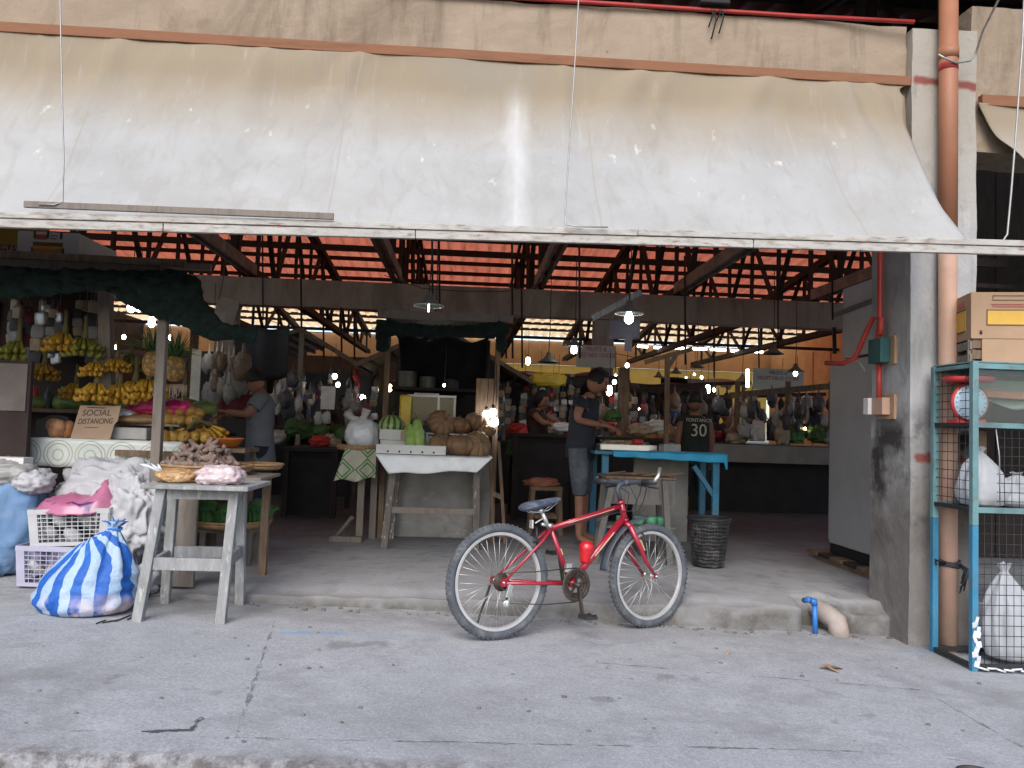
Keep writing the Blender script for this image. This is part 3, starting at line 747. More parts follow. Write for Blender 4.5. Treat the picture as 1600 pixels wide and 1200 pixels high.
    MB().tube([bx + V((.02, 0, -.01)), V((.70, 0, .50))], .008, 8).build('cage', 'black_iron', bo)
bicycle()
# ================================================================= things standing on the pavement
mk('sack_white', (.43, .43, .45), .6, .08, 5, .7, 22, stain=((.36, .355, .36), .5, 4))
mk('sack_blue', (.12, .22, .38), .65, .25, 4, .4, 60, stain=((.22, .30, .42), .6, 5))
tarp_sheet('thin_plastic', (.68, .70, .74), .4)
mk('bag_grey', (.30, .29, .28), .45, .25, 5, .3, 30)
mk('crate_lilac', (.36, .35, .45), .45, .08, 6, stain=((.33, .31, .38), .4, 9))
mk('crate_white', (.43, .43, .44), .45, .08, 6, stain=((.42, .40, .40), .4, 9))
mk('plastic_clear_white', (.60, .62, .66), .3, .08, 8, spec=.6)
mk('cardboard', (.34, .24, .16), .85, .12, 4, .15, 40, stain=((.25, .17, .11), .4, 5))
mk('marker', (.06, .05, .045), .8, .1)
mk('teal_paint', (.115, .225, .235), .6, .25, 5, .3, 30, stain=((.10, .10, .095), .7, 6), speck=((.18, .10, .06), .7, 16, .6))
mk('blue_paint', (.035, .18, .30), .55, .25, 6, .3, 30, stain=((.12, .12, .11), .5, 7))
mk('blue_pvc', (.03, .16, .48), .4, .12, 6)
mk('dry_leaf', (.36, .22, .12), .8, .3, 20)
def crumple(d, sd, f=2.2, a=.10):
    o = V((sd * 3.7, sd * 1.9, sd * .7))
    return 1 + a * (noise.noise(d * f + o)) + a * .9 * (abs(noise.noise(d * f * 1.9 + o)) - .25) + a * .45 * (abs(noise.noise(d * f * 4.5 + o)) - .25)
def bag(c, r, sd, f=2.2, a=.12, nu=56, nv=36, p=.85, flat=.75, rot=None, m=0, neck=None, mb=None):
    mb = mb or MB()
    def fn(d, t):
        k = crumple(d, sd, f, a)
        if neck and d.z > neck: k *= 1 + 0.03 * math.sin(t * 11 + sd) * (d.z - neck) * 6
        return k
    return mb.blob(c, r, nu, nv, fn=fn, p=p, flat=flat, rot=rot, m=m)
def soft_bag(mb, c, r, sd):
    H = r[2] * 2.1; prof = [(0, 0), (.6, .0), (.86, .03), (.98, .12), (1.0, .26), (.95, .42), (.84, .56), (.66, .68), (.44, .78), (.24, .86), (.13, .90), (.12, .92), (.2, .97), (.24, 1.0)]
    nn, vs, pr = 72, [], []
    for i in range(len(prof) - 1):
        for k in range(4): f = k / 4; pr.append((prof[i][0] * (1 - f) + prof[i + 1][0] * f, prof[i][1] * (1 - f) + prof[i + 1][1] * f))
    for q, h in pr:
        for j in range(nn):
            t = 2 * math.pi * j / nn; d = V((math.cos(t), math.sin(t), h * 2.2)) + V((sd, 0, 0))
            k = 1 + .16 * noise.noise(d * 1.3) + .13 * (abs(noise.noise(V((math.cos(t) * 2 + sd, math.sin(t) * 2, h * 1.6)))) - .2) + (.02 + .10 * h) * math.sin(t * 9 + 4 * noise.noise(V((t, h * 2, sd)))) + .05 * abs(noise.noise(d * 4.5))
            vs.append(c + V((q * r[0] * k * math.cos(t) + .05 * h * math.sin(sd), q * r[1] * k * math.sin(t), h * H * (1 + .04 * noise.noise(d * 2)))))
    mb.add(vs, [(i * nn + j, i * nn + (j + 1) % nn, (i + 1) * nn + (j + 1) % nn, (i + 1) * nn + j) for i in range(len(pr) - 1) for j in range(nn)], 0, True)
def rng_noise(x, y, sd): return noise.noise(V((x, y, sd * 3.3)))

# striped sack
def stripes():
    s = NT('striped_sack'); x, y, z = s.xyz()
    a = s.ma('ADD', s.ma('ARCTAN2', x, s.ma('MULTIPLY', y, -1.0)), s.ma('MULTIPLY', s.ma('SUBTRACT', s.noise(4, 3), .5), .35))
    a = s.ma('ADD', a, s.ma('MULTIPLY', s.ramp(z, .18, .5), s.ma('MULTIPLY', s.ma('SINE', s.ma('MULTIPLY', z, 14)), .22)))
    st = s.ma('SINE', s.ma('MULTIPLY', a, 11.0))
    c = s.mix(s.ramp(st, -.06, .06), (.33, .44, .58), (.008, .09, .38))
    c = s.mix(s.ramp(s.noise(9, 5), .5, .75, 0, .3), c, (.03, .20, .55))
    c = s.mix(s.ma('MULTIPLY', s.ramp(s.noise(5, 3), .5, .62), s.ramp(z, .16, .04)), c, (.62, .5, .52))
    s.set(col=c, rough=.5, spec=.45); s.bump(s.noise(22, 7, None, .65, 1.5), .7, .012)
stripes()
b0 = rd(131, 968)
ss = T('striped_sack', 'full blue and white striped plastic sack tied at the top on the pavement', 'sack', (b0.x - .075, b0.y + .20, roadz(b0.x))); ss.scale = (1.03, 1, .91)
PR = [(.0, .0), (.17, .0), (.235, .012), (.27, .05), (.275, .11), (.262, .17), (.238, .24), (.205, .30), (.165, .36), (.125, .415), (.085, .46), (.055, .495), (.034, .52), (.03, .535), (.045, .555), (.05, .57), (.02, .572)]
m = MB(); vs = []; nn = 84
prf = []
for i in range(len(PR) - 1):
    for k in range(3): f = k / 3; prf.append((PR[i][0] * (1 - f) + PR[i + 1][0] * f, PR[i][1] * (1 - f) + PR[i + 1][1] * f))
prf.append(PR[-1])
for r, z in prf:
    for j in range(nn):
        t = 2 * math.pi * j / nn; d = V((math.cos(t), math.sin(t), z * 3))
        k = 1 + .05 * noise.noise(d * 1.6 + V((3, 1, 0))) + .07 * (abs(noise.noise(V((math.cos(t) * 2.5, math.sin(t) * 2.5, z * 5)))) - .25)
        pl = min(1, max(0, (z - .12) / .3)); k += .085 * pl * math.sin(t * 9 + z * 5 + 2 * noise.noise(V((t, z * 4, 0)))) + .03 * pl * math.sin(t * 19)
        k += .035 * math.sin(z * 60 + 6 * noise.noise(d * 1.5)) * (1 - pl) * (z > .03)
        vs.append(V((r * k * math.cos(t) + .14 * (z / .55) ** 2 - .01, r * k * .82 * math.sin(t), z)))
m.add(vs, [(i * nn + j, i * nn + (j + 1) % nn, (i + 1) * nn + (j + 1) % nn, (i + 1) * nn + j) for i in range(len(prf) - 1) for j in range(nn)], 0, True)
m.build('body', 'striped_sack', ss)
m = MB(); m.tube([(.125 + .036 * math.cos(a), .03 * math.sin(a), .522 + .004 * math.sin(a * 3)) for a in [i * .42 for i in range(15)]], .008, 8, True)
for k in range(6): a = k * 1.05; m.tube([(.125, 0, .53), (.125 + .04 * math.cos(a), .04 * math.sin(a), .565), (.125 + .075 * math.cos(a), .06 * math.sin(a), .57 + .01 * (k % 3))], [.010, .007, .003], 6)
m.build('tie', 'blue_pvc', ss)

# crates
def crate(w, d, h, mat, name, label):
    t = T(name, label, 'crate', group='plastic market crates')
    m = MB(); tp = .93
    P = lambda u, v, z: V((w / 2 * u * (tp + (1 - tp) * z / h), d / 2 * v * (tp + (1 - tp) * z / h), z))
    sides = [((-1, -1), (1, -1)), ((1, -1), (1, 1)), ((1, 1), (-1, 1)), ((-1, 1), (-1, -1))]
    for a, b in sides:
        for z, hh in ((.012, .024), (h - .016, .032)): m.bar(P(*a, z), P(*b, z), .010, hh)
        for k in range(1, 7): z = .02 + (h - .05) * k / 7; m.bar(P(*a, z), P(*b, z), .004, .005)
        for k in range(1, 13):
            f = k / 13; u = a[0] + (b[0] - a[0]) * f; v = a[1] + (b[1] - a[1]) * f
            m.bar(P(u, v, .02), P(u, v, h - .02), .0045, .004, hint=V((0, 1, 0)))
    for u in (-1, 1):
        for v in (-1, 1):
            for (du, dv) in ((.055 / w * 2, 0), (0, .055 / d * 2)):
                m.bar(P(u * (1 - du / 2), v * (1 - dv / 2), 0.002), P(u * (1 - du / 2), v * (1 - dv / 2), h - .002), .009 if dv else .05, .05 if dv else .009, hint=V((0, 1, 0)))
    m.build('frame', mat, t)
    m = MB()
    for k in range(9): m.bar(P(-1, -.9 + k * .225, .008), P(1, -.9 + k * .225, .008), .02, .006)
    m.build('base', mat, t)
    return t
c1 = crate(.50, .36, .255, 'crate_lilac', 'plastic_crate', 'lilac lattice crate on the ground under another crate')
pl = at(22, 900, .36); c1.location = (pl.x + .25, .36 + .18, -.012); c1.rotation_euler = (0, 0, R(-2))
c2 = crate(.49, .36, .235, 'crate_white', 'plastic_crate', 'whitish lattice crate stacked on the lilac one, pink bag on top')
pl = at(38, 840, .36); c2.location = (pl.x + .25, .56, .246); c2.rotation_euler = (R(0), R(-2.5), R(4))
def jumble(name, label, cat, c, r, cols, n, sd):
    t = T(name, label, cat, c); rg = random.Random(sd)
    for k in range(n):
        p = V((rg.uniform(-1, 1) * r[0], rg.uniform(-1, 1) * r[1], rg.uniform(0, 1) * r[2] + .03))
        bag(p, (rg.uniform(.04, .075), rg.uniform(.035, .06), rg.uniform(.03, .05)), sd + k, 2.5, .3, 18, 12, flat=None, rot=(rg.random(), rg.random(), rg.random() * 3)).build('packet', rg.choice(cols), t)
    return t
mk('pk_white', (.60, .59, .60), .35, .15, 10); mk('pk_lilac', (.42, .38, .55), .4, .15, 10); mk('pk_green', (.10, .34, .18), .4, .2, 10); mk('pk_orange', (.6, .18, .04), .4, .2, 10); mk('pk_red', (.45, .03, .03), .4, .2, 10)
mk('pk_blue', (.05, .12, .35), .4, .2, 10); mk('pk_dark', (.05, .05, .055), .5, .3, 10); mk('pk_yellow', (.62, .45, .03), .35, .15, 10); mk('pk_tan', (.34, .26, .18), .5, .2, 10); mk('pk_grey', (.25, .25, .25), .4, .25, 10); mk('pk_silver', (.5, .5, .5), .3, .2, 10, metal=.3)
jumble('crumpled_bags', 'crumpled white and lilac bags filling the lower lilac crate', 'bags', V(c1.location) + V((0, 0, .02)), (.19, .12, .15), ['pk_white', 'pk_white', 'pk_lilac'], 26, 5)
jumble('plastic_scraps', 'green and white plastic scraps inside the upper whitish crate', 'scraps', V(c2.location) + V((0, 0, .02)), (.18, .12, .14), ['pk_white', 'pk_grey', 'pk_green', 'pk_dark', 'pk_dark'], 22, 9)
m = MB()
c = V(c2.location)
pk = V((c.x - .005, c.y - .02, c.z + .235))
def pinkf(u, v):
    a = u * 2 * math.pi; r = math.sqrt(v)
    x, y = r * .27 * math.cos(a), r * .20 * math.sin(a)
    z = .075 * (1 - r ** 2.2) + .03 * noise.noise(V((x * 9, y * 9, 2))) * (1 - .5 * r) + .02 * abs(noise.noise(V((x * 20, y * 20, 1)))) + .13 * math.exp(-((x - .17) / .06) ** 2 - ((y) / .1) ** 2) - .04 * max(0, r - .85) / .15
    return V((x + .02 * noise.noise(V((a, r, 7))), y, z)) + pk
m.grid(pinkf, 60, 20)
def pinkmat():
    s = NT('pink_plastic'); x, y, z = s.xyz()
    c = s.mix(s.ramp(s.noise(5, 4), .3, .7), (.36, .09, .18), (.44, .16, .26))
    wv = s.n('ShaderNodeTexWave', 0, {'wave_type': 'RINGS'}, Vector=s.map(loc=(.1, .05, 0)), Scale=3.2, Distortion=7.0, Detail=1.5)
    c = s.mix(s.ma('MULTIPLY', s.ramp(wv, .93, .97), s.ramp(s.noise(7, 2), .48, .55)), c, (.10, .03, .14))
    s.set(col=c, rough=.28, spec=.6); s.bump(s.noise(25, 5), .3, .006)
pinkmat()
tag(m.build('plastic_bag', 'pink_plastic', solid=.004), 'pink plastic bag with dark scribbled print lying over the upper crate', 'plastic bag')

# white sack behind, blue sack, grey bags
m = MB(); w0 = at(170, 810, .84)
bag(V((w0.x + .05, .84, .36)), (.44, .2, .41), 3, 2.1, .24, 110, 70, p=.72, flat=.9, mb=m)
tag(m.build('woven_sack', 'sack_white'), 'big white woven sack slumped behind the crates under the patterned table', 'sack')
m = MB(); w0 = at(205, 800, .60)
bag(V((w0.x, .58, .42)), (.21, .15, .26), 8, 2.4, .34, 96, 60, p=.8, flat=.95, mb=m)
tag(m.build('woven_sack', 'sack_white'), 'smaller crumpled white sack between the crates and the grey wooden bench', 'sack')
m = MB(); w0 = rd(15, 900)
bag(V((w0.x - .10, .70, .34)), (.31, .22, .36), 12, 1.7, .14, 64, 40, p=.75, flat=.96, mb=m)
tag(m.build('woven_sack', 'sack_blue'), 'faded blue woven sack at the edge of the heap beside the crates', 'sack')
for k, (px, py, sx) in enumerate(((18, 738, .16), (52, 752, .12))):
    m = MB(); p = at(px, py, .62); bag(p, (sx, .13, .085), 20 + k, 2.4, .28, 48, 30, mb=m, flat=None)
    tag(m.build('plastic_bag', ['bag_grey', 'sack_white'][k]), ['crumpled grey plastic bag resting on the blue sack', 'small dirty white bag hanging between the blue sack and the table'][k], 'plastic bag')
m = MB(); p = at(228, 935, .45)
bag(V((p.x - .02, .36, .04)), (.13, .12, .10), 31, 2.5, .3, 40, 26, mb=m, flat=.7); tag(m.build('plastic_bag', 'sack_white'), 'crumpled white bag on the ground behind the leg of the grey bench', 'plastic bag')

# tall grey wooden bench
bx = [rd(215, 970), rd(345, 973), rd(375, 943), rd(258, 942)]
zt = at(300, 758, -.1).z
cx = sum(p.x for p in bx) / 4; cy = sum(p.y for p in bx) / 4; zb_ = roadz(cx)
tb = T('wooden_bench', 'tall rough grey wooden bench on the pavement carrying two bags', 'bench', (cx, cy, zb_))
m = MB()
tl, tr_ = at(218, 758, -.30), at(388, 756, -.30)
m.bb((tl.x, -.30, zt - .012), (tr_.x, -.075, zt + .014)); m.bb((tl.x + .01, -.07, zt - .014), (tr_.x - .005, .26, zt + .012))
m.build('top', 'pale_grey_wood', tb, True, bevel=.005)
ltop = [V((bx[0].x + .085, bx[0].y + .02, zt - .013)), V((bx[1].x + .035, bx[1].y + .02, zt - .013)), V((bx[2].x - .01, bx[2].y - .06, zt - .015)), V((bx[3].x + .03, bx[3].y - .04, zt - .015))]
for p, q in zip(bx, ltop):
    m = MB(); m.bar(p + V((0, 0, -.004)), q, .055, .05, hint=V((0, 1, 0))); m.build('leg', 'pale_grey_wood', tb, True, bevel=.004)
def lerp(a, b, f): return a + (b - a) * f
for (i, j, f, o) in ((0, 1, .43, -.0), (1, 2, .45, 0), (3, 0, .40, 0), (2, 3, .43, 0)):
    m = MB(); a = lerp(bx[i], ltop[i], f); b = lerp(bx[j], ltop[j], f); dd = (b - a).normalized()
    m.bar(a + dd * .028, b - dd * .028, .028, .07); m.build('rail', 'pale_grey_wood', tb, True, bevel=.003)
for (i, j) in ((0, 1), (1, 2), (2, 3), (3, 0)):
    m = MB(); a, b = ltop[i] + V((0, 0, -.03)), ltop[j] + V((0, 0, -.03)); dd = (b - a).normalized()
    m.bar(a + dd * .03, b - dd * .03, .025, .055); m.build('apron', 'pale_grey_wood', tb, True)
# bags on the bench
def nutmat(name, a, b, sc):
    s = NT(name); v = s.n('ShaderNodeTexVoronoi', 1, None, Vector=s.co, Scale=sc); n = s.n('ShaderNodeTexVoronoi', 0, None, Vector=s.co, Scale=sc)
    c = s.mix(v, a, b); s.set(col=c, rough=.35, spec=.5); s.bump(n, .8, .01)
nutmat('peanuts', (.32, .17, .07), (.45, .29, .14), 42); nutmat('pink_garlic', (.48, .35, .36), (.58, .50, .51), 30)
p = at(283, 738, -.12); m = MB(); bag(V((p.x - .02, -.10, zt + .05)), (.13, .10, .045), 40, 2.5, .18, 40, 24, mb=m, flat=.8)
o = tag(m.build('peanut_bag', 'peanuts'), 'clear bag of brown peanuts on the grey bench, beside a pinkish bag', 'bag of nuts')
m = MB()
for k in range(7):
    a = 2 * math.pi * k / 7; m.tube([(-.10, 0, .05), (-.13 + .02 * math.cos(a), .02 * math.sin(a), .075), (-.17 + .05 * math.cos(a), .05 * math.sin(a), .10)], [.012, .01, .004], 6)
m.build('neck', 'plastic_clear_white', o)
p = at(343, 738, -.18); m = MB(); bag(V((p.x, -.15, zt + .062)), (.135, .10, .062), 44, 2.3, .2, 48, 30, mb=m, flat=.75, p=.8)
tag(m.build('garlic_bag', 'pink_garlic'), 'pale pinkish plastic bag of garlic on the front of the grey bench', 'bag of garlic')

# ---------------------------------------------------------------- wire cage cabinet on the right
A1, B1 = rd(1456, 1018), rd(1521, 1048)
cxx = B1.x; yF = B1.y; yB = A1.y; xR = cxx + 1.15; zG = roadz(3.2)
zT = at(1521, 566, yF).z; zM1 = at(1535, 664, yF).z; zM2 = at(1535, 797, yF).z
cg = T('wire_cabinet', 'tall teal metal cabinet with wire mesh sides standing against the concrete pillar', 'cabinet', (cxx, yF, zG))
PT = 'teal_paint'
for x in (cxx, xR):
    for y in (yF, yB):
        m = MB()
        m.bb((x - .018, y - .018, .62), (x + .018, y + .018, zT)); m.build('post', 'teal_paint', cg, True, bevel=.002)
        m = MB(); m.bb((x - .018, y - .018, zG), (x + .018, y + .018, .619)); m.build('post', 'blue_paint' if (x == cxx) else 'teal_paint', cg, True, bevel=.002)
for z in (zT - .02, zM1, zM2, zG + .03):
    mt = 'teal_paint' if z > zG + .1 else 'black_iron'
    for y in (yF, yB): MB().bb((cxx + .0185, y - .015, z - .016), (xR - .0185, y + .015, z + .016)).build('rail', mt, cg, True, bevel=.002)
    for x in (cxx, xR): MB().bb((x - .015, yF + .0185, z - .012), (x + .015, yB - .0185, z + .012)).build('rail', 'black_iron' if z < zM1 + .1 else 'teal_paint', cg, True, bevel=.002)
def mesh_panel(p0, du, dv, nu, nv, r=.0022):
    m = MB()
    for i in range(1, nu): m.tube([p0 + du * i / nu, p0 + du * i / nu + dv], r, 4)
    for j in range(1, nv): m.tube([p0 + dv * j / nv + V((0, .003, 0)), p0 + dv * j / nv + du + V((0, .003, 0))], r, 4)
    m.build('wire_mesh', 'black_iron', cg, True)
LY = yB - yF
mesh_panel(V((cxx, yF + .02, zM1)), V((0, LY - .04, 0)), V((0, 0, zT - zM1 - .03)), 6, 7)
mesh_panel(V((cxx, yF + .02, zM2)), V((0, LY - .04, 0)), V((0, 0, zM1 - zM2)), 6, 9)
mesh_panel(V((cxx + .14, yF, zM2)), V((xR - cxx - .16, 0, 0)), V((0, 0, zM1 - zM2 - .02)), 22, 9)
mesh_panel(V((cxx + .02, yF, zG + .03)), V((xR - cxx - .04, 0, 0)), V((0, 0, zM2 - zG - .05)), 25, 15)
m = MB(); m.bb((cxx + .02, yF + .02, zM1 - .008), (xR - .02, yB - .02, zM1 + .004)); m.build('shelf', 'black_iron', cg, True)
m = MB(); m.bb((cxx + .02, yF + .02, zM2 - .008), (xR - .02, yB - .02, zM2 + .004)); m.build('shelf', 'black_iron', cg, True)
m = MB(); m.bb((cxx - .01, yF - .01, zT), (xR + .01, yB + .01, zT + .008)); m.build('lid', 'teal_paint', cg, True)
s = NT('clear_plastic'); s.set(col=(.85, .9, .9), rough=.12, trans=1.0, spec=.5); s.b.inputs['IOR'].default_value = 1.1
s = NT('glass_pane'); gl = s.n('ShaderNodeBsdfGlossy', 0, None, Color=(1, 1, 1, 1), Roughness=.05); tr = s.n('ShaderNodeBsdfTransparent', 0, None, Color=(.9, .95, .95, 1)); df = s.n('ShaderNodeBsdfDiffuse', 0, None, Color=(.6, .65, .65, 1))
m1 = s.t.nodes.new('ShaderNodeMixShader'); m1.inputs[0].default_value = .04; s.t.links.new(tr, m1.inputs[1]); s.t.links.new(df, m1.inputs[2])
m2 = s.t.nodes.new('ShaderNodeMixShader'); m2.inputs[0].default_value = .012; s.t.links.new(m1.outputs[0], m2.inputs[1]); s.t.links.new(gl, m2.inputs[2]); s.t.links.new(m2.outputs[0], s.out.inputs[0])
MB().bb((cxx + .02, yF - .002, zM1 + .018), (xR - .02, yF + .001, zT - .04)).build('pane', 'glass_pane', cg, True)
m = MB(); m.tube([V((cxx + .13, yF - .004, zM1 - .02)), V((cxx + .15, yF - .006, zM1 - .18)), V((cxx + .155, yF - .004, zM2 + .03))], .004, 6); m.build('hook', 'wire_steel', cg, True)
m = MB()
for k in range(10):
    a = k * .09; m.box((cxx + .006 + .012 * math.sin(k * 2.1), yF - .022, zG + .05 + k * .028), (.03 + .012 * math.sin(k * 3.3), .004, .034), (.2 * math.sin(k), .3 * math.cos(k * 2), .3 * math.sin(k * 1.7)))
for k in range(9): m.tube([(cxx + .01 + k * .05, yF - .024 - .01 * (k % 2), zG + .035 - k * .003), (cxx + .07 + k * .05, yF - .03, zG + .02 + .01 * math.sin(k * 2))], .006, 6)
m.build('torn_tape', 'plastic_clear_white', cg, True)
# inside the cabinet
mk('cloth_greenish', (.42, .45, .38), .8, .12, 6); mk('cloth_orange', (.62, .26, .16), .8, .1, 6); mk('dial_face', (.36, .44, .52), .4, .08, 5); mk('scale_red', (.45, .04, .04), .4, .1, 5)
m = MB(); m.grid(lambda u, v: V((cxx + .06 + 1.05 * u, yB - .10 + .03 * math.sin(u * 9), zT - .05 - .16 * v - .03 * math.sin(u * 3.1) - .02 * math.sin(u * 21) * v)), 40, 10)
tag(m.build('cloth', 'cloth_greenish', solid=.004), 'pale green cloth hung behind the clear pane of the teal cabinet', 'cloth')
m = MB(); m.grid(lambda u, v: V((cxx + .05 + 1.05 * u, yB - .15 + .02 * math.sin(u * 12), zM1 + .225 - .05 * v + .035 * math.exp(-u * 7) - .02 * u)), 40, 5)
tag(m.build('ribbon', 'cloth_orange', solid=.004), 'salmon orange strip stretched across the top of the teal cabinet', 'cloth')
sc = T('weighing_scale', 'round dial scale with pale blue face and red body inside the teal cabinet', 'scale', (cxx + .07, yF + .14, zM1 + .005))
MB().lathe([(0, -.03), (.10, -.03), (.115, -.02), (.115, 0)], (.0, 0, .13), 32, axis=(0, -1, 0)).bb((-.08, .005, 0), (.10, .11, .03)).lathe([(.03, .12), (.03, .25)], (.02, .05, 0), 14).lathe([(0, .25), (.13, .255), (.15, .285), (.13, .262), (0, .256)], (.02, .05, 0), 24).build('body', 'scale_red', sc)
MB().lathe([(0, .004), (.102, .004), (.105, 0)], (.0, -.001, .13), 32, axis=(0, -1, 0)).build('dial', 'dial_face', sc)
m = MB()
for k in range(20): a = 2 * math.pi * k / 20; m.bar((.085 * math.cos(a), -.006, .13 + .085 * math.sin(a)), (.096 * math.cos(a), -.006, .13 + .096 * math.sin(a)), .002, .003)
m.bar((0, -.008, .13), (.05, -.008, .18), .002, .004); m.build('pointer', 'black', sc)
for k, (px, py, r, lab) in enumerate(((1535, 745, (.14, .12, .17), 'bulging white plastic bag on the middle cabinet shelf beside the corner post'), (1600, 765, (.16, .12, .10), 'flatter white plastic bag deeper along the middle cabinet shelf'),
                                     (1578, 905, (.15, .12, .27), 'tall clear white bag standing in the lowest bay of the teal cabinet'), (1640, 930, (.17, .12, .25), 'wide clear white bag at the far side of the lowest bay'))):
    y = yF + .19; p = at(px, py, y); m = MB()
    z0 = (zM2 + .01 if k < 2 else zG + .03)
    soft_bag(m, V((p.x, y, z0)), r, 60 + k)
    tag(m.build('plastic_bag', 'thin_plastic'), lab, 'plastic bag')
m = MB(); m.bb((cxx + .22, yB - .06, zM2 + .01), (cxx + .30, yB - .03, zM1 - .03)); tag(m.build('cardboard_sheet', 'cardboard'), 'brown cardboard sheet standing at the back of the middle shelf', 'cardboard')
m = MB(); m.bb((cxx + .10, yB + .04, zG), (cxx + .145, yB + .07, .95)); tag(m.build('blue_plank', 'blue_paint'), 'narrow blue plank upright behind the teal cabinet', 'plank')
# rope around the drain pipe
xr = at(1482, 880, .04).x; zr = at(1482, 880, .04).z
m = MB()
for k in range(3): m.tube([(xr + .064 * math.cos(a), .04 + .064 * math.sin(a), zr + .012 * k - .012 + .006 * math.sin(a * 2 + k)) for a in [i * .45 for i in range(14)]], .009, 6, True)
m.tube([(xr - .05, -.01, zr + .01), (cxx - .01, yB - .02, zr + .03), (cxx, yB - .03, zr + .0)], .008, 6)
for k in range(7): m.tube([(xr + .03, -.035, zr), (xr + .05 + .01 * math.sin(k * 2), -.06 - .006 * k, zr - .03 + .02 * math.cos(k)), (xr + .03 + .02 * math.sin(k * 3), -.05, zr - .08 - .015 * k)], [.009, .008, .004], 6)
ro = tag(m.build('rope', 'black_rubber'), 'black rope knotted round the foot of the drain pipe with loose ends', 'rope')
# boxes on the cabinet
mk('box_tan', (.37, .245, .155), .8, .1, 4, .1, 40); mk('label_yellow', (.60, .36, .06), .6, .1, 5); mk('ink_red', (.42, .12, .09), .7, .1); mk('ink_brown', (.16, .09, .05), .7, .1)
zc = zT + .009
w0 = T('wooden_crate', 'small wooden crate on top of the teal cabinet under the printed carton', 'crate', (cxx + .10, yF + .17, zc))
w0.rotation_euler = (0, 0, R(-14))
m = MB()
for z in (.03, .095): m.bb((0, 0, z), (.5, .012, z + .055)); m.bb((0, .26, z), (.5, .272, z + .055))
m.build('slat', 'brown_wood', w0)
for x in (0, .16, .32, .49):
    MB().bb((x - .02, .0125, 0), (x + .02, .032, .15)).build('stile', 'grey_wood', w0); MB().bb((x - .02, .24, 0), (x + .02, .2595, .15)).build('stile', 'grey_wood', w0)
m = MB()
for z in (.01, .09):
    for k in range(3): m.bb((-.014, .0 + k * .09, z), (-.001, .075 + k * .09, z + .05))
m.build('end_slat', 'grey_wood', w0)
m = MB(); m.bb((.05, -.0135, .0), (.5, -.001, .15)); m.build('panel', 'box_tan', w0)
bxx = T('printed_carton', 'tan printed carton with yellow label panels on the wooden crate above the teal cabinet', 'carton', (cxx + .085, yF + .16, zc + .152))
bxx.rotation_euler = (0, 0, R(-14))
MB().bb((0, 0, 0), (.52, .30, .285)).build('box', 'box_tan', bxx, bevel=.003)
m = MB(); m.bb((.09, -.003, .085), (.40, -.001, .175)); m.bb((-.003, .08, .06), (-.001, .24, .185)); m.build('label_panel', 'label_yellow', bxx)
m = MB(); 
for (a, b, c_, d_) in ((.086, .40, .172, .178), (.086, .40, .082, .088), (.086, .092, .085, .178)): m.bb((a, -.0045, c_), (b, -.0031, d_))
for (a, b, c_, d_) in ((.076, .244, .185, .193), (.11, .22, .05, .057)): m.bb((-.0045, a, c_), (-.0031, b, d_))
m.bb((.12, -.0045, .235), (.30, -.001, .238)); m.bb((.12, -.0045, .262), (.30, -.001, .265)); m.bb((.12, -.0045, .238), (.123, -.001, .262))
for k in range(2): m.tube([(.055, -.003, .03), (.055, -.003, .05)], .007, 6); m.bb((.048, -.003, .028), (.062, -.001, .032))
m.build('printed_frame', 'ink_brown', bxx)
m = MB(); m.bb((.12, -.0045, .195), (.32, -.001, .205)); m.bb((.11, -.0045, .21), (.30, -.001, .213)); m.bb((-.0045, .09, .21), (-.001, .2, .24)); m.build('printed_band', 'ink_red', bxx)

# ---------------------------------------------------------------- kerb pipe, broken block, leaves
dpipe = at(1290, 955, .36)
m = MB(); z0 = roadz(2.4)
p0 = at(1268, 935, .62); p1 = at(1300, 960, .36); p2 = at(1312, 988, .30)
m.tube([(p0.x - .05, .75, -.07), (p0.x, .55, -.075), (p1.x - .02, .40, -.085), (p1.x + .02, .33, -.115), (p2.x, .29, z0 - .03)], [.055, .06, .065, .067, .066], 18)
mk('clay_pipe', (.34, .29, .26), .85, .15, 5, .4, 40, stain=((.22, .18, .155), .6, 6))
tag(m.build('waste_pipe', 'clay_pipe'), 'stubby brownish waste pipe curving out of the broken kerb', 'pipe')
m = MB(); a, b = at(1256, 938, .38), at(1272, 938, .30); c = at(1274, 978, .30)
m.tube([a, b + V((-.02, .01, 0))], .017, 12); m.tube([b + V((-.022, 0, -.002)), b + V((0, -.002, -.008)), b + V((.003, -.002, -.03))], .022, 12); m.tube([b + V((.003, -.002, -.03)), V((c.x, .30, z0 - .01))], .017, 12)
tag(m.build('water_pipe', 'blue_pvc'), 'thin blue plastic pipe with an elbow bending over the kerb', 'pipe')
def leaf(px, py, L, rz, label, k):
    p = rd(px, py); m = MB()
    def fn(u, v):
        wd = math.sin(math.pi * min(1, u * .95 + .03)) ** .8 * .32
        return V(((u - .5) * L, (v - .5) * L * wd, .004 + .02 * abs(v - .5) * 2 * wd + .015 * math.sin(u * 3 + k)))
    m.grid(fn, 12, 6)
    o = m.build('dry_leaf', 'dry_leaf', base=False); o.location = (p.x, p.y, roadz(p.x) + .004); o.rotation_euler = (0, 0, rz)
    tag(o, label, 'leaf', 'dry leaves on the pavement')
leaf(1300, 1046, .16, .3, 'largest curled dry leaf on the pavement near the cabinet', 1)
leaf(1305, 1050, .10, -.5, 'narrow dry leaf crossing under the largest one near the cabinet', 2)
leaf(1172, 990, .09, .1, 'small dry leaf close to the kerb near the waste pipe', 3)
leaf(1137, 1022, .05, .6, 'dark curled leaf on open pavement beyond the front wheel', 4)
leaf(949, 1046, .035, 0, 'tiny brown leaf on the pavement in front of the bicycle', 5)
m = MB(); rg = random.Random(3)
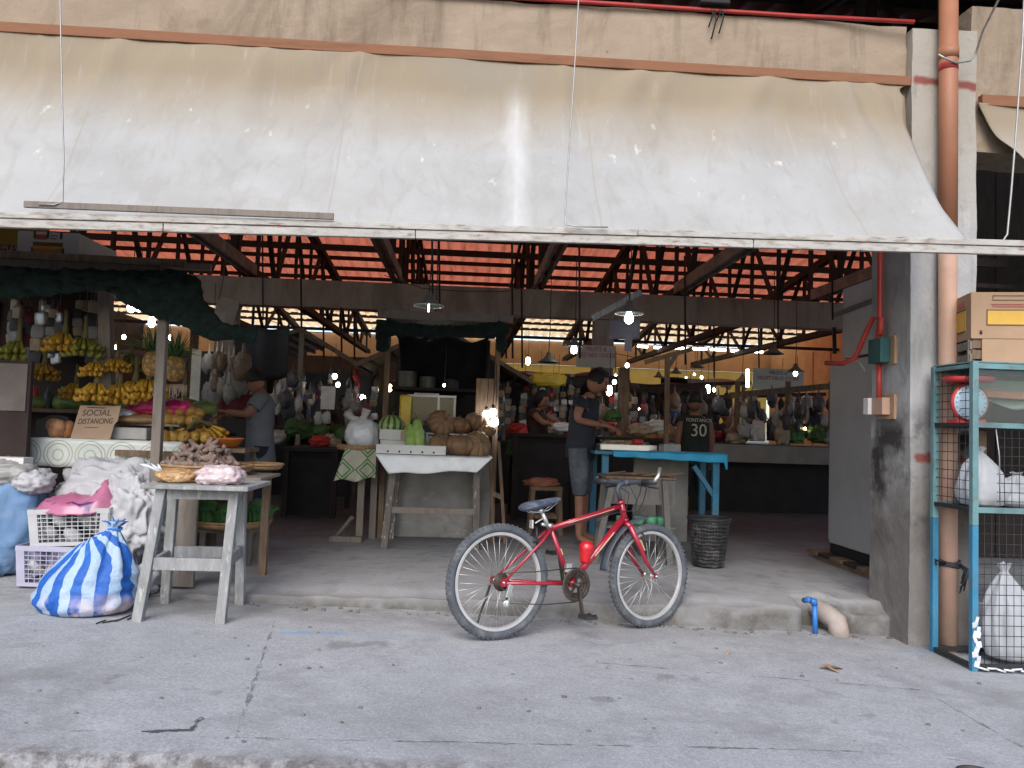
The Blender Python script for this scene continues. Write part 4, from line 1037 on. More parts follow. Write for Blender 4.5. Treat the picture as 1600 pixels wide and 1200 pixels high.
for k in range(60):
    px = rg.uniform(20, 1560); py = rg.uniform(975, 1160); p = rd(px, py); r = rg.uniform(.003, .010)
    m.blob(V((p.x, p.y, roadz(p.x) + r * .3)), (r * 1.3, r, r * .7), 7, 5, .3, 2, k)
for k in range(80):
    px = rg.uniform(380, 1440); p = at(px, 950, .30); r = rg.uniform(.004, .014)
    m.blob(V((p.x, .30 - rg.random() * .10, roadz(p.x) + r * .3)), (r * 1.4, r, r * .7), 7, 5, .3, 2, k)
tag(m.build('grit', 'floor_concrete', base=False), 'scattered small stones and grit lying on the pavement', 'grit', kind='stuff')
m = MB()
for k in range(7):
    p = rd(150 + k * 9 + 6 * math.sin(k * 3), 976 - k * 1.2); q = rd(165 + k * 10, 971 - k * 1.5 + 3 * math.sin(k))
    m.tube([p + V((0, 0, .006)), q + V((0, 0, .008))], .004, 5)
tag(m.build('twigs', 'black_iron', base=False), 'dark twigs and straws lying between the striped sack and the bench', 'twigs')
# ring of a drain cover sunk in the pavement edge
p = rd(1514, 1203)
dr = T('drain_ring', 'rusty round drain rim sunk in the corner of the pavement', 'drain', (p.x, p.y - .06, roadz(p.x)))
MB().lathe([(.062, -.03), (.072, .010), (.079, .012), (.083, 0)], n=32).build('rim', 'grease_steel', dr); MB().lathe([(0, -.0), (.064, .0)], (0, 0, .003), n=24).build('hole', 'black', dr)
# ================================================================= fruit stall on the left
mk('ripe_banana', (.40, .215, .02), .5, .2, 14, stain=((.25, .13, .02), .5, 22)); mk('green_banana', (.17, .165, .025), .5, .2, 14, stain=((.12, .10, .02), .5, 22))
mk('stem_brown', (.12, .10, .04), .8, .3, 10); mk('leaf_green', (.05, .11, .03), .6, .3, 10)
mk('net_green', (.007, .019, .016), .95, .5, 12, .8, 60); mk('magenta_bag', (.52, .03, .14), .4, .15, 8)
mk('basket_weave', (.33, .20, .10), .8, .3, 30, .7, 60); mk('dark_panel', (.035, .022, .02), .9, .3, 4); mk('grey_board', (.14, .115, .10), .85, .2, 4, stain=((.25, .24, .23), .4, 3))
mk('orange_fruit', (.45, .16, .05), .6, .3, 12); mk('root_brown', (.21, .15, .125), .9, .45, 22, .6, 40); mk('cabbage', (.06, .17, .055), .55, .3, 9, .4, 30, stain=((.16, .30, .12), .5, 6))
mk('foam_white', (.58, .58, .57), .7, .06, 6, .15, 60); mk('maroon', (.16, .012, .02), .6, .1); mk('paper_white', (.62, .61, .60), .7, .06, 4)
def oilcloth():
    s = NT('oilcloth'); x, y, z = s.xyz()
    fx = s.ma('SUBTRACT', s.ma('FRACT', s.ma('MULTIPLY', x, 4.6)), .5); fz = s.ma('SUBTRACT', s.ma('FRACT', s.ma('MULTIPLY', s.ma('ADD', z, .02), 4.6)), .5)
    d = s.ma('ADD', s.ma('SQRT', s.ma('ADD', s.ma('MULTIPLY', fx, fx), s.ma('MULTIPLY', fz, fz))), s.ma('MULTIPLY', s.ma('SUBTRACT', s.noise(18, 2), .5), .05))
    c = s.mix(s.ramp(s.noise(4, 4), .3, .7), (.50, .53, .50), (.62, .64, .60))
    for rr in (.46, .36, .17):
        c = s.mix(s.ramp(s.ma('ABSOLUTE', s.ma('SUBTRACT', d, rr)), .028, .012, 0, .7), c, (.25, .26, .18))
    s.set(col=c, rough=.3, spec=.5)
oilcloth()
def tl(px, py, Y): return at(px, py, Y)
YT = .90
L, Rr = at(48, 686, YT).x, at(285, 692, YT).x
zt1 = at(160, 687, YT).z
ft = T('fruit_table', 'display table under a patterned oilcloth holding the cardboard sign and fruit', 'table', ((L + Rr) / 2, YT + .4, 0))
MB().bb((L + .02, YT + .02, zt1 - .035), (Rr - .02, YT + .95, zt1 - .004)).build('top', 'grey_wood', ft, True)
for x in (L + .06, Rr - .06):
    for y in (YT + .08, YT + .85): MB().bb((x - .03, y - .03, 0), (x + .03, y + .03, zt1 - .036)).build('leg', 'brown_wood', ft, True)
zl = at(160, 731, YT).z
def oc(u, v):
    x = L + (Rr - L) * u
    if v < .5: y, z = YT + .95 - (.95) * v * 2, zt1
    else: f = (v - .5) * 2; y, z = YT - .004 - .012 * math.sin(u * 26 + 2 * math.sin(u * 9)) * f, zt1 - (zt1 - zl) * f + .012 * noise.noise(V((u * 8, 3, 1))) * f
    return V((x, y, z))
tag(MB().grid(oc, 60, 12).build('oilcloth', 'oilcloth', solid=.003), 'pale oilcloth with a ring pattern hanging over the fruit table', 'oilcloth')
pz = at(225, 709, YT - .05); MB().bb((pz.x - .2, YT - .05, pz.z - .02), (Rr - .01, YT - .022, pz.z + .022)).build('rail', 'brown_wood', ft, True)
# stall frame
fs = T('fruit_stall', 'rough timber fruit stall with a flat board roof at the left of the opening', 'stall', (-2.9, 1.5, 0))
def post(px0, py0, px1, py1, Y, w, mat, par):
    a, b = at(px0, py0, Y), at(px1, py1, Y); d = (b - a) / (b.z - a.z); g = a - d * a.z
    MB().bar(g, b, w, w, hint=V((0, 1, 0))).build('post', mat, par, True, bevel=.004)
post(170, 700, 164, 418, 1.12, .085, 'grey_wood', fs); post(243, 740, 260, 415, .66, .062, 'grey_wood', fs)
pz = at(300, 600, 2.3).x; MB().bb((pz - .03, 2.27, 0), (pz + .03, 2.33, 2.05)).build('post', 'brown_wood', fs, True)
MB().bb((-4.2, 2.27, 0), (-4.14, 2.33, 2.05)).build('post', 'brown_wood', fs, True)
xe = at(296, 430, 2.4).x + .16; zf0 = at(150, 425, .68).z
a, b = at(-40, 394, .66), at(290, 412, .66); MB().bar(a + V((-.8, 0, 0)), b, .03, .05).build('fascia', 'brown_wood', fs, True)
a, b = at(-40, 414, .68), at(250, 420, .68); MB().bar(a + V((-.8, 0, 0)), b, .03, .09).build('fascia', 'grey_wood', fs, True)
zf0 = at(60, 398, .80).z - .045
for k in range(7): y = .72 + k * .27; MB().bb((-4.3, y, zf0 + .02), (xe - .16, y + .26, zf0 + .04)).build('roof_board', 'dark_timber', fs, True)
a = at(330, 418, 1.3); MB().bar((-2.4, 1.3, a.z), a, .04, .05).build('beam', 'grey_wood', fs, True)
MB().bb((-4.3, 2.34, .0), (at(150, 600, 2.36).x, 2.37, zf0 + .02)).build('back_panel', 'dark_panel', fs, True)
zs = at(150, 641, 1.95).z; MB().bb((-4.2, 1.8, zs - .03), (at(240, 640, 1.9).x, 2.3, zs)).build('shelf', 'brown_wood', fs, True)
NT_ = [(-60, 416), (0, 418), (100, 422), (200, 424), (290, 424), (312, 440), (318, 470), (345, 503), (375, 512), (402, 520)]
NB_ = [(-60, 470), (0, 467), (80, 461), (140, 452), (168, 452), (215, 485), (262, 500), (296, 512), (325, 530), (402, 533)]
def poly(L_, u):
    k = u * (len(L_) - 1); i = min(int(k), len(L_) - 2); f = k - i
    return L_[i][0] + (L_[i + 1][0] - L_[i][0]) * f, L_[i][1] + (L_[i + 1][1] - L_[i][1]) * f
m = MB()
def netf(off):
    def fn(u, v):
        a, b = poly(NT_, u), poly(NB_, u); Y = .585 + off + (.5 * max(0, u - .72))
        p = at(a[0] + (b[0] - a[0]) * v, a[1] + (b[1] - a[1]) * v, Y); q = V((p.x * 14, p.z * 14, off * 50))
        return p + V((.012 * noise.noise(q + V((3, 0, 0))), -.03 * math.sin(v * 3.1) + .03 * noise.noise(q) + .02 * noise.noise(q * 2.3), .02 * noise.noise(q * .8 + V((0, 5, 0))) + .012 * noise.noise(q * 2.2)))
    return fn
m.grid(netf(0), 150, 16); m.grid(netf(.07), 150, 16)
tag(m.build('netting', 'net_green', solid=.012), 'dark green shade netting bundled along the edge of the fruit stall roof', 'netting')
# things on the stall roof
a = at(26, 396, .80); b = at(122, 398, .80); zt_ = at(60, 362, .80).z
ct = T('fruit_carton', 'white fruit carton with printed panels lying on the stall roof', 'carton', ((a.x + b.x) / 2, .80, zf0 + .045))
wd = (b.x - a.x) / 2; hh = zt_ - zf0 - .045
m = MB(); m.box((0, .30, hh / 2), (2 * wd, .60, hh))
for k in (-.45, -.02, .42): m.box((k * wd, -.002, hh - .02), (.012, .01, .05), m=1)
m.box((-wd * .5, -.002, .03), (.012, .008, .04), m=1); m.box((wd * .5, -.002, .03), (.012, .008, .04), m=1)
m.build('box', ['paper_white', 'grease_steel'], ct)
m = MB(); m.box((0, -.0025, .05), (.20, .003, .085)); m.build('printed_panel', 'label_yellow', ct)
m = MB(); m.box((0, -.0045, .075), (.20, .002, .025)); m.build('printed_band', 'ink_brown', ct); m = MB(); m.box((-.05, -.003, .125), (.085, .003, .035)); m.build('red_label', 'ink_red', ct)
m = MB(); m.box((0, -.0065, .035), (.19, .002, .02)); m.build('orange_stripe', 'pk_orange', ct)
m = MB(); m.box((.04, -.003, .137), (.05, .002, .006)); m.box((.035, -.003, .118), (.045, .002, .006)); m.build('small_print', 'ink_brown', ct)
a, b = at(-60, 336, .95), at(31, 394, .95)
yb = T('yellow_carton', 'tall yellow printed carton with a maroon band on the stall roof', 'carton', ((a.x + b.x) / 2, 1.0, b.z - .02))
hw = (b.x - a.x) / 2; hz = a.z - b.z + .15
mk('carton_yellow', (.42, .25, .02), .6, .12, 3)
MB().box((0, .15, hz / 2), (2 * hw, .36, hz)).build('box', 'carton_yellow', yb, bevel=.004)
m = MB(); m.box((0, -.032, .035), (2 * hw - .002, .003, .075)); m.build('printed_band', 'maroon', yb)
text('lettering', 'APPLES', .055, 'paper_white', yb, (hw - .11, -.035, .045))
# hung and laid bananas
def banana_bunch(n, mat, L=.15, seed=0):
    rg = random.Random(seed); t = T('banana_bunch', '', 'bananas')
    m = MB()
    for row in range(2):
        for k in range(n):
            a = (k / (n - 1) - .5) * 2.5 + rg.uniform(-.06, .06)
            d = V((math.sin(a), -math.cos(a) * .9, 0))
            z0 = -.05 - row * .065; r0_ = .03; pts = []; rs = []
            LL = L * rg.uniform(.9, 1.08)
            for i in range(7):
                f = i / 6; ang = -.9 + 1.5 * f
                pts.append(V((0, 0, z0)) + d * (r0_ + LL * (.10 + .62 * math.sin(f * 1.5))) + V((0, 0, -LL * .62 * math.sin(f * 2.3) * (1 - .35 * f) + .02 * row)))
                rs.append((.006, .013, .0175, .019, .018, .013, .004)[i] * L / .15)
            m.tube(pts, rs, 7)
    m.build('fruit', mat, t)
    m = MB(); m.tube([(0, 0, .11), (.004, 0, .02), (0, 0, -.06), (0, .004, -.16)], [.012, .014, .024, .010], 8); m.build('stem', 'stem_brown', t)
    return t
bA = banana_bunch(7, 'ripe_banana', .15, 1); bB = banana_bunch(7, 'green_banana', .15, 2); 
GB = 'bananas hung on the fruit stall'
used = {}
def place(src, loc, rz, label, sc=1.0, group=None):
    o = src if src.name not in used else dup(src)
    used[src.name] = 1
    o.location = loc; o.rotation_euler = rz if isinstance(rz, tuple) else (0, 0, rz); o.scale = (sc,) * 3
    o['label'] = label
    if group: o['group'] = group
    return o
for src, px, py, Y, rz, sc, lab in (
        (bA, 70, 560, 1.6, .3, 1.0, 'dim banana bunch hanging deep inside, lower left of the highest one'), (bB, 205, 545, 1.5, .9, 1.0, 'dim banana bunch hanging deep inside under the twin bulbs'), (bA, 120, 590, 1.5, -.8, .95, 'dim banana bunch hanging deep inside above the cardboard sign'),
        (bA, 102, 510, 1.0, -.3, 1.05, 'yellow banana bunch hanging highest, left of the thick grey post'),
        (bB, 133, 518, 1.02, .4, 1.05, 'greenish banana bunch hanging right against the highest yellow one'),
        (bB, 30, 522, .92, -.5, 1.1, 'yellow green banana bunch at the outer end of the fruit stall'),
        (bA, 150, 558, 1.0, -.4, .8, 'small yellow banana bunch peeping out left of the thick post, upper'),
        (bA, 183, 552, 1.1, .5, .8, 'small dull banana bunch just right of the thick post, under the bulbs'),
        (bA, 152, 588, .98, -.2, 1.0, 'yellow banana bunch peeping out left of the thick post, lower'),
        (bA, 188, 590, 1.1, .3, 1.1, 'big yellow banana bunch right of the thick post above the magenta bag'),
        (bA, 212, 584, 1.15, -.2, 1.15, 'big yellow banana bunch in the middle between both posts'),
        (bA, 234, 582, 1.1, .5, 1.1, 'big yellow banana bunch nearest the leaning post, under the pineapple')):
    place(src, at(px, py, Y), rz, lab, sc, GB)
for px, py, Y, rz, sc, lab in ((300, 664, 1.05, (R(70), 0, .5), 1.0, 'yellow banana bunch lying on the table corner past the leaning post'), (318, 660, 1.15, (R(75), 0, -.5), .95, 'yellow banana bunch lying upright at the far table corner by the red basin'), (270, 672, 1.0, (R(80), 0, .2), .8, 'short yellow bananas lying just behind the leaning post')):
    place(bA, at(px, py, Y), rz, lab, sc, 'bananas laid on the fruit table')
bx_ = T('green_bananas', 'two green cooking bananas lying behind the yellow ones on the table', 'bananas', at(285, 664, 1.25))
m = MB()
for k in range(4): m.tube([(-.12, k * .03, 0), (-.04, k * .03, .02), (.05, k * .03, .02), (.12, k * .03, 0)], [.006, .02, .02, .005], 8)
m.build('fruit', 'green_banana', bx_)
# pineapples
def pinemat():
    s = NT('pineapple_skin'); v = s.n('ShaderNodeTexVoronoi', 0, None, Vector=s.map(scale=(1, 1, .9)), Scale=38)
    c = s.mix(s.ramp(v, .1, .6), (.50, .24, .06), (.16, .10, .03)); s.set(col=c, rough=.7); s.bump(v, -.9, .01)
pinemat()
def pineapple():
    t = T('pineapple', '', 'pineapple', group='pineapples hung on the fruit stall')
    MB().blob((0, 0, .09), (.07, .07, .095), 24, 16, p=.85).build('fruit', 'pineapple_skin', t)
    m = MB(); rg = random.Random(8)
    for k in range(34):
        a = k * 2.4; el = .35 + k / 34 * 1.1; l = .16 + .06 * rg.random(); d = V((math.cos(a) * math.cos(el), math.sin(a) * math.cos(el), math.sin(el)))
        p0 = V((.02 * math.cos(a), .02 * math.sin(a), .175)); p1 = p0 + d * l * .5; p2 = p0 + d * l + V((0, 0, -.045 * math.cos(el)))
        m.tube([p0, p1, p2], [(.012, .003), (.010, .003), (.001, .001)], 5)
    m.build('crown', 'leaf_green', t)
    return t
pa = pineapple()
place(pa, at(272, 596, .92), .3, 'orange pineapple hanging right of the leaning post', 1.0); place(pa, at(238, 588, .95), 1.3, 'duller pineapple hanging left of the leaning post', 1.0)
m = MB()
for k in range(9): p = at(266 + k * 2.5, 600, .92); m.tube([p, p + V((.01 * math.sin(k), 0, -.06)), p + V((.015 * math.sin(k * 2), 0, -.10 - .02 * math.sin(k * 3)))], [.004, .003, .002], 5)
tag(m.build('dry_roots', 'pk_tan'), 'pale dry roots dangling under the orange pineapple', 'roots')
m = MB(); p = at(228, 634, 1.3); bag(p, (.14, .10, .085), 71, 2.2, .25, 44, 28, mb=m, flat=.7); tag(m.build('plastic_bag', 'magenta_bag'), 'bright magenta plastic bag on the shelf behind the leaning post', 'plastic bag')
m = MB(); p = at(278, 640, 1.35); bag(p, (.12, .10, .07), 73, 2.2, .28, 44, 28, mb=m, flat=.7); tag(m.build('plastic_bag', 'magenta_bag'), 'magenta and white plastic bag right of the leaning post', 'plastic bag')
p = at(218, 652, 1.3); MB_ = MB().bb((p.x - .30, 1.15, p.z - .06), (p.x + .35, 1.6, p.z - .045)); tag(MB_.build('display_board', 'grey_wood'), 'weathered display board raised behind the table rail', 'board')
for x_ in (p.x - .28, p.x + .33):
    pass
# sign, produce bags
a, b = at(112, 688, YT + .06), at(174, 688, YT + .06); hT = at(148, 632, YT + .14).z - zt1
sg = T('cardboard_sign', 'brown cardboard sign with handwritten lettering propped on the oilcloth', 'sign', ((a.x + b.x) / 2, YT + .04, zt1 + .003)); sg.rotation_euler = (R(-14), 0, R(0))
w2 = (b.x - a.x) / 2
m = MB(); m.prism([(-w2, 0), (w2 - .003, 0), (w2 + .012, hT * .45), (w2 + .03, hT * .55), (w2 + .035, hT), (-w2 + .025, hT - .006)], 0, .006); m.build('board', 'cardboard', sg)
text('lettering', 'SOCIAL', .062, 'marker', sg, (.012, -.002, hT * .76), (R(90), R(-2), 0), sx=.95, shear=.12)
text('lettering', 'DISTANCING', .056, 'marker', sg, (.012, -.002, hT * .51), (R(90), R(-3), 0), sx=.72, shear=.28)
MB().box((-.005, -.001, hT * .33), (.10, .001, .004)).build('underline', 'marker', sg); MB().box((0, -.001, hT * .92), (.12, .001, .006)).build('scrawl', 'marker', sg)
m = MB(); rg = random.Random(2)
p = at(90, 668, YT + .12)
for k in range(7): m.blob(p + V((rg.uniform(-.06, .06), rg.uniform(-.04, .04), rg.uniform(-.03, .03))), (.045, .045, .05), 14, 10, .05, 2, k)
o = T('fruit_bag', 'clear bag of orange brown fruit left of the cardboard sign', 'bag of fruit', p)
m.build('fruit', 'orange_fruit', o, True)
m = MB(); bag(p + V((-.02, 0, .0)), (.125, .09, .085), 81, 2.2, .15, 36, 24, mb=m, flat=.8); m.build('film', 'glass_pane', o, True)
p = at(205, 678, YT + .2); m = MB(); m.bb((p.x - .12, YT + .12, zt1 + .004), (p.x + .14, YT + .38, zt1 + .09)); tag(m.build('produce_box', 'bag_grey', bevel=.008), 'low greyish box of produce right of the cardboard sign', 'box')
p = at(212, 660, YT + .3); m = MB(); m.blob((p.x, YT + .34, zt1 + .145), (.20, .17, .04), 24, 12, .06, 4, 5, flat=.7); tag(m.build('winnowing_tray', 'basket_weave'), 'shallow woven tray lying over the greyish produce box', 'tray')
m = MB(); bag((p.x - .08, YT + .30, zt1 + .185), (.08, .06, .035), 91, 2.5, .3, 30, 20, mb=m, flat=.6); tag(m.build('plastic_bag', 'plastic_clear_white'), 'small white plastic bag on the woven tray behind the sign', 'plastic bag')
mk('mango', (.36, .20, .04), .5, .35, 5, stain=((.20, .24, .05), .7, 4)); mk('papaya', (.10, .17, .04), .5, .3, 5, stain=((.36, .24, .05), .6, 4))
def fruit(name, mat, r):
    t = T(name, '', name); MB().blob((0, 0, r[2] * .8), r, 18, 14, .07, 2, 6, p=.95).build('flesh', mat, t); MB().tube([(r[0] * .9, 0, r[2] * .9), (r[0] * 1.15, 0, r[2])], [.006, .004], 6).build('stalk', 'stem_brown', t); return t
mg, pp_ = fruit('mango', 'mango', (.06, .042, .042)), fruit('papaya', 'papaya', (.12, .065, .065))
rg = random.Random(21); pb2 = at(218, 652, 1.3)
for k in range(16): place(mg, (pb2.x + .0 + (k % 8) * .06 + rg.uniform(-.01, .01), 1.22 + .09 * (k // 8) + rg.uniform(-.01, .01), pb2.z - .044 + .06 * (k // 8)), (rg.uniform(-.3, .3), rg.uniform(-.3, .3), rg.uniform(0, 6)), 'yellow green mango on the display board behind the table rail', rg.uniform(.85, 1.15), 'mangoes on the display board')
for k in range(9): place(pp_, (at(60, 640, 2.0).x + k * .17, 1.98 + .05 * (k % 2), at(150, 641, 1.95).z + .001), (0, 0, rg.uniform(-.6, .6)), 'green papaya on the back shelf of the fruit stall', rg.uniform(.8, 1.1), 'papayas on the back shelf')
for k in range(7): place(mg, (at(258, 684, 1.0).x + .05 * k, .96 + .05 * (k % 3), zt1 + .002), (0, 0, rg.uniform(0, 6)), 'yellow mango at the front corner of the fruit table', rg.uniform(.9, 1.1), 'mangoes at the table corner')
# left board
a, b = at(-70, 560, .70), at(40, 712, .70)
lb = T('leaning_board', 'grey board standing at the outer end of the fruit table', 'panel', ((a.x + b.x) / 2, .72, 0)); MB().bb((a.x - .4, .70, .0), (b.x, .74, a.z)).build('board', 'dark_panel', lb, True); MB().bb((a.x - .4, .69, b.z + .30), (b.x - .02, .699, a.z - .02)).build('upper_sheet', 'grey_board', lb, True)
p = at(20, 718, .60); m = MB(); m.bb((p.x - .5, .56, p.z - .03), (p.x + .09, .68, p.z + .015)); tag(m.build('paper_stack', 'paper_white'), 'flattened printed white box on the sacks by the grey board', 'box')

# ---------------------------------------------------------------- ginger trays, cabbages
YG = .55
zg = at(320, 742, YG).z
tp = T('plank_stand', 'low stand on a wide grey plank leg carrying the ginger tray behind the bench', 'stand', (-1.75, YG, 0))
a = at(268, 800, .38); MB().bb((a.x - .02, .40, 0), (a.x + .155, .43, zg - .02)).build('leg', 'grey_wood', tp, True, bevel=.004)
MB().bb((a.x - .06, .40, zg - .019), (a.x + .55, .95, zg)).build('top', 'grey_wood', tp, True); MB().bb((a.x + .45, .85, 0), (a.x + .50, .90, zg - .02)).build('leg', 'brown_wood', tp, True)
def tray(c, r, h, label, tilt=(0, 0, 0)):
    t = T('winnowing_tray', label, 'tray', c, rot=tilt)
    m = MB(); m.lathe([(0, .004), (r * .82, .004), (r * .93, h * .4), (r, h), (r * 1.02, h), (r * .98, h * .3), (r * .84, -.004), (0, -.004)], n=40); m.build('weave', 'basket_weave', t)
    m = MB(); m.tube([(r * 1.01 * math.cos(i * math.pi / 20), r * 1.01 * math.sin(i * math.pi / 20), h) for i in range(40)], .010, 6, True); m.build('rim', 'basket_weave', t)
    return t
pg = at(322, 722, .62); tray((pg.x, .66, zg + .01), .29, .05, 'round woven tray heaped with ginger roots behind the bench')
m = MB(); rg = random.Random(6)
for k in range(230):
    a = rg.uniform(0, 6.3); rr = .24 * math.sqrt(rg.random()); p = V((pg.x - .03 + rr * math.cos(a), .66 + rr * math.sin(a) * .9, zg + .02 + (1 - (rr / .25) ** 2) * rg.uniform(.0, .20)))
    d = V((rg.uniform(-1, 1), rg.uniform(-1, 1), rg.uniform(-.2, .7))).normalized(); l = rg.uniform(.03, .06)
    m.tube([p - d * l, p, p + d * l + V((0, 0, .01))], [.012, .022, .011], 6)
tag(m.build('ginger_roots', 'root_brown', base=False), 'heap of knobbly brown ginger roots in the woven tray', 'ginger', kind='stuff')
p = at(405, 726, 1.15); tray((p.x, 1.15, p.z - .03), .17, .035, 'woven tray jutting out in front of the woman in grey')
MB_ = T('tray_stand', 'thin post stand under the outer woven tray', 'stand', (p.x, 1.15, 0)); MB().bb((p.x - .12, 1.12, 0), (p.x - .07, 1.17, p.z - .035)).build('post', 'brown_wood', MB_, True)
p = at(350, 690, 1.25); m = MB(); m.lathe([(0, 0), (.10, 0), (.14, .06), (.15, .065), (.14, .07), (.095, .012), (0, .01)], (p.x, 1.25, p.z - .04), 28); tag(m.build('basin', 'pk_orange'), 'red orange plastic basin between the bananas and the woman in grey', 'basin')
zr_ = p.z - .045; tt = T('rear_table', 'dark small table carrying the red orange basin', 'table', (p.x, 1.3, 0)); MB().bb((p.x - .25, 1.1, zr_ - .03), (p.x + .2, 1.5, zr_)).build('top', 'brown_wood', tt, True)
for x in (p.x - .22, p.x + .17): MB().bb((x - .02, 1.4, 0), (x + .02, 1.44, zr_ - .031)).build('leg', 'brown_wood', tt, True)
pc = at(362, 815, 1.35); zc_ = at(362, 822, 1.35).z
tray((pc.x, 1.35, zc_), .29, .05, 'wide woven tray of cabbages on a low stool under the bench')
st = T('low_stool', 'low wooden stool under the tray of cabbages', 'stool', (pc.x, 1.35, 0)); MB().bb((pc.x - .2, 1.2, zc_ - .035), (pc.x + .2, 1.5, zc_ - .006)).build('seat', 'grey_wood', st, True)
for x in (-.17, .17):
    for y in (1.23, 1.47): MB().bb((pc.x + x - .02, y - .02, 0), (pc.x + x + .02, y + .02, zc_ - .036)).build('leg', 'grey_wood', st, True)
def cabbage():
    t = T('cabbage', '', 'cabbage', group='cabbages on the low tray')
    MB().blob((0, 0, .085), (.105, .10, .09), 24, 16, .06, 2, 3).build('head', 'cabbage', t)
    m = MB()
    for k in range(5):
        a = k * 1.25
        m.grid(lambda u, v: V((math.cos(a + (u - .5) * 1.5) * (.09 + .05 * v ** 2 + .008 * math.sin(u * 30)), math.sin(a + (u - .5) * 1.5) * (.09 + .05 * v ** 2 + .008 * math.sin(u * 30)), .02 + .14 * v - .04 * v ** 3 + .008 * math.sin(u * 25) * v)), 16, 6)
    m.build('outer_leaves', 'cabbage', t, solid=.003)
    return t
cb = cabbage()
for k, (px, dy, sc, lab) in enumerate(((325, -.03, 1.05, 'cabbage nearest the wide grey plank on the low tray'), (360, -.10, 1.0, 'cabbage in the middle front of the low tray, behind the bench leg'), (402, .02, 1.1, 'large cabbage at the outer end of the low tray, by the bare foot'), (375, .12, .95, 'cabbage at the back of the low tray'))):
    p = at(px, 800, 1.35 + dy); place(cb, (p.x, 1.35 + dy, zc_ + .012), k * 1.3, lab, sc)

# ================================================================= centre stall
def white_leg_wood():
    mk('old_wood', (.15, .14, .13), .9, .35, 5, .6, 40, stretch=(5, 5, 1), stain=((.06, .055, .05), .6, 5))
    mk('counter_concrete', (.30, .29, .275), .9, .3, 3, .6, 30, stain=((.16, .15, .14), .7, 2.2), speck=((.40, .39, .37), .6, 5, .6))
    mk('peel_leg', (.14, .12, .105), .85, .25, 6, .5, 40, stretch=(4, 4, 1), speck=((.66, .65, .62), .9, 12, .60))
white_leg_wood()
YC = 2.25
fl_, fr_ = flr(600, 857), V((at(752, 800, YC + .05).x, YC + .05, 0))
lc, rc_ = at(586, 713, YC - .12), at(770, 712, YC - .12)
ztb = (lc.z + rc_.z) / 2
t2 = T('display_table', 'wooden display table draped in white plastic holding pumpkins and gourds', 'table', ((lc.x + rc_.x) / 2, YC + .25, 0))
MB().bb((lc.x + .03, YC - .10, ztb - .03), (rc_.x - .03, YC + .62, ztb - .006)).build('top', 'grey_wood', t2, True)
lt = V((at(615, 745, YC).x, YC + .02, ztb - .03)); rt_ = V((at(744, 745, YC).x, YC + .02, ztb - .03))
for a, b in ((V((fl_.x, YC - .04, 0)), lt), (V((rt_.x + .02, YC + .02, 0)), rt_), (V((fl_.x, YC + .6, 0)), lt + V((0, .55, 0))), (V((rt_.x + .02, YC + .6, 0)), rt_ + V((0, .55, 0)))):
    MB().bar(a, b, .06, .055, hint=V((0, 1, 0))).build('leg', 'peel_leg', t2, True, bevel=.004)
za = at(680, 798, YC).z; MB().bar((lt.x - .02, YC - .02, za), (rt_.x, YC + .0, za), .03, .055).build('rail', 'grey_wood', t2, True, bevel=.003)
lo0, lo1 = at(607, 741, YC - .13), at(745, 737, YC - .13)
def dr_(u, v):
    x0 = lc.x + (rc_.x - lc.x) * u; x1 = lo0.x + (lo1.x - lo0.x) * u
    if v < .4: f = v / .4; return V((x0, YC + .62 - .75 * f, ztb + .004))
    f = (v - .4) / .6; z1 = lo0.z + (lo1.z - lo0.z) * u
    return V((x0 + (x1 - x0) * f, YC - .13 - .02 * math.sin(f * 2) - .010 * f * math.sin(u * 19 + 1.5 * math.sin(u * 7)), ztb + .004 + (z1 - ztb) * f + .008 * f * math.sin(u * 11)))
mk('table_plastic', (.74, .76, .77), .4, .06, 5, .2, 20, stain=((.45, .46, .46), .4, 6))
tag(MB().grid(dr_, 50, 16).build('tablecloth', 'table_plastic', solid=.003), 'white plastic sheet draped over the front of the display table', 'tablecloth')
zt_ = ztb + .009
# concrete counter, stall frame with netting
cA, cB = at(592, 800, 2.98).x, at(770, 800, 2.98).x
cc = T('concrete_counter', 'rough concrete counter block standing behind the display table', 'counter', ((cA + cB) / 2, 3.2, 0)); zcc = ztb - .06
MB().bb((cA, 2.98, 0), (cB, 3.75, zcc)).build('block', 'counter_concrete', cc, True, bevel=.01)
cs = T('vegetable_stall', 'dark vegetable stall with thin posts and green netting behind the pumpkins', 'stall', ((cA + cB) / 2, 3.5, 0))
pst = [(603, 620, 2.86), (606, 560, 4.4), (776, 600, 2.86), (762, 560, 4.4)]
ztop = at(690, 502, 2.86).z
for px, py, Y in pst:
    x = at(px, py, Y).x; MB().bb((x - .025, Y - .025, 0), (x + .025, Y + .025, ztop)).build('post', 'brown_wood' if Y < 3 else 'dark_timber', cs, True, bevel=.003)
xl, xr_ = at(598, 520, 2.86).x, at(782, 520, 2.86).x
MB().bb((xl - .05, 2.80, ztop + .004), (xr_ + .12, 2.86, ztop + .08)).build('fascia', 'grey_wood', cs, True)
MB().bb((xl, 2.87, ztop + .03), (xr_, 4.5, ztop + .05)).build('roof', 'dark_panel', cs, True)
MB().bb((xl, 4.46, zcc), (xr_, 4.49, ztop - .30)).build('back_panel', 'black', cs, True)
zsh = at(680, 608, 3.9).z; MB().bb((xl + .03, 3.6, zsh - .03), (xr_ - .03, 4.3, zsh)).build('shelf', 'dark_timber', cs, True)
m = MB()
for i in range(15):
    p = at(600 + i * 13, 512 + 6 * math.sin(i * .2), 2.80)
    bag(p, (.085, .05, .075 - .02 * math.sin(i * .21)), 100 + i, 2.5, .3, 16, 12, mb=m, flat=None)
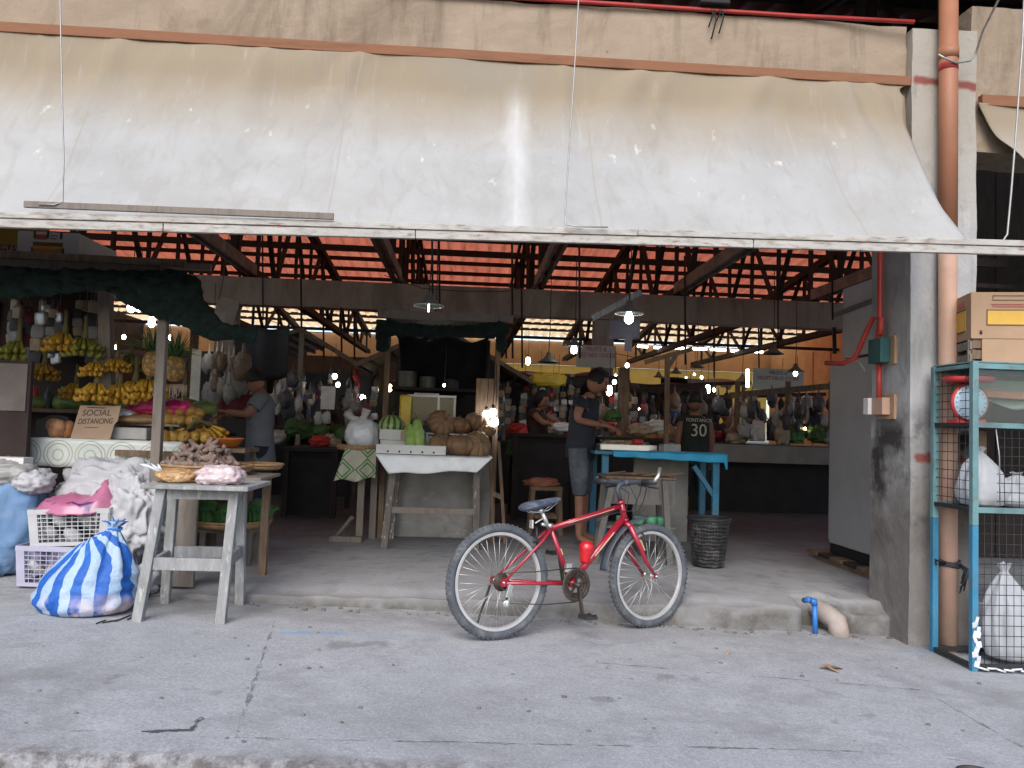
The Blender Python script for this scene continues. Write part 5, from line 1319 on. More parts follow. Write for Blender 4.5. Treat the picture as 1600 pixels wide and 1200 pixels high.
for k in range(6):
    bag(at(597, 510 + k * 6, 2.82), (.06, .05, .06), 130 + k, 2.5, .3, 14, 10, mb=m, flat=None); bag(at(783, 515 + k * 5, 2.82), (.05, .05, .06), 140 + k, 2.5, .3, 14, 10, mb=m, flat=None)
tag(m.build('netting', 'net_green'), 'dark green netting bundled along the roof edge of the vegetable stall', 'netting')
m = MB()
def drape(u, v): return V((xl + .1 + (xr_ - xl - .2) * u, 3.3 + .8 * v + .05 * math.sin(u * 8), ztop - .12 - .42 * v ** 1.5 - .22 * math.sin(u * math.pi) * v + .03 * math.sin(u * 14 + v * 3)))
m.grid(drape, 30, 12); mk('black_tarp', (.016, .016, .02), .6, .3, 6, .4, 12, spec=.25)
tag(m.build('tarpaulin', 'black_tarp', solid=.004), 'sagging black plastic sheet hung under the vegetable stall roof', 'tarpaulin')
mk('pot_metal', (.35, .35, .33), .35, .15, 8, metal=.8)
for px, r, h, lab in ((637, .10, .17, 'dented metal cooking pot at one end of the dark shelf'), (668, .09, .12, 'lower metal pot in the middle of the dark shelf'), (705, .08, .14, 'dark pot beside the lower metal pot on the shelf')):
    p = at(px, 600, 3.85); tag(MB().lathe([(r * .9, 0), (r, .02), (r, h), (r * 1.06, h + .006), (r * .97, h + .006), (r * .95, .02), (0, .015)], (p.x, 3.85, zsh), 28).build('cooking_pot', 'pot_metal' if px < 700 else 'pk_dark'), lab, 'pot', 'pots on the dark shelf')
# glass cabinet
a, b = at(637, 664, 3.3), at(711, 622, 3.3)
gc = T('glass_cabinet', 'white framed glass display case behind the pumpkins', 'display case', ((a.x + b.x) / 2, 3.4, zcc + .002))
za_, zb2 = zcc + .002, b.z
for x in (a.x, (a.x + b.x) / 2 + .07, b.x): MB().bb((x - .011, 3.29, za_), (x + .011, 3.31, zb2)).build('upright', 'paper_white', gc, True)
MB().bb((a.x - .012, 3.289, zb2 + .001), (b.x + .012, 3.33, zb2 + .022)).build('top_rail', 'paper_white', gc, True)
MB().bb((a.x, 3.312, za_), (b.x, 3.316, zb2)).build('pane', 'glass_pane', gc, True); MB().bb((a.x, 3.62, za_), (b.x, 3.64, zb2)).build('back_panel', 'dark_timber', gc, True)
for k in range(9):
    x = a.x + .04 + k * (b.x - a.x - .08) / 8; tag(MB().lathe([(.018, 0), (.02, .005), (.02, .09), (.009, .115), (.009, .13), (0, .131)], (x, 3.45, zcc + .004), 10).build('jar', ['pk_tan', 'pk_red', 'pk_silver'][k % 3]), 'small capped bottle in the glass display case', 'bottle', 'bottles in the glass case')
a, b = at(647, 626, 3.28), at(686, 617, 3.28)
sg = T('white_sign', 'narrow white sign strip above the glass display case', 'sign', ((a.x + b.x) / 2, 3.28, a.z)); MB().bb((a.x, 3.276, zb2 + .024), (b.x, 3.284, b.z + .012)).build('board', 'paper_white', sg, True)
m = MB()
for k in range(6): x = a.x + .03 + k * .033; m.bb((x, 3.272, zb2 + .036), (x + .022, 3.2755, b.z + .002))
m.build('lettering', 'pk_grey', sg, True)
p = at(634, 628, 3.25); m = MB(); m.bb((p.x - .06, 3.2, zcc), (p.x + .06, 3.32, p.z + .07)); tag(m.build('yellow_bucket', 'pk_yellow', bevel=.02), 'yellow plastic container behind the watermelon', 'container')
# produce on the table
def foam(px0, px1, pyb, pyt, Y, d, label, holes=True):
    a, b = at(px0, pyb, Y), at(px1, pyb, Y); h = at(px0, pyt, Y).z - a.z
    t = T('foam_tray', label, 'foam box', ((a.x + b.x) / 2, Y + d / 2, a.z), group='white foam boxes on the display table')
    w = b.x - a.x; m = MB()
    m.bb((-w / 2, -d / 2, 0), (w / 2, -d / 2 + .02, h)); m.bb((-w / 2, d / 2 - .02, 0), (w / 2, d / 2, h)); m.bb((-w / 2, -d / 2 + .0202, 0), (-w / 2 + .02, d / 2 - .0202, h)); m.bb((w / 2 - .02, -d / 2 + .0202, 0), (w / 2, d / 2 - .0202, h)); m.bb((-w / 2 + .0202, -d / 2 + .0202, 0), (w / 2 - .0202, d / 2 - .0202, .02))
    m.build('box', 'foam_white', t)
    if holes:
        m = MB()
        for k in range(5): m.tube([(-w * .33 + k * w * .165, -d / 2 - .0015, h * .25), (-w * .33 + k * w * .165, -d / 2 + .003, h * .25)], .009, 10)
        m.build('vent_holes', 'black', t)
    return t
f1 = foam(587, 696, 712, 698, YC - .10, .22, 'long low foam box with five holes at the front of the table')
f1.location.z = zt_
f2 = foam(594, 660, 700, 681, YC + .20, .26, 'foam box in the middle of the pile, beneath the topmost box'); f2.location.z = zt_
h2 = at(594, 681, YC + .2).z - at(594, 700, YC + .2).z
f3 = foam(593, 662, 681, 665, YC + .18, .26, 'topmost foam box, under the watermelon', False); f3.location.z = zt_ + h2 + .004; h3 = at(593, 665, YC + .18).z - at(593, 681, YC + .18).z
m = MB(); m.box((.06, -.1315, h3 / 2), (.14, .002, h3 * .9)); m.build('tape', 'pk_tan', f3)
def gourdmat():
    s = NT('gourd_green'); c = s.mix(s.ramp(s.noise(20, 5), .4, .7), (.22, .36, .07), (.36, .48, .16)); s.set(col=c, rough=.45)
    s = NT('watermelon_skin'); x, y, z = s.xyz(); a = s.ma('ARCTAN2', y, x)
    st = s.ma('SINE', s.ma('ADD', s.ma('MULTIPLY', a, 11), s.ma('MULTIPLY', s.noise(9, 4), 5)))
    s.set(col=s.mix(s.ramp(st, -.1, .5), (.30, .40, .14), (.03, .09, .025)), rough=.4)
    s = NT('pumpkin_skin'); c = s.mix(s.ramp(s.noise(5, 6), .3, .7), (.185, .10, .05), (.26, .16, .085)); c = s.mix(s.ramp(s.noise(3, 4), .55, .7, 0, .7), c, (.30, .115, .035)); c = s.mix(s.ramp(s.noise(14, 6), .55, .7, 0, .6), c, (.085, .055, .033)); s.set(col=c, rough=.6); s.bump(s.noise(40, 4), .2, .004)
gourdmat()
GY = YC + .05
for k, (px0, px1, pt) in enumerate(((643, 641, 663), (657, 651, 655))):
    a = at(px0, 698, GY + .02 * k); b = at(px1, pt, GY + .10); a.z = zt_ + .024
    g = T('bottle_gourd', ['pale green bottle gourd standing nearer the foam box pile', 'taller pale green bottle gourd standing nearer the pumpkins'][k], 'gourd', a, group='bottle gourds on the display table')
    L_ = (b - a).length; dv = (b - a).normalized()
    MB().lathe([(0, 0), (.03, .004), (.05, .03), (.054, .10), (.05, .18), (.043, L_ * .8), (.035, L_ - .02), (.014, L_), (0, L_ + .002)], (0, 0, 0), 20, axis=dv).build('fruit', 'gourd_green', g)
    MB().tube([dv * L_, dv * (L_ + .04) + V((.01, 0, 0)), dv * (L_ + .06) + V((.05 - .09 * k, 0, .005))], [.008, .006, .005], 6).build('stalk', 'leaf_green', g)
p = at(612, 655, YC + .3); wm = T('watermelon', 'striped watermelon on the topmost foam box', 'watermelon', (p.x, YC + .31, zt_ + h2 + .024)); MB().blob((0, 0, .105), (.12, .11, .105), 28, 18).build('fruit', 'watermelon_skin', wm); MB().tube([(0, 0, .205), (.01, 0, .225), (.03, 0, .24)], [.008, .005, .004], 6).build('stalk', 'stem_brown', wm)
def pumpkin():
    t = T('pumpkin', '', 'pumpkin', group='pumpkins on the display table')
    def fn(d, a): return 1 - .13 * (1 - abs(math.sin(a * 5)) ** .6) * (1 - abs(d.z)) ** .3 + .0 - .28 * max(0, d.z - .75) * 2
    MB().blob((0, 0, .095), (.15, .15, .10), 60, 18, .05, 2, 4, fn=fn).build('fruit', 'pumpkin_skin', t)
    MB().tube([(0, 0, .155), (.004, 0, .18), (.02, 0, .20)], [.02, .014, .012], 8).build('stalk', 'stem_brown', t)
    return t
pk_ = pumpkin()
sz = at(700, 677, YC + .40).z
sh = T('pumpkin_rack', 'low metal rack lifting the back row of pumpkins', 'rack', (at(705, 680, YC + .4).x, YC + .4, zt_))
a, b = at(664, 677, YC + .34).x, at(762, 677, YC + .34).x
MB().bb((a, YC + .33, sz - .012), (b, YC + .36, sz)).bb((a, YC + .33, sz - .008), (b, YC + .70, sz - .001)).build('top', 'wire_steel', sh, True)
for x in (a + .02, (a + b) / 2, b - .02): MB().bb((x - .006, YC + .335, zt_), (x + .006, YC + .35, sz - .013)).build('leg', 'wire_steel', sh, True)
m = MB(); m.bb((a, YC + .42, zt_), (b, YC + .44, sz - .03)); tag(m.build('foam_sheet', 'foam_white'), 'white foam sheet standing behind the front pumpkins', 'foam sheet')
for px, Y, z, rot, sc, lab in ((684, YC + .45, sz, (R(55), R(20), .2), .95, 'tilted orange brown pumpkin first in the back row, by the gourds'), (714, YC + .47, sz, (0, R(8), 1), .85, 'dark orange pumpkin in the middle of the back row'), (741, YC + .5, sz, (R(20), 0, 2), .85, 'shaded brown pumpkin at the far end of the back row'),
                               (760, YC + .44, sz - .02, (0, 0, 2.3), .6, 'small dim pumpkin half behind the post at the table end'), (688, YC + .12, zt_, (R(35), R(-25), .6), .72, 'small round pumpkin in the front row next to the gourds'), (719, YC + .08, zt_, (0, 0, .9), .98, 'large ribbed tan pumpkin in the middle of the front row'), (740, YC + .17, zt_ + .02, (R(62), R(28), .2), .9, 'pumpkin leaning on its side at the end of the front row')):
    p = at(px, 690, Y); o = place(pk_, (p.x, Y, z + (.04 if rot[0] > .3 else .0)), rot, lab, sc)
# round tray with tied bag, diamond cloth, stand
p = at(559, 700, 2.6)
rs_ = T('round_stand', 'small stand with a round wooden top left of the display table', 'stand', (p.x, 2.62, 0))
zr = p.z
MB().lathe([(0, .0), (.19, 0), (.205, .012), (.205, .05), (.19, .05), (.185, .015), (0, .012)], (p.x, 2.68, zr - .02), 36).build('top', 'basket_weave', rs_, True)
for px, dy in ((563, 0), (583, .2)): x = at(px, 800, 2.62 + dy).x; MB().bb((x - .032, 2.60 + dy, 0), (x + .03, 2.65 + dy, zr - .022)).build('leg', 'grey_wood', rs_, True, bevel=.003)
a, b = flr(526, 842), at(551, 808, 2.62); MB().bar(a + V((0, 0, .02)), b, .03, .03).build('brace', 'grey_wood', rs_, True)
a = flr(545, 846); MB().bb((a.x - .17, 2.53, 0), (a.x + .12, 2.60, .05)).build('foot', 'grey_wood', rs_, True)
def diamat():
    s = NT('diamond_cloth'); x, y, z = s.xyz()
    d = s.ma('ADD', s.ma('ABSOLUTE', s.ma('SUBTRACT', s.ma('FRACT', s.ma('MULTIPLY', x, 4.6)), .5)), s.ma('ABSOLUTE', s.ma('SUBTRACT', s.ma('FRACT', s.ma('MULTIPLY', z, 4.6)), .5)))
    l = s.ma('MAXIMUM', s.ramp(s.ma('ABSOLUTE', s.ma('SUBTRACT', d, .46)), .05, .03), s.ramp(s.ma('ABSOLUTE', s.ma('SUBTRACT', d, .30)), .05, .03))
    c = s.mix(s.ramp(s.noise(14, 4), .3, .7), (.38, .37, .28), (.48, .46, .37)); s.set(col=s.mix(l, c, (.05, .20, .035)), rough=.6)
diamat()
a0, a1, b0_, b1_ = at(540, 704, 2.5), at(588, 704, 2.5), at(521, 752, 2.48), at(588, 748, 2.5)
m = MB(); m.grid(lambda u, v: V((a0.x + (a1.x - a0.x) * u + ((b0_.x - a0.x) * (1 - u)) * v, 2.48 - .02 * math.sin(u * 13) * v + .03 * u, a0.z + .02 + (b0_.z - a0.z - .02) * v + .015 * v * math.sin(u * 9) + .03 * u * v)), 40, 14)
tag(m.build('patterned_cloth', 'diamond_cloth', solid=.003), 'beige cloth with green diamonds hanging from the round stand', 'cloth')
pb = T('tied_bag', 'knotted translucent bag full of white grains on the round stand', 'bag', (p.x + .03, 2.66, zr - .005))
m = MB(); bag(V((.0, 0, .13)), (.155, .13, .15), 150, 2, .10, 48, 32, mb=m, flat=.85, p=.8); m.build('body', 'plastic_clear_white', pb)
m = MB(); m.tube([(0, 0, .26), (.01, 0, .30), (.03, 0, .37)], [.06, .03, .045], 10); m.tube([(-.04, 0, .25), (-.10, 0, .28), (-.15, .02, .33)], [.05, .03, .05], 10); m.build('knot', 'plastic_clear_white', pb)
mk('bag_film', (.48, .47, .45), .3, .1, 8); pb.children[1].data.materials[0] = M['bag_film']

# ================================================================= stool, easel, low table, blue table
def stool4(px0, px1, py, Y, label, h=None):
    a, b = at(px0, py, Y), at(px1, py, Y); t = T('wooden_stool', label, 'stool', ((a.x + b.x) / 2, Y + .14, 0)); zt = a.z; 
    MB().bb((a.x, Y, zt - .04), (b.x, Y + .26, zt)).build('seat', 'brown_wood', t, True, bevel=.005)
    for sx in (0, 1):
        for sy in (0, 1):
            x = a.x + .03 if sx == 0 else b.x - .03; y = Y + .03 + .2 * sy
            MB().bar((x + (.02 if sx else -.02), y, 0), (x, y, zt - .041), .045, .04, hint=V((0, 1, 0))).build('leg', 'brown_wood', t, True, bevel=.003)
    for y in (Y + .03, Y + .23): MB().bb((a.x + .05, y - .012, zt * .35), (b.x - .05, y + .012, zt * .35 + .04)).build('rail', 'brown_wood', t, True)
    return zt, a, b
zt5, a, b = stool4(829, 880, 760, 3.3, 'brown wooden stool with a folded cloth behind the bicycle saddle')
m = MB(); bag(V(((a.x + b.x) / 2 - .05, 3.42, zt5 + .035)), (.17, .12, .05), 160, 2.2, .3, 40, 24, mb=m, flat=.7); mk('rust_cloth', (.28, .11, .07), .9, .2, 8)
tag(m.build('folded_cloth', 'rust_cloth'), 'rust coloured cloth bundled on the brown stool', 'cloth')
ez = T('trestle', 'thin wooden trestle standing at the end of the display table', 'trestle', (at(780, 850, 2.7).x, 2.7, 0))
for px0, py0, px1, py1 in ((771, 850, 765, 690), (789, 850, 779, 690)):
    a, b = at(px0, py0, 2.7), at(px1, py1, 2.72); a.z = 0; MB().bar(a, b, .03, .04, hint=V((0, 1, 0))).build('leg', 'brown_wood', ez, True)
for py in (770, 830): a, b = at(768, py, 2.69), at(786, py + 8, 2.69); MB().bar(a, b, .02, .045).build('rail', 'brown_wood', ez, True)
p = at(757, 600, 2.95); m = MB(); m.bb((p.x - .08, 2.90, at(757, 664, 2.95).z), (p.x + .09, 2.93, at(757, 592, 2.95).z)); tag(m.build('brown_board', 'brown_wood'), 'narrow brown board hung on the far post of the vegetable stall', 'board')
# low wooden work table in front of the blue one
a, b = at(946, 742, 1.72), at(1056, 748, 1.72); zw = at(1000, 745, 1.72).z
wt = T('work_table', 'low worn wooden table with a deep front board behind the handlebar', 'table', ((a.x + b.x) / 2, 1.85, 0))
MB().bb((a.x, 1.70, zw - .02), (b.x, 2.15, zw)).build('top', 'brown_wood', wt, True, bevel=.004)
MB().bb((a.x + .02, 1.715, at(1000, 788, 1.72).z), (b.x - .005, 1.735, zw - .021)).build('front_board', 'old_wood', wt, True)
for (x0, x1, y) in ((at(928, 870, 1.7).x, a.x + .06, 1.69), (at(1046, 880, 1.7).x, b.x - .10, 1.69), (a.x, a.x + .06, 2.1), (b.x - .02, b.x - .06, 2.1)):
    MB().bar((x0, y, 0), (x1, y, zw - .022), .05, .04, hint=V((0, 1, 0))).build('leg', 'old_wood', wt, True, bevel=.003)
zq = at(1000, 822, 1.75).z; MB().bb((a.x - .02, 1.72, zq - .02), (b.x, 2.05, zq)).build('shelf', 'old_wood', wt, True)
for px in (972, 998, 1018, 1035): p = at(px, 800, 1.85); tag(MB().lathe([(.03, 0), (.045, .01), (.05, .05), (.046, .07), (0, .072)], (p.x, 1.85, zq + .001), 16).build('green_cup', 'pk_green'), 'green plastic cup on the shelf of the low wooden table', 'cup', 'green cups on the low shelf')
m = MB(); rg = random.Random(5)
for k in range(12): x = rg.uniform(a.x, b.x - .1); m.bar((x, 1.74 + .02 * k, zw + .008 + .004 * (k % 3)), (x + rg.uniform(.1, .25), 1.76 + .02 * k, zw + .02 + .02 * rg.random()), .02, .008)
tag(m.build('splints', 'brown_wood', base=False), 'loose wooden splints lying on the low worn table', 'splints', kind='stuff')
# blue table
YB = 2.35
a, b = at(958, 703, YB), at(1136, 712, YB); zbt = (a.z + b.z) / 2
bt = T('blue_table', 'bright blue peeling table with braced legs', 'table', ((a.x + b.x) / 2, YB + .4, 0))
def bluemat(name, c1, amt):
    s = NT(name); c = s.mix(s.ramp(s.noise(5, 5), .3, .7), tuple(k * .85 for k in c1), c1)
    c = s.mix(s.ramp(s.noise(7, 5, None, .7), .62, .66, 0, amt), c, (.36, .32, .26)); s.set(col=c, rough=.5, spec=.5); s.bump(s.noise(12, 4), .3, .01)
bluemat('bright_blue', (.02, .36, .62), .9); bluemat('dull_blue', (.03, .18, .29), .4)
MB().bb((at(930, 700, YB).x, YB + .02, zbt - .035), (b.x, YB + .85, zbt - .002)).build('top', 'dull_blue', bt, True, bevel=.004)
m = MB(); m.grid(lambda u, v: V((a.x + (b.x + .004 - a.x) * u, YB + .004 - .02 * min(1, v * 3) * (v > .2) - .006 * math.sin(u * 30) * v, zbt + .006 - (.055 + .03 * u + (.06 if u > .97 else 0) * v) * max(0, v - .15) / .85 - .003 * math.sin(u * 25))), 60, 8)
m.grid(lambda u, v: V((a.x + (b.x + .004 - a.x) * u, YB + .004 + .5 * v, zbt + .006)), 20, 3); m.build('edge_sheet', 'bright_blue', bt, True, solid=.003)
for px, dy in ((1119, .04), (1098, .75)):
    x = at(px, 760, YB + dy).x; MB().bb((x - .03, YB + dy, 0), (x + .03, YB + dy + .05, zbt - .036)).build('leg', 'blue_paint', bt, True, bevel=.003)
x0 = at(940, 760, YB + .1).x
for dy in (.1, .75): MB().bb((x0, YB + dy, 0), (x0 + .06, YB + dy + .05, zbt - .036)).build('leg', 'dull_blue', bt, True)
p0_, p1_ = at(1084, 728, YB + .07), at(1117, 778, YB + .07); MB().bar(p0_, p1_, .04, .04, hint=V((0, 1, 0))).build('brace', 'blue_paint', bt, True)
MB().bb((at(990, 760, YB + .8).x, YB + .80, .0), (at(1075, 760, YB + .8).x, YB + .84, zbt - .04)).build('back_panel', 'counter_concrete', bt, True)
# trays on the blue table
mk('steel_tray', (.55, .55, .54), .3, .1, 8, metal=.8)
for k, (px, py, w_, lab) in enumerate(((985, 700, .30, 'shiny wide metal tray at the near end of the blue table'), (1000, 688, .34, 'metal tray pushed back under the hands of the man'), (1022, 692, .16, 'small grey box beside the metal trays'))):
    p = at(px, py, YB + .25 + .15 * k); z = zbt + .007; m = MB()
    if k < 2: m.bb((p.x - w_, YB + .12 + .3 * k, z), (p.x + w_ * .5, YB + .36 + .3 * k, z + .008)); m.bb((p.x - w_, YB + .105 + .3 * k, z), (p.x + w_ * .5, YB + .1195 + .3 * k, z + .05)); m.bb((p.x - w_, YB + .3605 + .3 * k, z), (p.x + w_ * .5, YB + .375 + .3 * k, z + .05)); m.bb((p.x - w_ - .01, YB + .105 + .3 * k, z), (p.x - w_ - .0005, YB + .375 + .3 * k, z + .05))
    else: m.bb((p.x, YB + .15, z), (p.x + w_, YB + .35, z + .07))
    tag(m.build('metal_tray' if k < 2 else 'grey_box', 'steel_tray' if k < 2 else 'pk_grey', bevel=.002), lab, 'tray' if k < 2 else 'box')
p = at(996, 687, YB + .3); m = MB(); m.lathe([(0, 0), (.05, 0), (.055, .03), (.05, .05), (0, .052)], (p.x, YB + .3, zbt + .06), 18); tag(m.build('red_lid', 'pk_red'), 'red plastic lid sitting on the metal tray', 'lid')
m = MB(); p = at(963, 680, YB + .45)
for k in range(14): m.tube([V((p.x - .15 + .02 * k, YB + .42 + .02 * (k % 4), zbt + .06 + .012 * (k % 3))), V((p.x - .06 + .03 * k, YB + .44 + .015 * (k % 5), zbt + .065 + .012 * (k % 3)))], [.012, .006], 6)
tag(m.build('small_fish', 'pk_tan', base=False), 'heap of small pale fish on the metal tray under the hands', 'fish', kind='stuff')
# black basket bin
pb_ = flr(1105, 884); zz = at(1105, 810, 1.7).z
bk = T('basket_bin', 'black woven plastic basket bin standing right of the low table', 'basket', (pb_.x, 1.70, 0))
m = MB(); r0_, r1_ = .125, .168
for k in range(40):
    a = 2 * math.pi * k / 40; m.bar((r0_ * math.cos(a), r0_ * math.sin(a), .01), (r1_ * math.cos(a), r1_ * math.sin(a), zz), .012, .003, hint=V((math.cos(a), math.sin(a), 0)))
for k in range(13):
    z = .02 + (zz - .04) * k / 12; r = r0_ + (r1_ - r0_) * z / zz + .002 * (-1) ** k; m.tube([(r * math.cos(i * math.pi / 20), r * math.sin(i * math.pi / 20), z + .004 * math.sin(i * 5 + k)) for i in range(40)], [(.004, .010)] * 40, 6, True)
m.build('weave', ['basket_black'] if 'basket_black' in M else [mk('basket_black', (.03, .03, .032), .5, .5, 25, stain=((.18, .16, .14), .6, 12)).m], bk)
MB().tube([(r1_ * 1.02 * math.cos(i * math.pi / 20), r1_ * 1.02 * math.sin(i * math.pi / 20), zz) for i in range(40)], .014, 8, True).build('rim', 'black_rubber', bk); MB().lathe([(0, .006), (r0_, .006), (r0_ * 1.2, zz * .8), (r0_ * 1.19, zz * .8), (r0_ * .98, .012), (0, .012)], n=24).build('lining', 'black', bk)

# ================================================================= fridge corner
f0, f1_ = flr(1366, 903), flr(1301, 877)
FX = (f0.x + f1_.x) / 2; FY0, FY1 = f0.y, f1_.y + .05; fz = at(1330, 560, (FY0 + FY1) / 2).z
fg = T('refrigerator', 'old tall grey refrigerator standing on a timber pallet', 'refrigerator', (FX + .3, (FY0 + FY1) / 2, .07))
mk('fridge_grey', (.36, .365, .37), .42, .06, 2, .08, 8, stain=((.27, .27, .265), .5, 2.5), spec=.5)
MB().bb((FX, FY0, .16), (FX + .62, FY1, fz)).build('body', 'fridge_grey', fg, True, bevel=.012)
MB().prism([(0, 0), (.60, 0), (.60, .08), (0, .08)], FY0 + .02, FY1 - .01).build('plinth', 'black', fg).location = V((FX + .01, 0, .075)) - V(fg.location)
MB().bb((FX + .02, FY1 + .001, .18), (FX + .60, FY1 + .06, fz - .01)).build('door', 'fridge_grey', fg, True, bevel=.01)
m = MB(); m.bb((FX + .10, FY0 - .05, .18), (FX + .5, FY0 - .001, .45)); m.build('compressor', 'black', fg, True); m = MB()
for k in range(14): m.bb((FX + .05, FY0 - .03, .55 + k * .08), (FX + .57, FY0 - .02, .56 + k * .08))
m.build('condenser', 'black_iron', fg, True)
m = MB(); m.tube([(FX + .02, FY0 - .02, .9), (FX - .012, FY0 - .01, .7), (FX - .01, FY0, .3), (FX - .008, FY0 - .005, .15)], .006, 6); m.build('cord', 'black_rubber', fg, True)
pal = T('timber_pallet', 'low dark timber pallet under the grey refrigerator', 'pallet', (FX + .3, (FY0 + FY1) / 2, 0))
for k in range(5): y = FY0 - .08 + k * .24; MB().bb((FX - .10, y, .04), (FX + .6, y + .2, .07)).build('plank', 'dark_timber' if k % 2 else 'brown_wood', pal, True)
for x in (FX - .08, FX + .5): MB().bb((x, FY0 - .06, 0), (x + .07, FY1 + .05, .039)).build('runner', 'brown_wood', pal, True)
bz1 = at(1372, 433, FY0).z; bz0 = fz + .02
bo = T('white_cabinet', 'plain whitish metal cabinet on top of the refrigerator', 'cabinet', (FX + .3, (FY0 + FY1) / 2, bz0)); mk('cab_white', (.50, .50, .49), .6, .1, 3, stain=((.27, .26, .25), .5, 4))
MB().bb((FX + .01, FY0 + .03, bz0), (FX + .55, FY1 - .2, at(1322, 452, FY1 - .2).z)).build('body', 'cab_white', bo, True, bevel=.006)
m = MB(); a, b = at(1314, 487, FY1 - .3), at(1372, 486, FY0 + .05); m.bar((FX - .015, FY1 - .1, a.z), (FX - .015, FY0 - .02, a.z + .03), .02, .035); m.build('batten', 'grey_wood', bo, True)
MB().bar((FX - .02, FY1 - .12, at(1323, 550, FY1 - .2).z - .01), (FX - .02, FY1 - .10, at(1323, 510, FY1 - .2).z), .02, .03, hint=V((1, 0, 0))).build('bracket', 'black_iron', bo, True)
# electrical boxes on the pillar side
el = T('switch_box', 'green electrical switch box with red conduit on the side of the pillar', 'switch box', (PX0, .4, 1.6))
za, zb_ = at(1378, 568, .42).z, at(1378, 530, .42).z
xs = PX0
MB().bb((xs - .02, .28, za - .01), (xs - .001, .52, zb_ + .01)).build('backboard', 'box_tan', el, True); mk('switch_green', (.02, .09, .09), .5, .15, 6)
MB().bb((xs - .09, .33, za), (xs - .021, .50, zb_)).build('box', 'switch_green', el, True, bevel=.006)
x_ = xs - .05
MB().tube([(x_, .42, 2.6), (x_, .42, zb_ + .12), (x_ - .02, .40, zb_)], .018, 10).build('conduit', 'red_conduit' if 'red_conduit' in M else mk('red_conduit', (.42, .05, .04), .45, .12, 5).m, el, True)
MB().tube([(x_ - .02, .37, zb_ + .02), (x_ - .01, .38, zb_ + .14), (x_ - .03, .45, zb_ + .15), (x_ - .06, .52, zb_ + .02), (x_ - .08, .60, za + .05), (x_ - .10, .75, za + .02), (x_ - .13, .95, za + .04)], .018, 10).build('conduit', 'red_conduit', el, True)
el2 = T('breaker_box', 'small white and orange breaker box mounted low on the pillar side', 'breaker box', (PX0, .4, 1.2))
zc0, zc1 = at(1380, 648, .42).z, at(1380, 622, .42).z
MB().bb((xs - .02, .28, zc0 - .03), (xs - .001, .50, zc1 + .02)).build('backboard', 'box_tan', el2, True); MB().bb((xs - .075, .33, zc0), (xs - .021, .47, zc1)).build('box', 'pale_pipe', el2, True); MB().bb((xs - .10, .47, zc0), (xs - .021, .54, zc1)).build('switch', 'paper_white', el2, True, bevel=.004)
MB().tube([(x_, .42, za - .002), (x_, .42, zc1)], .018, 10).build('conduit', 'red_conduit', el2, True)
m = MB(); m.tube([at(1318, 557, FY0 + .3), at(1330, 558, FY0 + .2), at(1343, 566, FY0 + .05), at(1352, 580, FY0 - .05)], .006, 6); tag(m.build('white_cable', 'paper_white'), 'loose white cable hanging over the top edge of the refrigerator', 'cable')
# ================================================================= people
mk('skin', (.28, .135, .085), .6, .12, 12); mk('skin_dark', (.20, .095, .06), .6, .12, 12); mk('hair_black', (.008, .007, .007), .6, .4, 30, .5, 80, stretch=(6, 6, 1)); mk('eye_dark', (.01, .008, .008), .3, .1); mk('lip', (.2, .07, .055), .6, .1)
mk('shirt_grey', (.15, .16, .18), .9, .15, 6, .3, 40); mk('shirt_navy', (.022, .026, .038), .9, .2, 6, .3, 40); mk('denim', (.085, .095, .115), .9, .3, 9, .5, 60, stain=((.22, .23, .24), .5, 5)); mk('trouser_navy', (.02, .022, .035), .9, .2, 8); mk('trouser_teal', (.02, .16, .19), .85, .2, 8)
mk('jersey_dark', (.012, .02, .017), .8, .2, 8); mk('jersey_print', (.45, .43, .36), .7, .1, 8); mk('shirt_brown', (.035, .02, .02), .9, .2, 8); mk('slipper', (.03, .03, .03), .7, .2)
BASE = dict(pelvis=(0, 0, .90), waist=(0, 0, 1.02), chest=(.0, 0, 1.22), neckb=(-.005, 0, 1.365), neck=(.01, 0, 1.42), head=(.03, 0, 1.525),
            shR=(0, -.165, 1.325), elR=(-.02, -.205, 1.07), wrR=(.06, -.20, .85), shL=(0, .165, 1.325), elL=(-.02, .205, 1.07), wrL=(.06, .20, .85),
            hiR=(0, -.085, .87), knR=(.015, -.095, .47), anR=(-.02, -.10, .075), toR=(.12, -.115, .028), hiL=(0, .085, .87), knL=(.015, .095, .47), anL=(-.02, .10, .075), toL=(.12, .115, .028))
RAD = dict(pelvis=.115, waist=.10, chest=.115, neckb=.062, neck=.05, shR=.056, elR=.041, wrR=.028, shL=.056, elL=.041, wrL=.028, hiR=.085, knR=.055, anR=.036, toR=.028, hiL=.085, knL=.055, anL=.036, toL=.028)
EDG = [('pelvis', 'waist'), ('waist', 'chest'), ('chest', 'neckb'), ('neckb', 'neck')] + [(a + s, b + s) for s in 'RL' for a, b in (('sh', 'el'), ('el', 'wr'), ('hi', 'kn'), ('kn', 'an'), ('an', 'to'))] + [('chest', 'shR'), ('chest', 'shL'), ('pelvis', 'hiR'), ('pelvis', 'hiL')]
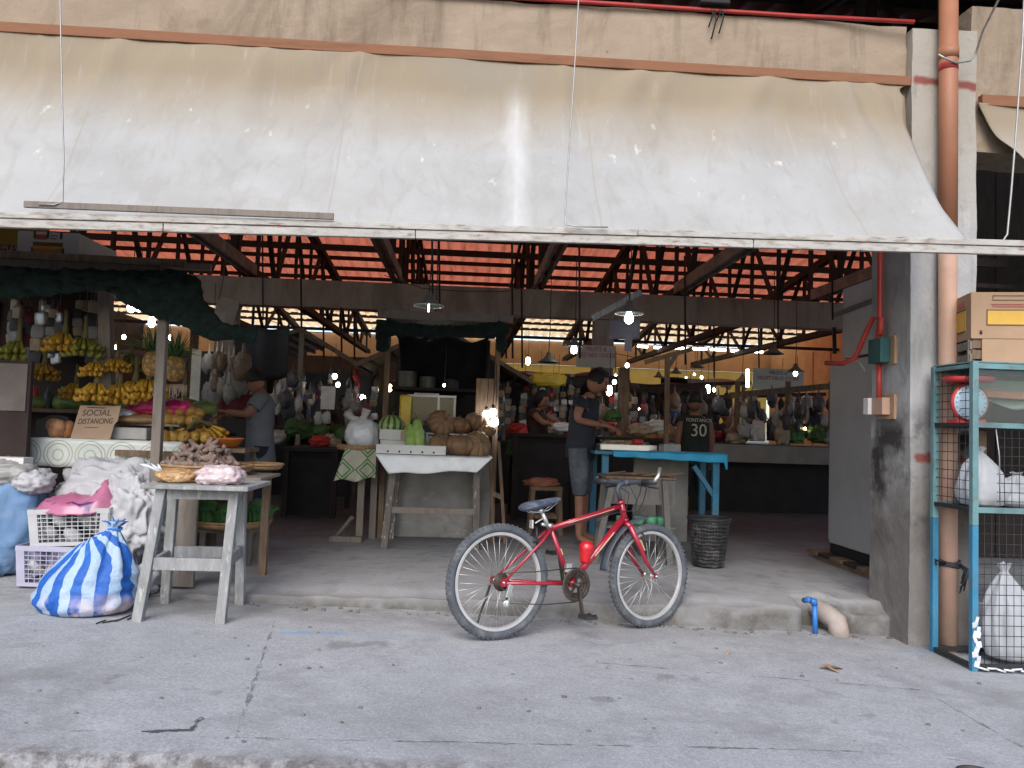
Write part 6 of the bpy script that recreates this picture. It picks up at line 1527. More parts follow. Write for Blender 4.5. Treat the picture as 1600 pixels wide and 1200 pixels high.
def add_hand(mb, J, s, curl, sc):
    w = J['wr' + s]; d = (w - J['el' + s]).normalized(); sd = -1 if s == 'R' else 1
    side = d.cross(V((0, 0, 1))).normalized() if abs(d.z) < .9 else V((1, 0, 0))
    nrm = side.cross(d).normalized()
    if nrm.z > 0: nrm = -nrm
    p = w + d * .045 * sc
    mb.tube([w - d * .01, w + d * .02 * sc, w + d * .06 * sc, w + d * .09 * sc], [(.024 * sc, .018 * sc), (.034 * sc, .016 * sc), (.041 * sc, .015 * sc), (.036 * sc, .012 * sc)], 10, hint=nrm)
    for k, l in enumerate((.070, .080, .074, .058)):
        b = w + d * .082 * sc + side * (.030 - .020 * k) * sc
        a1, a2, a3 = curl * .5, curl * 1.2, curl * 1.9
        q1 = b + (d * math.cos(a1) + nrm * math.sin(a1)) * l * .42 * sc; q2 = q1 + (d * math.cos(a2) + nrm * math.sin(a2)) * l * .33 * sc; q3 = q2 + (d * math.cos(a3) + nrm * math.sin(a3)) * l * .27 * sc
        mb.tube([b - d * .015, q1, q2, q3], [.0095 * sc, .009 * sc, .008 * sc, .006 * sc], 8)
    ts = side if (side.y * sd < 0) else -side
    b = w + d * .028 * sc + ts * .028 * sc; q1 = b + (d * .6 + ts * .75 + nrm * .25).normalized() * .034 * sc; q2 = q1 + (d * .85 + ts * .25 + nrm * .4).normalized() * .03 * sc
    mb.tube([b - ts * .012, b, q1, q2], [.012 * sc, .012 * sc, .010 * sc, .007 * sc], 8)
def person(label, loc, rz, H=1.65, pose=None, face=(0, 0), skin='skin', top='shirt_grey', sleeve=.55, hem=.80, bottom='denim', leg=.95, leg2=None, longhair=False, curl=.5, flare=1.0, group=None):
    sc = H / 1.65
    J = {k: V(v) * sc for k, v in BASE.items()}
    for k, v in (pose or {}).items(): J[k] = V(v)
    t = T('person', label, 'person', loc, rz, group)
    me = bpy.data.meshes.new('tmp'); names = list(RAD)
    me.from_pydata([J[k] for k in names], [(names.index(a), names.index(b)) for a, b in EDG], [])
    o = bpy.data.objects.new('tmp', me); COL.objects.link(o)
    o.modifiers.new('s', 'SKIN')
    for i, k in enumerate(names):
        r = RAD[k] * sc * .96; sv = me.skin_vertices[0].data[i]; sv.radius = (r, r); sv.use_root = (k == 'pelvis')
    sb = o.modifiers.new('u', 'SUBSURF'); sb.levels = 2
    dg = bpy.context.evaluated_depsgraph_get(); m2 = bpy.data.meshes.new_from_object(o.evaluated_get(dg))
    bpy.data.objects.remove(o)
    mb = MB(); mb.add([v.co.copy() for v in m2.vertices], [list(p.vertices) for p in m2.polygons], 0, True)
    yawf, pit = face; hm = Matrix.Rotation(yawf, 3, 'Z') @ Matrix.Rotation(pit, 3, 'Y'); hc = J['head']
    hp = lambda *v: hc + hm @ (V(v) * sc)
    eu = hm.to_euler()
    def hf(d, a):
        k = 1.0
        if d.x > 0 and d.z < 0: k -= .10 * (-d.z) * d.x
        k -= .12 * max(0, -d.z - .35) * (1 - max(0, d.x))
        k -= .05 * math.exp(-((d.z - .06) / .12) ** 2) * max(0, d.x - .6) * 3 * (abs(d.y) > .12)
        return k
    mb.blob(hc, (.096 * sc, .077 * sc, .118 * sc), 28, 22, fn=hf, rot=eu)
    mb.tube([hp(.088, 0, .02), hp(.104, 0, -.015), hp(.108, 0, -.032), hp(.09, 0, -.04)], [.007 * sc, .011 * sc, .015 * sc, .009 * sc], 8)
    for s in (-1, 1):
        mb.blob(hp(-.004, s * .077, -.005), (.018 * sc, .009 * sc, .032 * sc), 10, 8, rot=eu)
        mb.blob(hp(.080, s * .032, .012), (.011 * sc, .014 * sc, .007 * sc), 8, 6, rot=eu, m=1)
        mb.tube([hp(.085, s * .014, .032), hp(.083, s * .035, .038), hp(.07, s * .052, .03)], [.004 * sc, .005 * sc, .003 * sc], 6, m=1)
    mb.blob(hp(.080, 0, -.063), (.010 * sc, .024 * sc, .007 * sc), 10, 6, rot=eu, m=2)
    mb.blob(hp(.066, 0, -.095), (.024 * sc, .03 * sc, .02 * sc), 10, 8, rot=eu)
    for s in 'RL': add_hand(mb, J, s, curl, sc)
    mb.build('body', [skin, 'eye_dark', 'lip'], t)
    # hair
    hb = MB()
    def hair(d, a):
        k = 1.0 + .05 * noise.noise(d * 6)
        f = max(0, d.x) * (1 if abs(d.y) < .72 else .5)
        sm = lambda a, b, q: max(0, min(1, (q - a) / (b - a)))
        k *= 1 - .21 * sm(.18, .42, f) * sm(.60, .42, d.z + .10 * noise.noise(d * 9))
        if not longhair: k *= 1 - .22 * sm(-.15, -.42, d.z)
        k += .035 * noise.noise(d * 16)
        return k
    hb.blob(hp(-.010, 0, .016), (.105 * sc, .089 * sc, .125 * sc), 56, 40, fn=hair, rot=eu)
    if longhair:
        hb.tube([hp(-.04, 0, .03), hp(-.075, 0, -.06), hp(-.085, 0, -.16), hp(-.08, 0, -.26)], [(.05 * sc, .075 * sc), (.045 * sc, .08 * sc), (.04 * sc, .075 * sc), (.02 * sc, .04 * sc)], 14)
    hb.build('hair', 'hair_black', t)
    # shirt
    sh = MB(); P, W_, Cc, N = J['pelvis'], J['waist'], J['chest'], J['neckb']
    hemp = P + (P - W_).normalized() * (.92 - hem) * sc * 1.0
    up_ = (N - Cc)
    rings = [hemp, P, W_, Cc - up_ * .1, Cc + up_ * .45, Cc + up_ * .78, N + up_ * .03]
    rr = [(.135 * flare, .172 * flare), (.135, .172), (.125, .16), (.135, .18), (.125, .185), (.09, .12), (.062, .07)]
    sh.tube(rings, [(a * sc, b * sc) for a, b in rr], 26, cap=False)
    for s in 'RL':
        a, e = J['sh' + s], J['el' + s]; end = a + (e - a) * sleeve
        inn = a + (Cc + up_ * .55 - a) * .35
        sh.tube([inn, a, a + (e - a) * .2, end], [.068 * sc, .073 * sc, .072 * sc, .066 * sc], 16, cap=False)
    for i, v in enumerate(sh.v):
        n = V((noise.noise(v * 9), noise.noise(v * 9 + V((5, 0, 0))), 0)) * .012 + V((noise.noise(V((v.x * 22, v.y * 22, v.z * 9))), noise.noise(V((v.x * 22, v.y * 22 + 9, v.z * 9))), 0)) * .006
        sh.v[i] = v + n
    so_ = sh.build('shirt', top, t, sub=1, solid=.003)
    # trousers or shorts
    def legs(name, mat, frac, grow, up__=True):
        tr = MB()
        if up__: tr.tube([W_ + (P - W_) * .5, P, P + (P - W_).normalized() * .06 * sc], [(.118 * sc, .155 * sc), (.128 * sc, .168 * sc), (.10 * sc, .14 * sc)], 22)
        for s in 'RL':
            h, k, a = J['hi' + s], J['kn' + s], J['an' + s]; L1 = (k - h).length; L2 = (a - k).length; tot = (L1 + L2) * frac
            pts = [h + V((0, 0, .03)), h + (k - h) * .4]; rs = [.10 * sc, .098 * sc * grow]
            if tot <= L1: pts.append(h + (k - h) * (tot / L1)); rs.append(.088 * sc * grow)
            else: pts += [k, k + (a - k) * ((tot - L1) / L2)]; rs += [.078 * sc * grow, .062 * sc * grow]
            tr.tube(pts, rs, 16, cap=False)
        for i, v in enumerate(tr.v): tr.v[i] = v + V((noise.noise(v * 12), noise.noise(v * 12 + V((5, 0, 0))), 0)) * .008
        tr.build(name, mat, t, sub=1, solid=.003)
    legs('shorts' if leg < .8 else 'trousers', bottom, leg, 1.0)
    if leg2: legs('leggings', leg2, .93, .82, False)
    return t, J, so_
def rel(t_loc, rz, px, py, Y):
    return Matrix.Rotation(-rz, 3, 'Z') @ (at(px, py, Y) - V(t_loc))
# man in navy shirt at the blue table
lm = V((at(908, 800, 2.75).x, 2.75, 0)); rz = R(-6); r_ = lambda px, py, Y: rel(lm, rz, px, py, Y)
pm = dict(head=r_(934, 597, 2.75), neck=r_(925, 614, 2.75), neckb=r_(919, 622, 2.75), chest=r_(914, 645, 2.75), waist=r_(909, 672, 2.75), pelvis=r_(907, 697, 2.75),
          shR=r_(908, 627, 2.56), elR=r_(901, 656, 2.50), wrR=r_(938, 664, 2.58), shL=r_(924, 627, 2.92), elL=r_(926, 655, 2.98), wrL=r_(953, 667, 2.82),
          hiR=r_(904, 703, 2.66), hiL=r_(910, 703, 2.84), knR=r_(906, 762, 2.64), knL=r_(913, 762, 2.9), anR=(-.02, -.10, .08), anL=(.03, .14, .08), toR=(.13, -.12, .03), toL=(.18, .16, .03))
pm['neck'] = pm['neckb'] + (pm['head'] - pm['neckb']) * .38
person('man with short black hair in navy t-shirt and denim shorts working at the blue table', lm, rz, 1.72, pm, face=(R(-8), R(28)), top='shirt_navy', sleeve=.42, hem=.80, bottom='denim', leg=.52, curl=.7)
# woman in grey shirt at the fruit stall
lw = V((at(404, 800, 2.75).x, 2.75, 0)); rz2 = R(176); r_ = lambda px, py, Y: rel(lw, rz2, px, py, Y)
pw = dict(head=r_(398, 597, 2.75), neckb=r_(410, 614, 2.75), chest=r_(408, 638, 2.75), waist=r_(406, 668, 2.75), pelvis=r_(406, 696, 2.75),
          shL=r_(408, 622, 2.58), elL=r_(388, 648, 2.52), wrL=r_(352, 643, 2.55), shR=r_(408, 622, 2.92), elR=r_(384, 645, 3.0), wrR=r_(350, 650, 2.9))
pw['neck'] = pw['neckb'] + (pw['head'] - pw['neckb']) * .4
person('woman in a loose grey t-shirt and teal trousers serving at the fruit stall, facing away', lw, rz2, 1.56, pw, face=(R(-25), R(20)), top='shirt_grey', sleeve=.62, hem=.74, bottom='trouser_navy', leg=.62, leg2='trouser_teal', longhair=False, flare=1.12)
# youth in a numbered jersey, seen from behind
lj = V((at(1083, 800, 4.2).x, 4.2, 0)); zj = at(1083, 612, 4.2).z
tj, Jj, sj = person('youth in a dark basketball jersey with the number 30, seen from behind', lj, R(90), zj / 1.0, None, face=(0, R(8)), skin='skin_dark', top='jersey_dark', sleeve=.12, hem=.78, bottom='trouser_navy', leg=.6)
text('lettering', '30', .20, 'jersey_print', sj, (-.155, 0, zj * .715), (R(90), 0, R(-90)), sx=.95, ext=.004)
text('lettering', 'FONTANOS', .055, 'jersey_print', sj, (-.155, 0, zj * .79), (R(90), 0, R(-90)), ext=.004)
# woman behind the counter further in
ls = V((at(838, 800, 5.2).x, 5.2, 0)); r_ = lambda px, py, Y: rel(ls, R(-35), px, py, Y)
zs_ = at(845, 606, 5.2).z
person('woman with long dark hair in dark clothes bending over a far counter', ls, R(-35), 1.58, dict(head=r_(846, 625, 5.15), neckb=r_(840, 642, 5.2), neck=r_(842, 637, 5.18), chest=r_(838, 655, 5.2), shR=r_(832, 645, 5.05), elR=r_(848, 660, 4.9), wrR=r_(866, 664, 4.95), shL=r_(850, 645, 5.3), elL=r_(862, 655, 5.3), wrL=r_(874, 660, 5.2)), face=(R(0), R(25)), skin='skin', top='shirt_brown', sleeve=.3, bottom='trouser_navy', leg=.9, longhair=True)
for px, Y, rz_, tp, lab in ((1132, 9.5, 80, 'shirt_brown', 'dim figure in brown standing far inside, right of the numbered jersey'), (1005, 11.5, 200, 'shirt_grey', 'dim figure in grey shopping far inside, behind the metal trays'), (535, 9.6, -80, 'shirt_brown', 'dim figure among the hanging goods beyond the round stand')):
    x = at(px, 700, Y).x; person(lab, V((x, Y, 0)), R(rz_), 1.58, None, top=tp, bottom='trouser_navy', leg=.9, skin='skin_dark')
# ================================================================= stalls deeper in the hall
mk('tarp_dark', (.028, .026, .028), .7, .4, 3, .4, 10); mk('rust_sheet', (.085, .065, .055), .8, .35, 4, .3, 20); mk('pale_sheet', (.22, .23, .20), .8, .2, 3)
mk('tile_strip', (.23, .21, .19), .5, .15, 5); mk('counter_dark', (.02, .017, .018), .8, .3, 4); mk('lamp_shade', (.11, .14, .13), .45, .15, 6, metal=.3); mk('lamp_rim', (.6, .62, .6), .5, .08)
def emi(name, col, st):
    s = NT(name); s.set(col=(0, 0, 0), em=col, ems=st)
emi('bulb_cool', (1, .97, .92), 14); emi('bulb_warm', (1, .78, .45), 11); emi('tube_glow', (1, .93, .82), 9)
def stall(name, label, px0, px1, Y0, Y1, pyt, kind='flat', counter=None, peak=None, sheet='tarp_dark', posts=True, group='covered stalls deeper in the hall'):
    a, b = at(px0, pyt, Y0), at(px1, pyt, Y0); z = (a.z + b.z) / 2
    t = T(name, label, 'stall', ((a.x + b.x) / 2, (Y0 + Y1) / 2, 0), group=group)
    if posts:
        for x in (a.x + .04, b.x - .04):
            for y in (Y0 + .04, Y1 - .04): MB().bb((x - .03, y - .03, 0), (x + .03, y + .03, z - .002)).build('post', 'brown_wood', t, True)
    if kind == 'flat':
        m = MB(); m.grid(lambda u, v: V((a.x - .1 + (b.x - a.x + .2) * u, Y0 - .15 + (Y1 - Y0 + .3) * v, z + .05 + .22 * v - .05 * math.sin(u * math.pi) + .03 * math.sin(u * 11 + v * 4))), 24, 8); m.build('roof', sheet, t, True, solid=.01)
        MB().bb((a.x - .08, Y1 + .05, .02), (b.x + .08, Y1 + .08, z + .22)).build('shade_sheet', 'tarp_dark', t, True)  # dark sheet added to blacken the gaps where shade falls
        m = MB(); m.grid(lambda u, v: V((a.x - .1 + (b.x - a.x + .2) * u, Y0 - .16 - .02 * math.sin(u * 30), z + .06 - .05 * math.sin(u * math.pi) - (.12 + .05 * math.sin(u * 23) + .03 * math.sin(u * 51)) * v)), 60, 3); m.build('valance', sheet, t, True, solid=.004)
    else:
        pk = at(peak[0], peak[1], Y0); zl_, zr_ = at(px0, kind[0], Y0).z, at(px1, kind[1], Y0).z
        for x, zz in ((a.x, zl_), (b.x, zr_)):
            m = MB(); m.grid(lambda u, v: V((pk.x + (x - pk.x) * u, Y0 + (Y1 - Y0) * v, pk.z + (zz - pk.z) * u)), 12, 4); m.build('roof', sheet, t, True, solid=.012)
            m = MB(); m.bar((pk.x, Y0 - .02, pk.z - .03), (x, Y0 - .02, zz - .03), .03, .06); m.build('fascia', 'brown_wood', t, True)
            for k in range(4):
                f = .2 + k * .22; m = MB(); m.bb((pk.x + (x - pk.x) * f - .02, Y0, pk.z + (zz - pk.z) * f - .07), (pk.x + (x - pk.x) * f + .02, Y1, pk.z + (zz - pk.z) * f - .02)); m.build('purlin', 'dark_timber', t, True)
        MB().bb((a.x, Y1 + .0, .02), (b.x, Y1 + .03, min(zl_, zr_))).build('shade_sheet', 'tarp_dark', t, True)  # same added dark sheet, standing in for shade behind the stall
        MB().bb((pk.x - .035, Y0 + .0, 0), (pk.x + .035, Y0 + .06, pk.z - .05)).build('post', 'grey_wood', t, True)
    if counter:
        MB().bb((a.x, Y0 + .05, counter - .05), (b.x, Y0 + .9, counter)).build('counter', 'counter_dark', t, True)
        MB().bb((a.x + .05, Y0 + .1, 0), (b.x - .05, Y0 + .14, counter - .051)).build('front_panel', 'counter_dark', t, True)
    return t, a.x, b.x, z
stall('market_stall', 'stall with a peaked dark roof behind the woman in grey', 392, 560, 7.0, 9.6, 600, kind=(532, 568), peak=(472, 512), counter=.85, sheet='rust_sheet', posts=False)
stall('market_stall', 'stall whose sloping roof shows past both sides of the vegetable stall', 556, 832, 6.6, 8.3, 600, kind=(566, 594), peak=(690, 508), counter=.9, sheet='rust_sheet', posts=False)
stall('market_stall', 'stall with a black sagging awning behind the man in navy', 786, 962, 8.0, 10.2, 590, counter=.95)
stall('market_stall', 'stall with rusty flat roof beneath the unlit lamps on the far side', 990, 1092, 12.5, 15, 606, counter=.95, sheet='rust_sheet')
stall('market_stall', 'stall with a pale sheet roof beyond the numbered jersey', 1078, 1165, 14, 16.5, 598, counter=.95, sheet='pale_sheet')
stall('market_stall', 'low dark stall far back between the two round posts', 960, 1060, 16.5, 18.5, 618, counter=.95)
stall('market_stall', 'stall deep in the shade beyond the fruit stall bulbs', 180, 345, 5.5, 8, 560, counter=.9)
stall('market_stall', 'dim stall far back between the peaked roofs', 500, 610, 11, 13.5, 600, counter=.95, sheet='rust_sheet')
stall('market_stall', 'dim stall farthest back at the left side of the aisle', 395, 500, 13, 15, 596, counter=.95)
stall('market_stall', 'dim stall behind the hanging packets and yellow pouch', 780, 900, 12.5, 14.5, 592, counter=.95, sheet='rust_sheet')
# long counter at the right
YL = 6.4
a, b = at(1128, 690, YL), at(1330, 702, YL); zL = (a.z + b.z) / 2
lc_ = T('long_counter', 'long dark market counter with a pale tiled edge left of the refrigerator', 'counter', ((a.x + b.x) / 2, YL + .6, 0))
MB().bb((a.x - 1.0, YL, zL - .05), (b.x + .4, YL + 1.2, zL)).build('top', 'counter_dark', lc_, True); MB().bb((a.x - 1.0, YL - .02, zL - .26), (b.x + .4, YL - .001, zL - .01)).build('tiled_edge', 'tile_strip', lc_, True)
MB().bb((a.x - .95, YL + .12, 0), (b.x + .4, YL + .2, zL - .051)).build('front_panel', 'counter_dark', lc_, True)
MB().bb((at(1165, 700, YL).x, YL - .022, zL - .001), (b.x + .4, YL + .02, zL + .006)).build('steel_edge', 'steel_tray', lc_, True)
rk = T('goods_rack', 'timber rack with a cross beam for hanging goods over the long counter', 'rack', ((a.x + b.x) / 2, YL + .5, 0))
for px in (1152, 1231, 1299): x = at(px, 650, YL + .4).x; MB().bb((x - .03, YL + .38, zL), (x + .03, YL + .44, at(px, 596, YL + .4).z)).build('post', 'brown_wood', rk, True)
p, q = at(1140, 618, YL + .36), at(1312, 602, YL + .36); MB().bar(p, q, .04, .09).build('beam', 'brown_wood', rk, True)
# aisle posts
for px, Y, w_, top, lab in ((1043, 3.5, .05, 556, 'slim brown post rising behind the blue table near the jersey'), (975, 5.4, .13, 575, 'thick dark timber post between the man in navy and the lamps'), (468, 6.6, .06, 640, 'pale grey post right of the woman in grey')):
    x = at(px, 640, Y).x; o = MB().bar((x, Y, 0), at(px, top, Y), w_, w_, hint=V((0, 1, 0))).build('timber_post', 'brown_wood' if px != 468 else 'grey_wood', bevel=.004); tag(o, lab, 'post')
m = MB(); m.bar(at(1008, 566, 3.6), at(1082, 545, 3.6), .03, .05); m.bar(at(1043, 575, 3.6), at(1060, 550, 3.6), .03, .04); tag(m.build('cross_pole', 'brown_wood'), 'short tilted pole lashed across the slim brown post', 'pole')
m = MB(); m.bar(at(925, 498, 4.2), at(1002, 456, 4.2), .03, .07); tag(m.build('tilted_batten', 'pale_grey_wood'), 'whitish batten hung on a slant beside the bright lamp', 'batten')
p, q = at(953, 500, 4.6), at(999, 532, 4.6); m = MB(); m.grid(lambda u, v: V((p.x + (q.x - p.x) * u, 4.6 + .02 * math.sin(u * 5), p.z + (q.z - p.z) * v + .02 * u)), 8, 6); mk('grey_cloth', (.26, .26, .31), .8, .1, 4); tag(m.build('cloth', 'grey_cloth', solid=.004), 'greyish sheet hanging under the slanted batten by the bright lamp', 'cloth')
p, q = at(976, 522, 4.5), at(987, 549, 4.5); m = MB(); m.bb((p.x, 4.49, q.z), (q.x, 4.495, p.z)); tag(m.build('paper_strip', 'grey_cloth'), 'narrow grey paper strip hanging below the brightest lamp', 'paper')
p = at(354, 485, 3.0); o = T('hanging_board', 'square greyish board hung from the inner beam above the netting', 'board', p); MB().box((0, 0, 0), (.25, .015, .24), (0, R(14), R(-20))).build('board', 'grey_board', o); MB().tube([(-.08, 0, .1), (-.05, 0, .3), (0, 0, .9)], .004, 5).build('cord', 'black_iron', o)
# printed signs
def sign(px0, px1, py0, py1, Y, lines, label):
    a, b = at(px0, py1, Y), at(px1, py0, Y); t = T('shop_sign', label, 'sign', ((a.x + b.x) / 2, Y, a.z)); w_ = b.x - a.x; h = b.z - a.z
    MB().box((0, .005, h / 2), (w_, .01, h)).build('board', 'sign_white' if 'sign_white' in M else mk('sign_white', (.42, .42, .38), .6, .08, 3).m, t)
    for txt, zz, sz_, mt, sx in lines: text('lettering', txt, h * sz_, mt, t, (0, -.004, h * zz), sx=sx)
sign(900, 962, 541, 573, 8.25, [('FRUITS &', .82, .27, 'sign_red' if 'sign_red' in M else (mk('sign_red', (.30, .03, .04), .6, .1) and 'sign_red'), .9), ('VEGETABLE VENDOR', .55, .27, 'sign_red', .72)], 'white sign with red lettering on the inner column above the man in navy')
mk('sign_blue', (.05, .07, .2), .6, .1)
sign(1176, 1256, 578, 608, 9.2, [('FRUITS &', .80, .22, 'sign_blue', 1.0), ('VEGETABLES STORE', .55, .24, 'sign_red', .95)], 'white sign with blue and red lettering over the long counter')
# lamps on long cords
def lamp(px, py, Y, w_, lit, label, big=False, mat='bulb_cool', rod=True, group='hanging lamps with conical shades'):
    p = at(px, py, Y); t = T('pendant_lamp', label, 'lamp', p, group=group); r = w_ / 2
    MB().lathe([(.022, r * .95), (.03, r * .9), (.04, r * .62), (r * .55, r * .32), (r, 0), (r * .98, -.004), (r * .5, r * .28), (.03, r * .5)], n=28).build('shade', 'lamp_shade', t)
    MB().tube([(r * .995 * math.cos(i * math.pi / 14), r * .995 * math.sin(i * math.pi / 14), 0) for i in range(28)], .006, 6, True).build('rim', 'lamp_rim' if big else 'lamp_shade', t)
    MB().tube([(0, 0, r * .95), (.01, 0, .5), (0, 0, max(.8, 3.55 - p.z))], .006, 6).build('cord', 'black_iron', t)
    if lit == 1: MB().blob((0, 0, -.03), (.032, .032, .042), 14, 10).build('bulb', mat, t)
    elif lit == 2: MB().tube([(0, 0, .03), (0, 0, -.01), (0, 0, -.03), (0, 0, -.06), (0, 0, -.09), (0, 0, -.105)], [.022, .03, .042, .046, .036, .012], 14).build('bulb', mat, t)
    elif lit == 3: MB().tube([(0, 0, .06), (0, 0, -.07), (0, 0, -.075)], [.006, .006, .006], 6).blob((0, 0, -.09), (.024, .024, .028), 12, 8).build('bulb', mat, t)
lamp(670, 478, 3.2, .30, 3, 'broad lamp with white rim hanging above the vegetable stall', True)
lamp(983, 490, 3.2, .29, 2, 'brightest lamp, hanging beside the slanted batten', True)
lamp(897, 541, 6.2, .26, 2, 'lit lamp hanging just above and left of the man in navy')
lamp(857, 566, 6.4, .30, 0, 'unlit lamp with long cord left of the lit one near the man')
lamp(1243, 581, 7.2, .27, 1, 'small lit lamp hanging in front of the blue and red sign')
lamp(678, 533, 3.6, .14, 2, 'tiny shaded bulb glowing under the vegetable stall roof', group='small bulbs in the hall')
for px, py, Y, w_, lab in ((1208, 553, 6.6, .30, 'unlit lamp hanging between the tube lights and the refrigerator'), (1089, 574, 9, .25, 'unlit lamp centred in front of the orange sheet'), (1056, 583, 9.5, .22, 'unlit lamp left of the one centred on the orange sheet'), (1029, 589, 10.2, .20, 'unlit lamp at the edge of the orange sheet nearest the thick post'), (1160, 594, 10, .24, 'unlit lamp beside the vertical glowing tube')):
    lamp(px, py, Y, w_, 0, lab)
def bulb(px, py, Y, r, mat, label, kind=0):
    p = at(px, py, Y); t = T('bare_bulb', label, 'bulb', p, group='small bulbs in the hall')
    if kind == 0: MB().blob((0, 0, 0), (r, r, r * 1.25), 14, 10).build('glass', mat, t)
    else: MB().tube([(0, 0, r * 1.4), (0, 0, r * 1.1), (0, 0, r * .4), (0, 0, -r * .6), (0, 0, -r * 1.2), (0, 0, -r * 1.45)], [r * .4, r * .62, r * .8, r * .8, r * .6, r * .2], 14).build('glass', mat, t)
    MB().tube([(0, 0, r * 1.1), (0, 0, r * 2.2)], [r * .5, r * .4], 10).tube([(0, 0, r * 2), (.01, 0, .25), (0, 0, .55)], .004, 5).build('socket', 'black_iron', t)
for d in ((205, 481, 2.6, .035, 'bulb_cool', 'left of the twin bulbs behind the thick grey post'), (217, 480, 2.6, .035, 'bulb_cool', 'right of the twin bulbs behind the thick grey post'), (237, 503, 2.4, .034, 'bulb_cool', 'tubular bulb glowing by the leaning post', 1), (332, 526, 3.4, .028, 'bulb_cool', 'small bulb glowing under the end of the green netting'),
          (760, 648, 2.75, .036, 'bulb_cool', 'left bulb of the bright cluster by the trestle'), (770, 645, 2.72, .036, 'bulb_cool', 'upper bulb of the bright cluster by the trestle'), (773, 659, 2.72, .036, 'bulb_cool', 'lowest bulb of the bright cluster by the trestle'),
          (980, 571, 5.6, .026, 'bulb_cool', 'round bulb right of the head of the man in navy'), (952, 610, 6.0, .05, 'bulb_cool', 'tubular bulb between the man and the thick post', 1), (1106, 608, 8.2, .05, 'bulb_cool', 'tubular bulb above the head of the jersey wearer', 1), (960, 597, 7, .03, 'bulb_cool', 'small bulb above the tubular one near the man'),
          (452, 597, 8, .035, 'bulb_cool', 'small bulb right of the head of the woman in grey'), (523, 588, 8.6, .04, 'bulb_cool', 'bulb high under the peaked roof'), (528, 601, 8.8, .035, 'bulb_cool', 'bulb just under the highest one at the peaked stall'), (567, 621, 9, .045, 'bulb_cool', 'bulb above the red packets by the round stand'), (608, 606, 7.6, .05, 'bulb_warm', 'warm bulb beside the near post of the vegetable stall'),
          (694, 602, 3.1, .013, 'bulb_cool', 'tiny bulb over the glass display case'), (825, 564, 9.5, .05, 'bulb_cool', 'bulb under the black awning edge, farther', 1), (820, 594, 9, .05, 'bulb_cool', 'bulb left of the yellow pouch', 1), (1077, 651, 5.2, .014, 'bulb_cool', 'tiny light beside the arm of the jersey wearer'), (1258, 670, 6.6, .02, 'bulb_warm', 'small yellowish light among the goods on the long counter')):
    bulb(*d[:5], d[5], d[6] if len(d) > 6 else 0)
for k, (px0, px1, py0, py1) in enumerate(((996, 1012, 541, 542), (1022, 1104, 543, 546), (1110, 1134, 546, 547), (1142, 1192, 548, 550))):
    a, b = at(px0, py0, 20), at(px1, py1, 20); t = T('tube_light', ['short glowing tube at the start of the far row', 'longest glowing tube in the far row', 'short glowing tube in the middle of the far row', 'glowing tube at the end of the far row by the side wall'][k], 'tube light', a, group='tube lights along the far end')
    MB().tube([V((0, 0, 0)), b - a], .035, 8).build('tube', 'tube_glow', t); MB().bar(V((0, .03, .07)), b - a + V((0, .03, .07)), .08, .05).build('fixture', 'paper_white', t)
t = T('tube_light', 'upright glowing tube left of the blue and red sign', 'tube light', at(1168, 605, 9.4)); MB().tube([(0, 0, 0), at(1168, 577, 9.4) - at(1168, 605, 9.4)], .028, 8).build('tube', 'tube_glow', t)
# ---------------------------------------------------------------- goods: hanging strips, bags, bottles
mk('hb_film', (.30, .29, .27), .4, .25, 8); mk('hb_tan', (.2, .15, .11), .5, .25, 8)
def strip(n, mats, seed, w_=.07):
    rg = random.Random(seed); t = T('packet_strip', '', 'packets'); 
    MB().tube([(0, 0, .1), (0, 0, 0), (.004, 0, -n * .09)], .002, 4).build('string', 'pk_grey', t)
    for k in range(n):
        m = MB(); z = -.045 - k * .09; a = rg.uniform(-.5, .5)
        m.blob((rg.uniform(-.012, .012), 0, z), (w_ * rg.uniform(.5, .72), .012, .047), 12, 10, .12, 3, seed + k, p=.38, rot=(0, rg.uniform(-.2, .2), a)); m.build('packet', mats[k % len(mats)], t)
    return t
S1 = strip(5, ['pk_silver', 'pk_grey', 'pk_tan', 'pk_dark'], 1); S2 = strip(6, ['maroon', 'pk_red', 'pk_dark', 'pk_grey'], 2); S3 = strip(5, ['pk_tan', 'pk_dark', 'pk_grey'], 3); S4 = strip(4, ['pk_dark', 'pk_silver', 'pk_tan', 'pk_blue'], 4)
S5 = strip(4, ['maroon', 'pk_dark', 'maroon', 'pk_grey'], 5, .06)
rg = random.Random(12)
def strips(n, x0, x1, y0, y1, Y0, Y1, srcs, label, group):
    for k in range(n):
        s = rg.choice(srcs); place(s, at(rg.uniform(x0, x1), rg.uniform(y0, y1), rg.uniform(Y0, Y1)), rg.uniform(-.4, .4), label, rg.uniform(.75, 1.2), group)
strips(30, 786, 905, 585, 640, 7.6, 8.6, [S1, S3, S2, S1], 'strip of small packets hanging under the black awning', 'packet strips under the black awning')
strips(20, 430, 590, 575, 630, 7.4, 9.4, [S1, S3, S4, S2], 'strip of packets hanging under the peaked roof', 'packet strips under the peaked roof')
strips(14, 935, 1010, 600, 660, 6.2, 8.4, [S1, S3, S2], 'strip of packets hanging around the thick dark post', 'packet strips by the thick post')
strips(20, 2, 158, 466, 492, 1.6, 2.25, [S3, S5, S3, S1], 'strip of sachets hanging at the back of the fruit stall', 'sachet strips in the fruit stall')
strips(16, 1010, 1160, 612, 650, 9, 14, [S1, S3, S4], 'strip of packets hanging at the stalls beyond the jersey wearer', 'packet strips at the far stalls')
strips(3, 560, 572, 630, 640, 4.5, 5, [S2], 'red packet strip hanging above the round stand', 'red packets above the round stand')
strips(5, 742, 790, 600, 640, 4.6, 5.4, [S1, S4, S3], 'packet strip hanging beside the brown board', 'packet strips by the brown board')
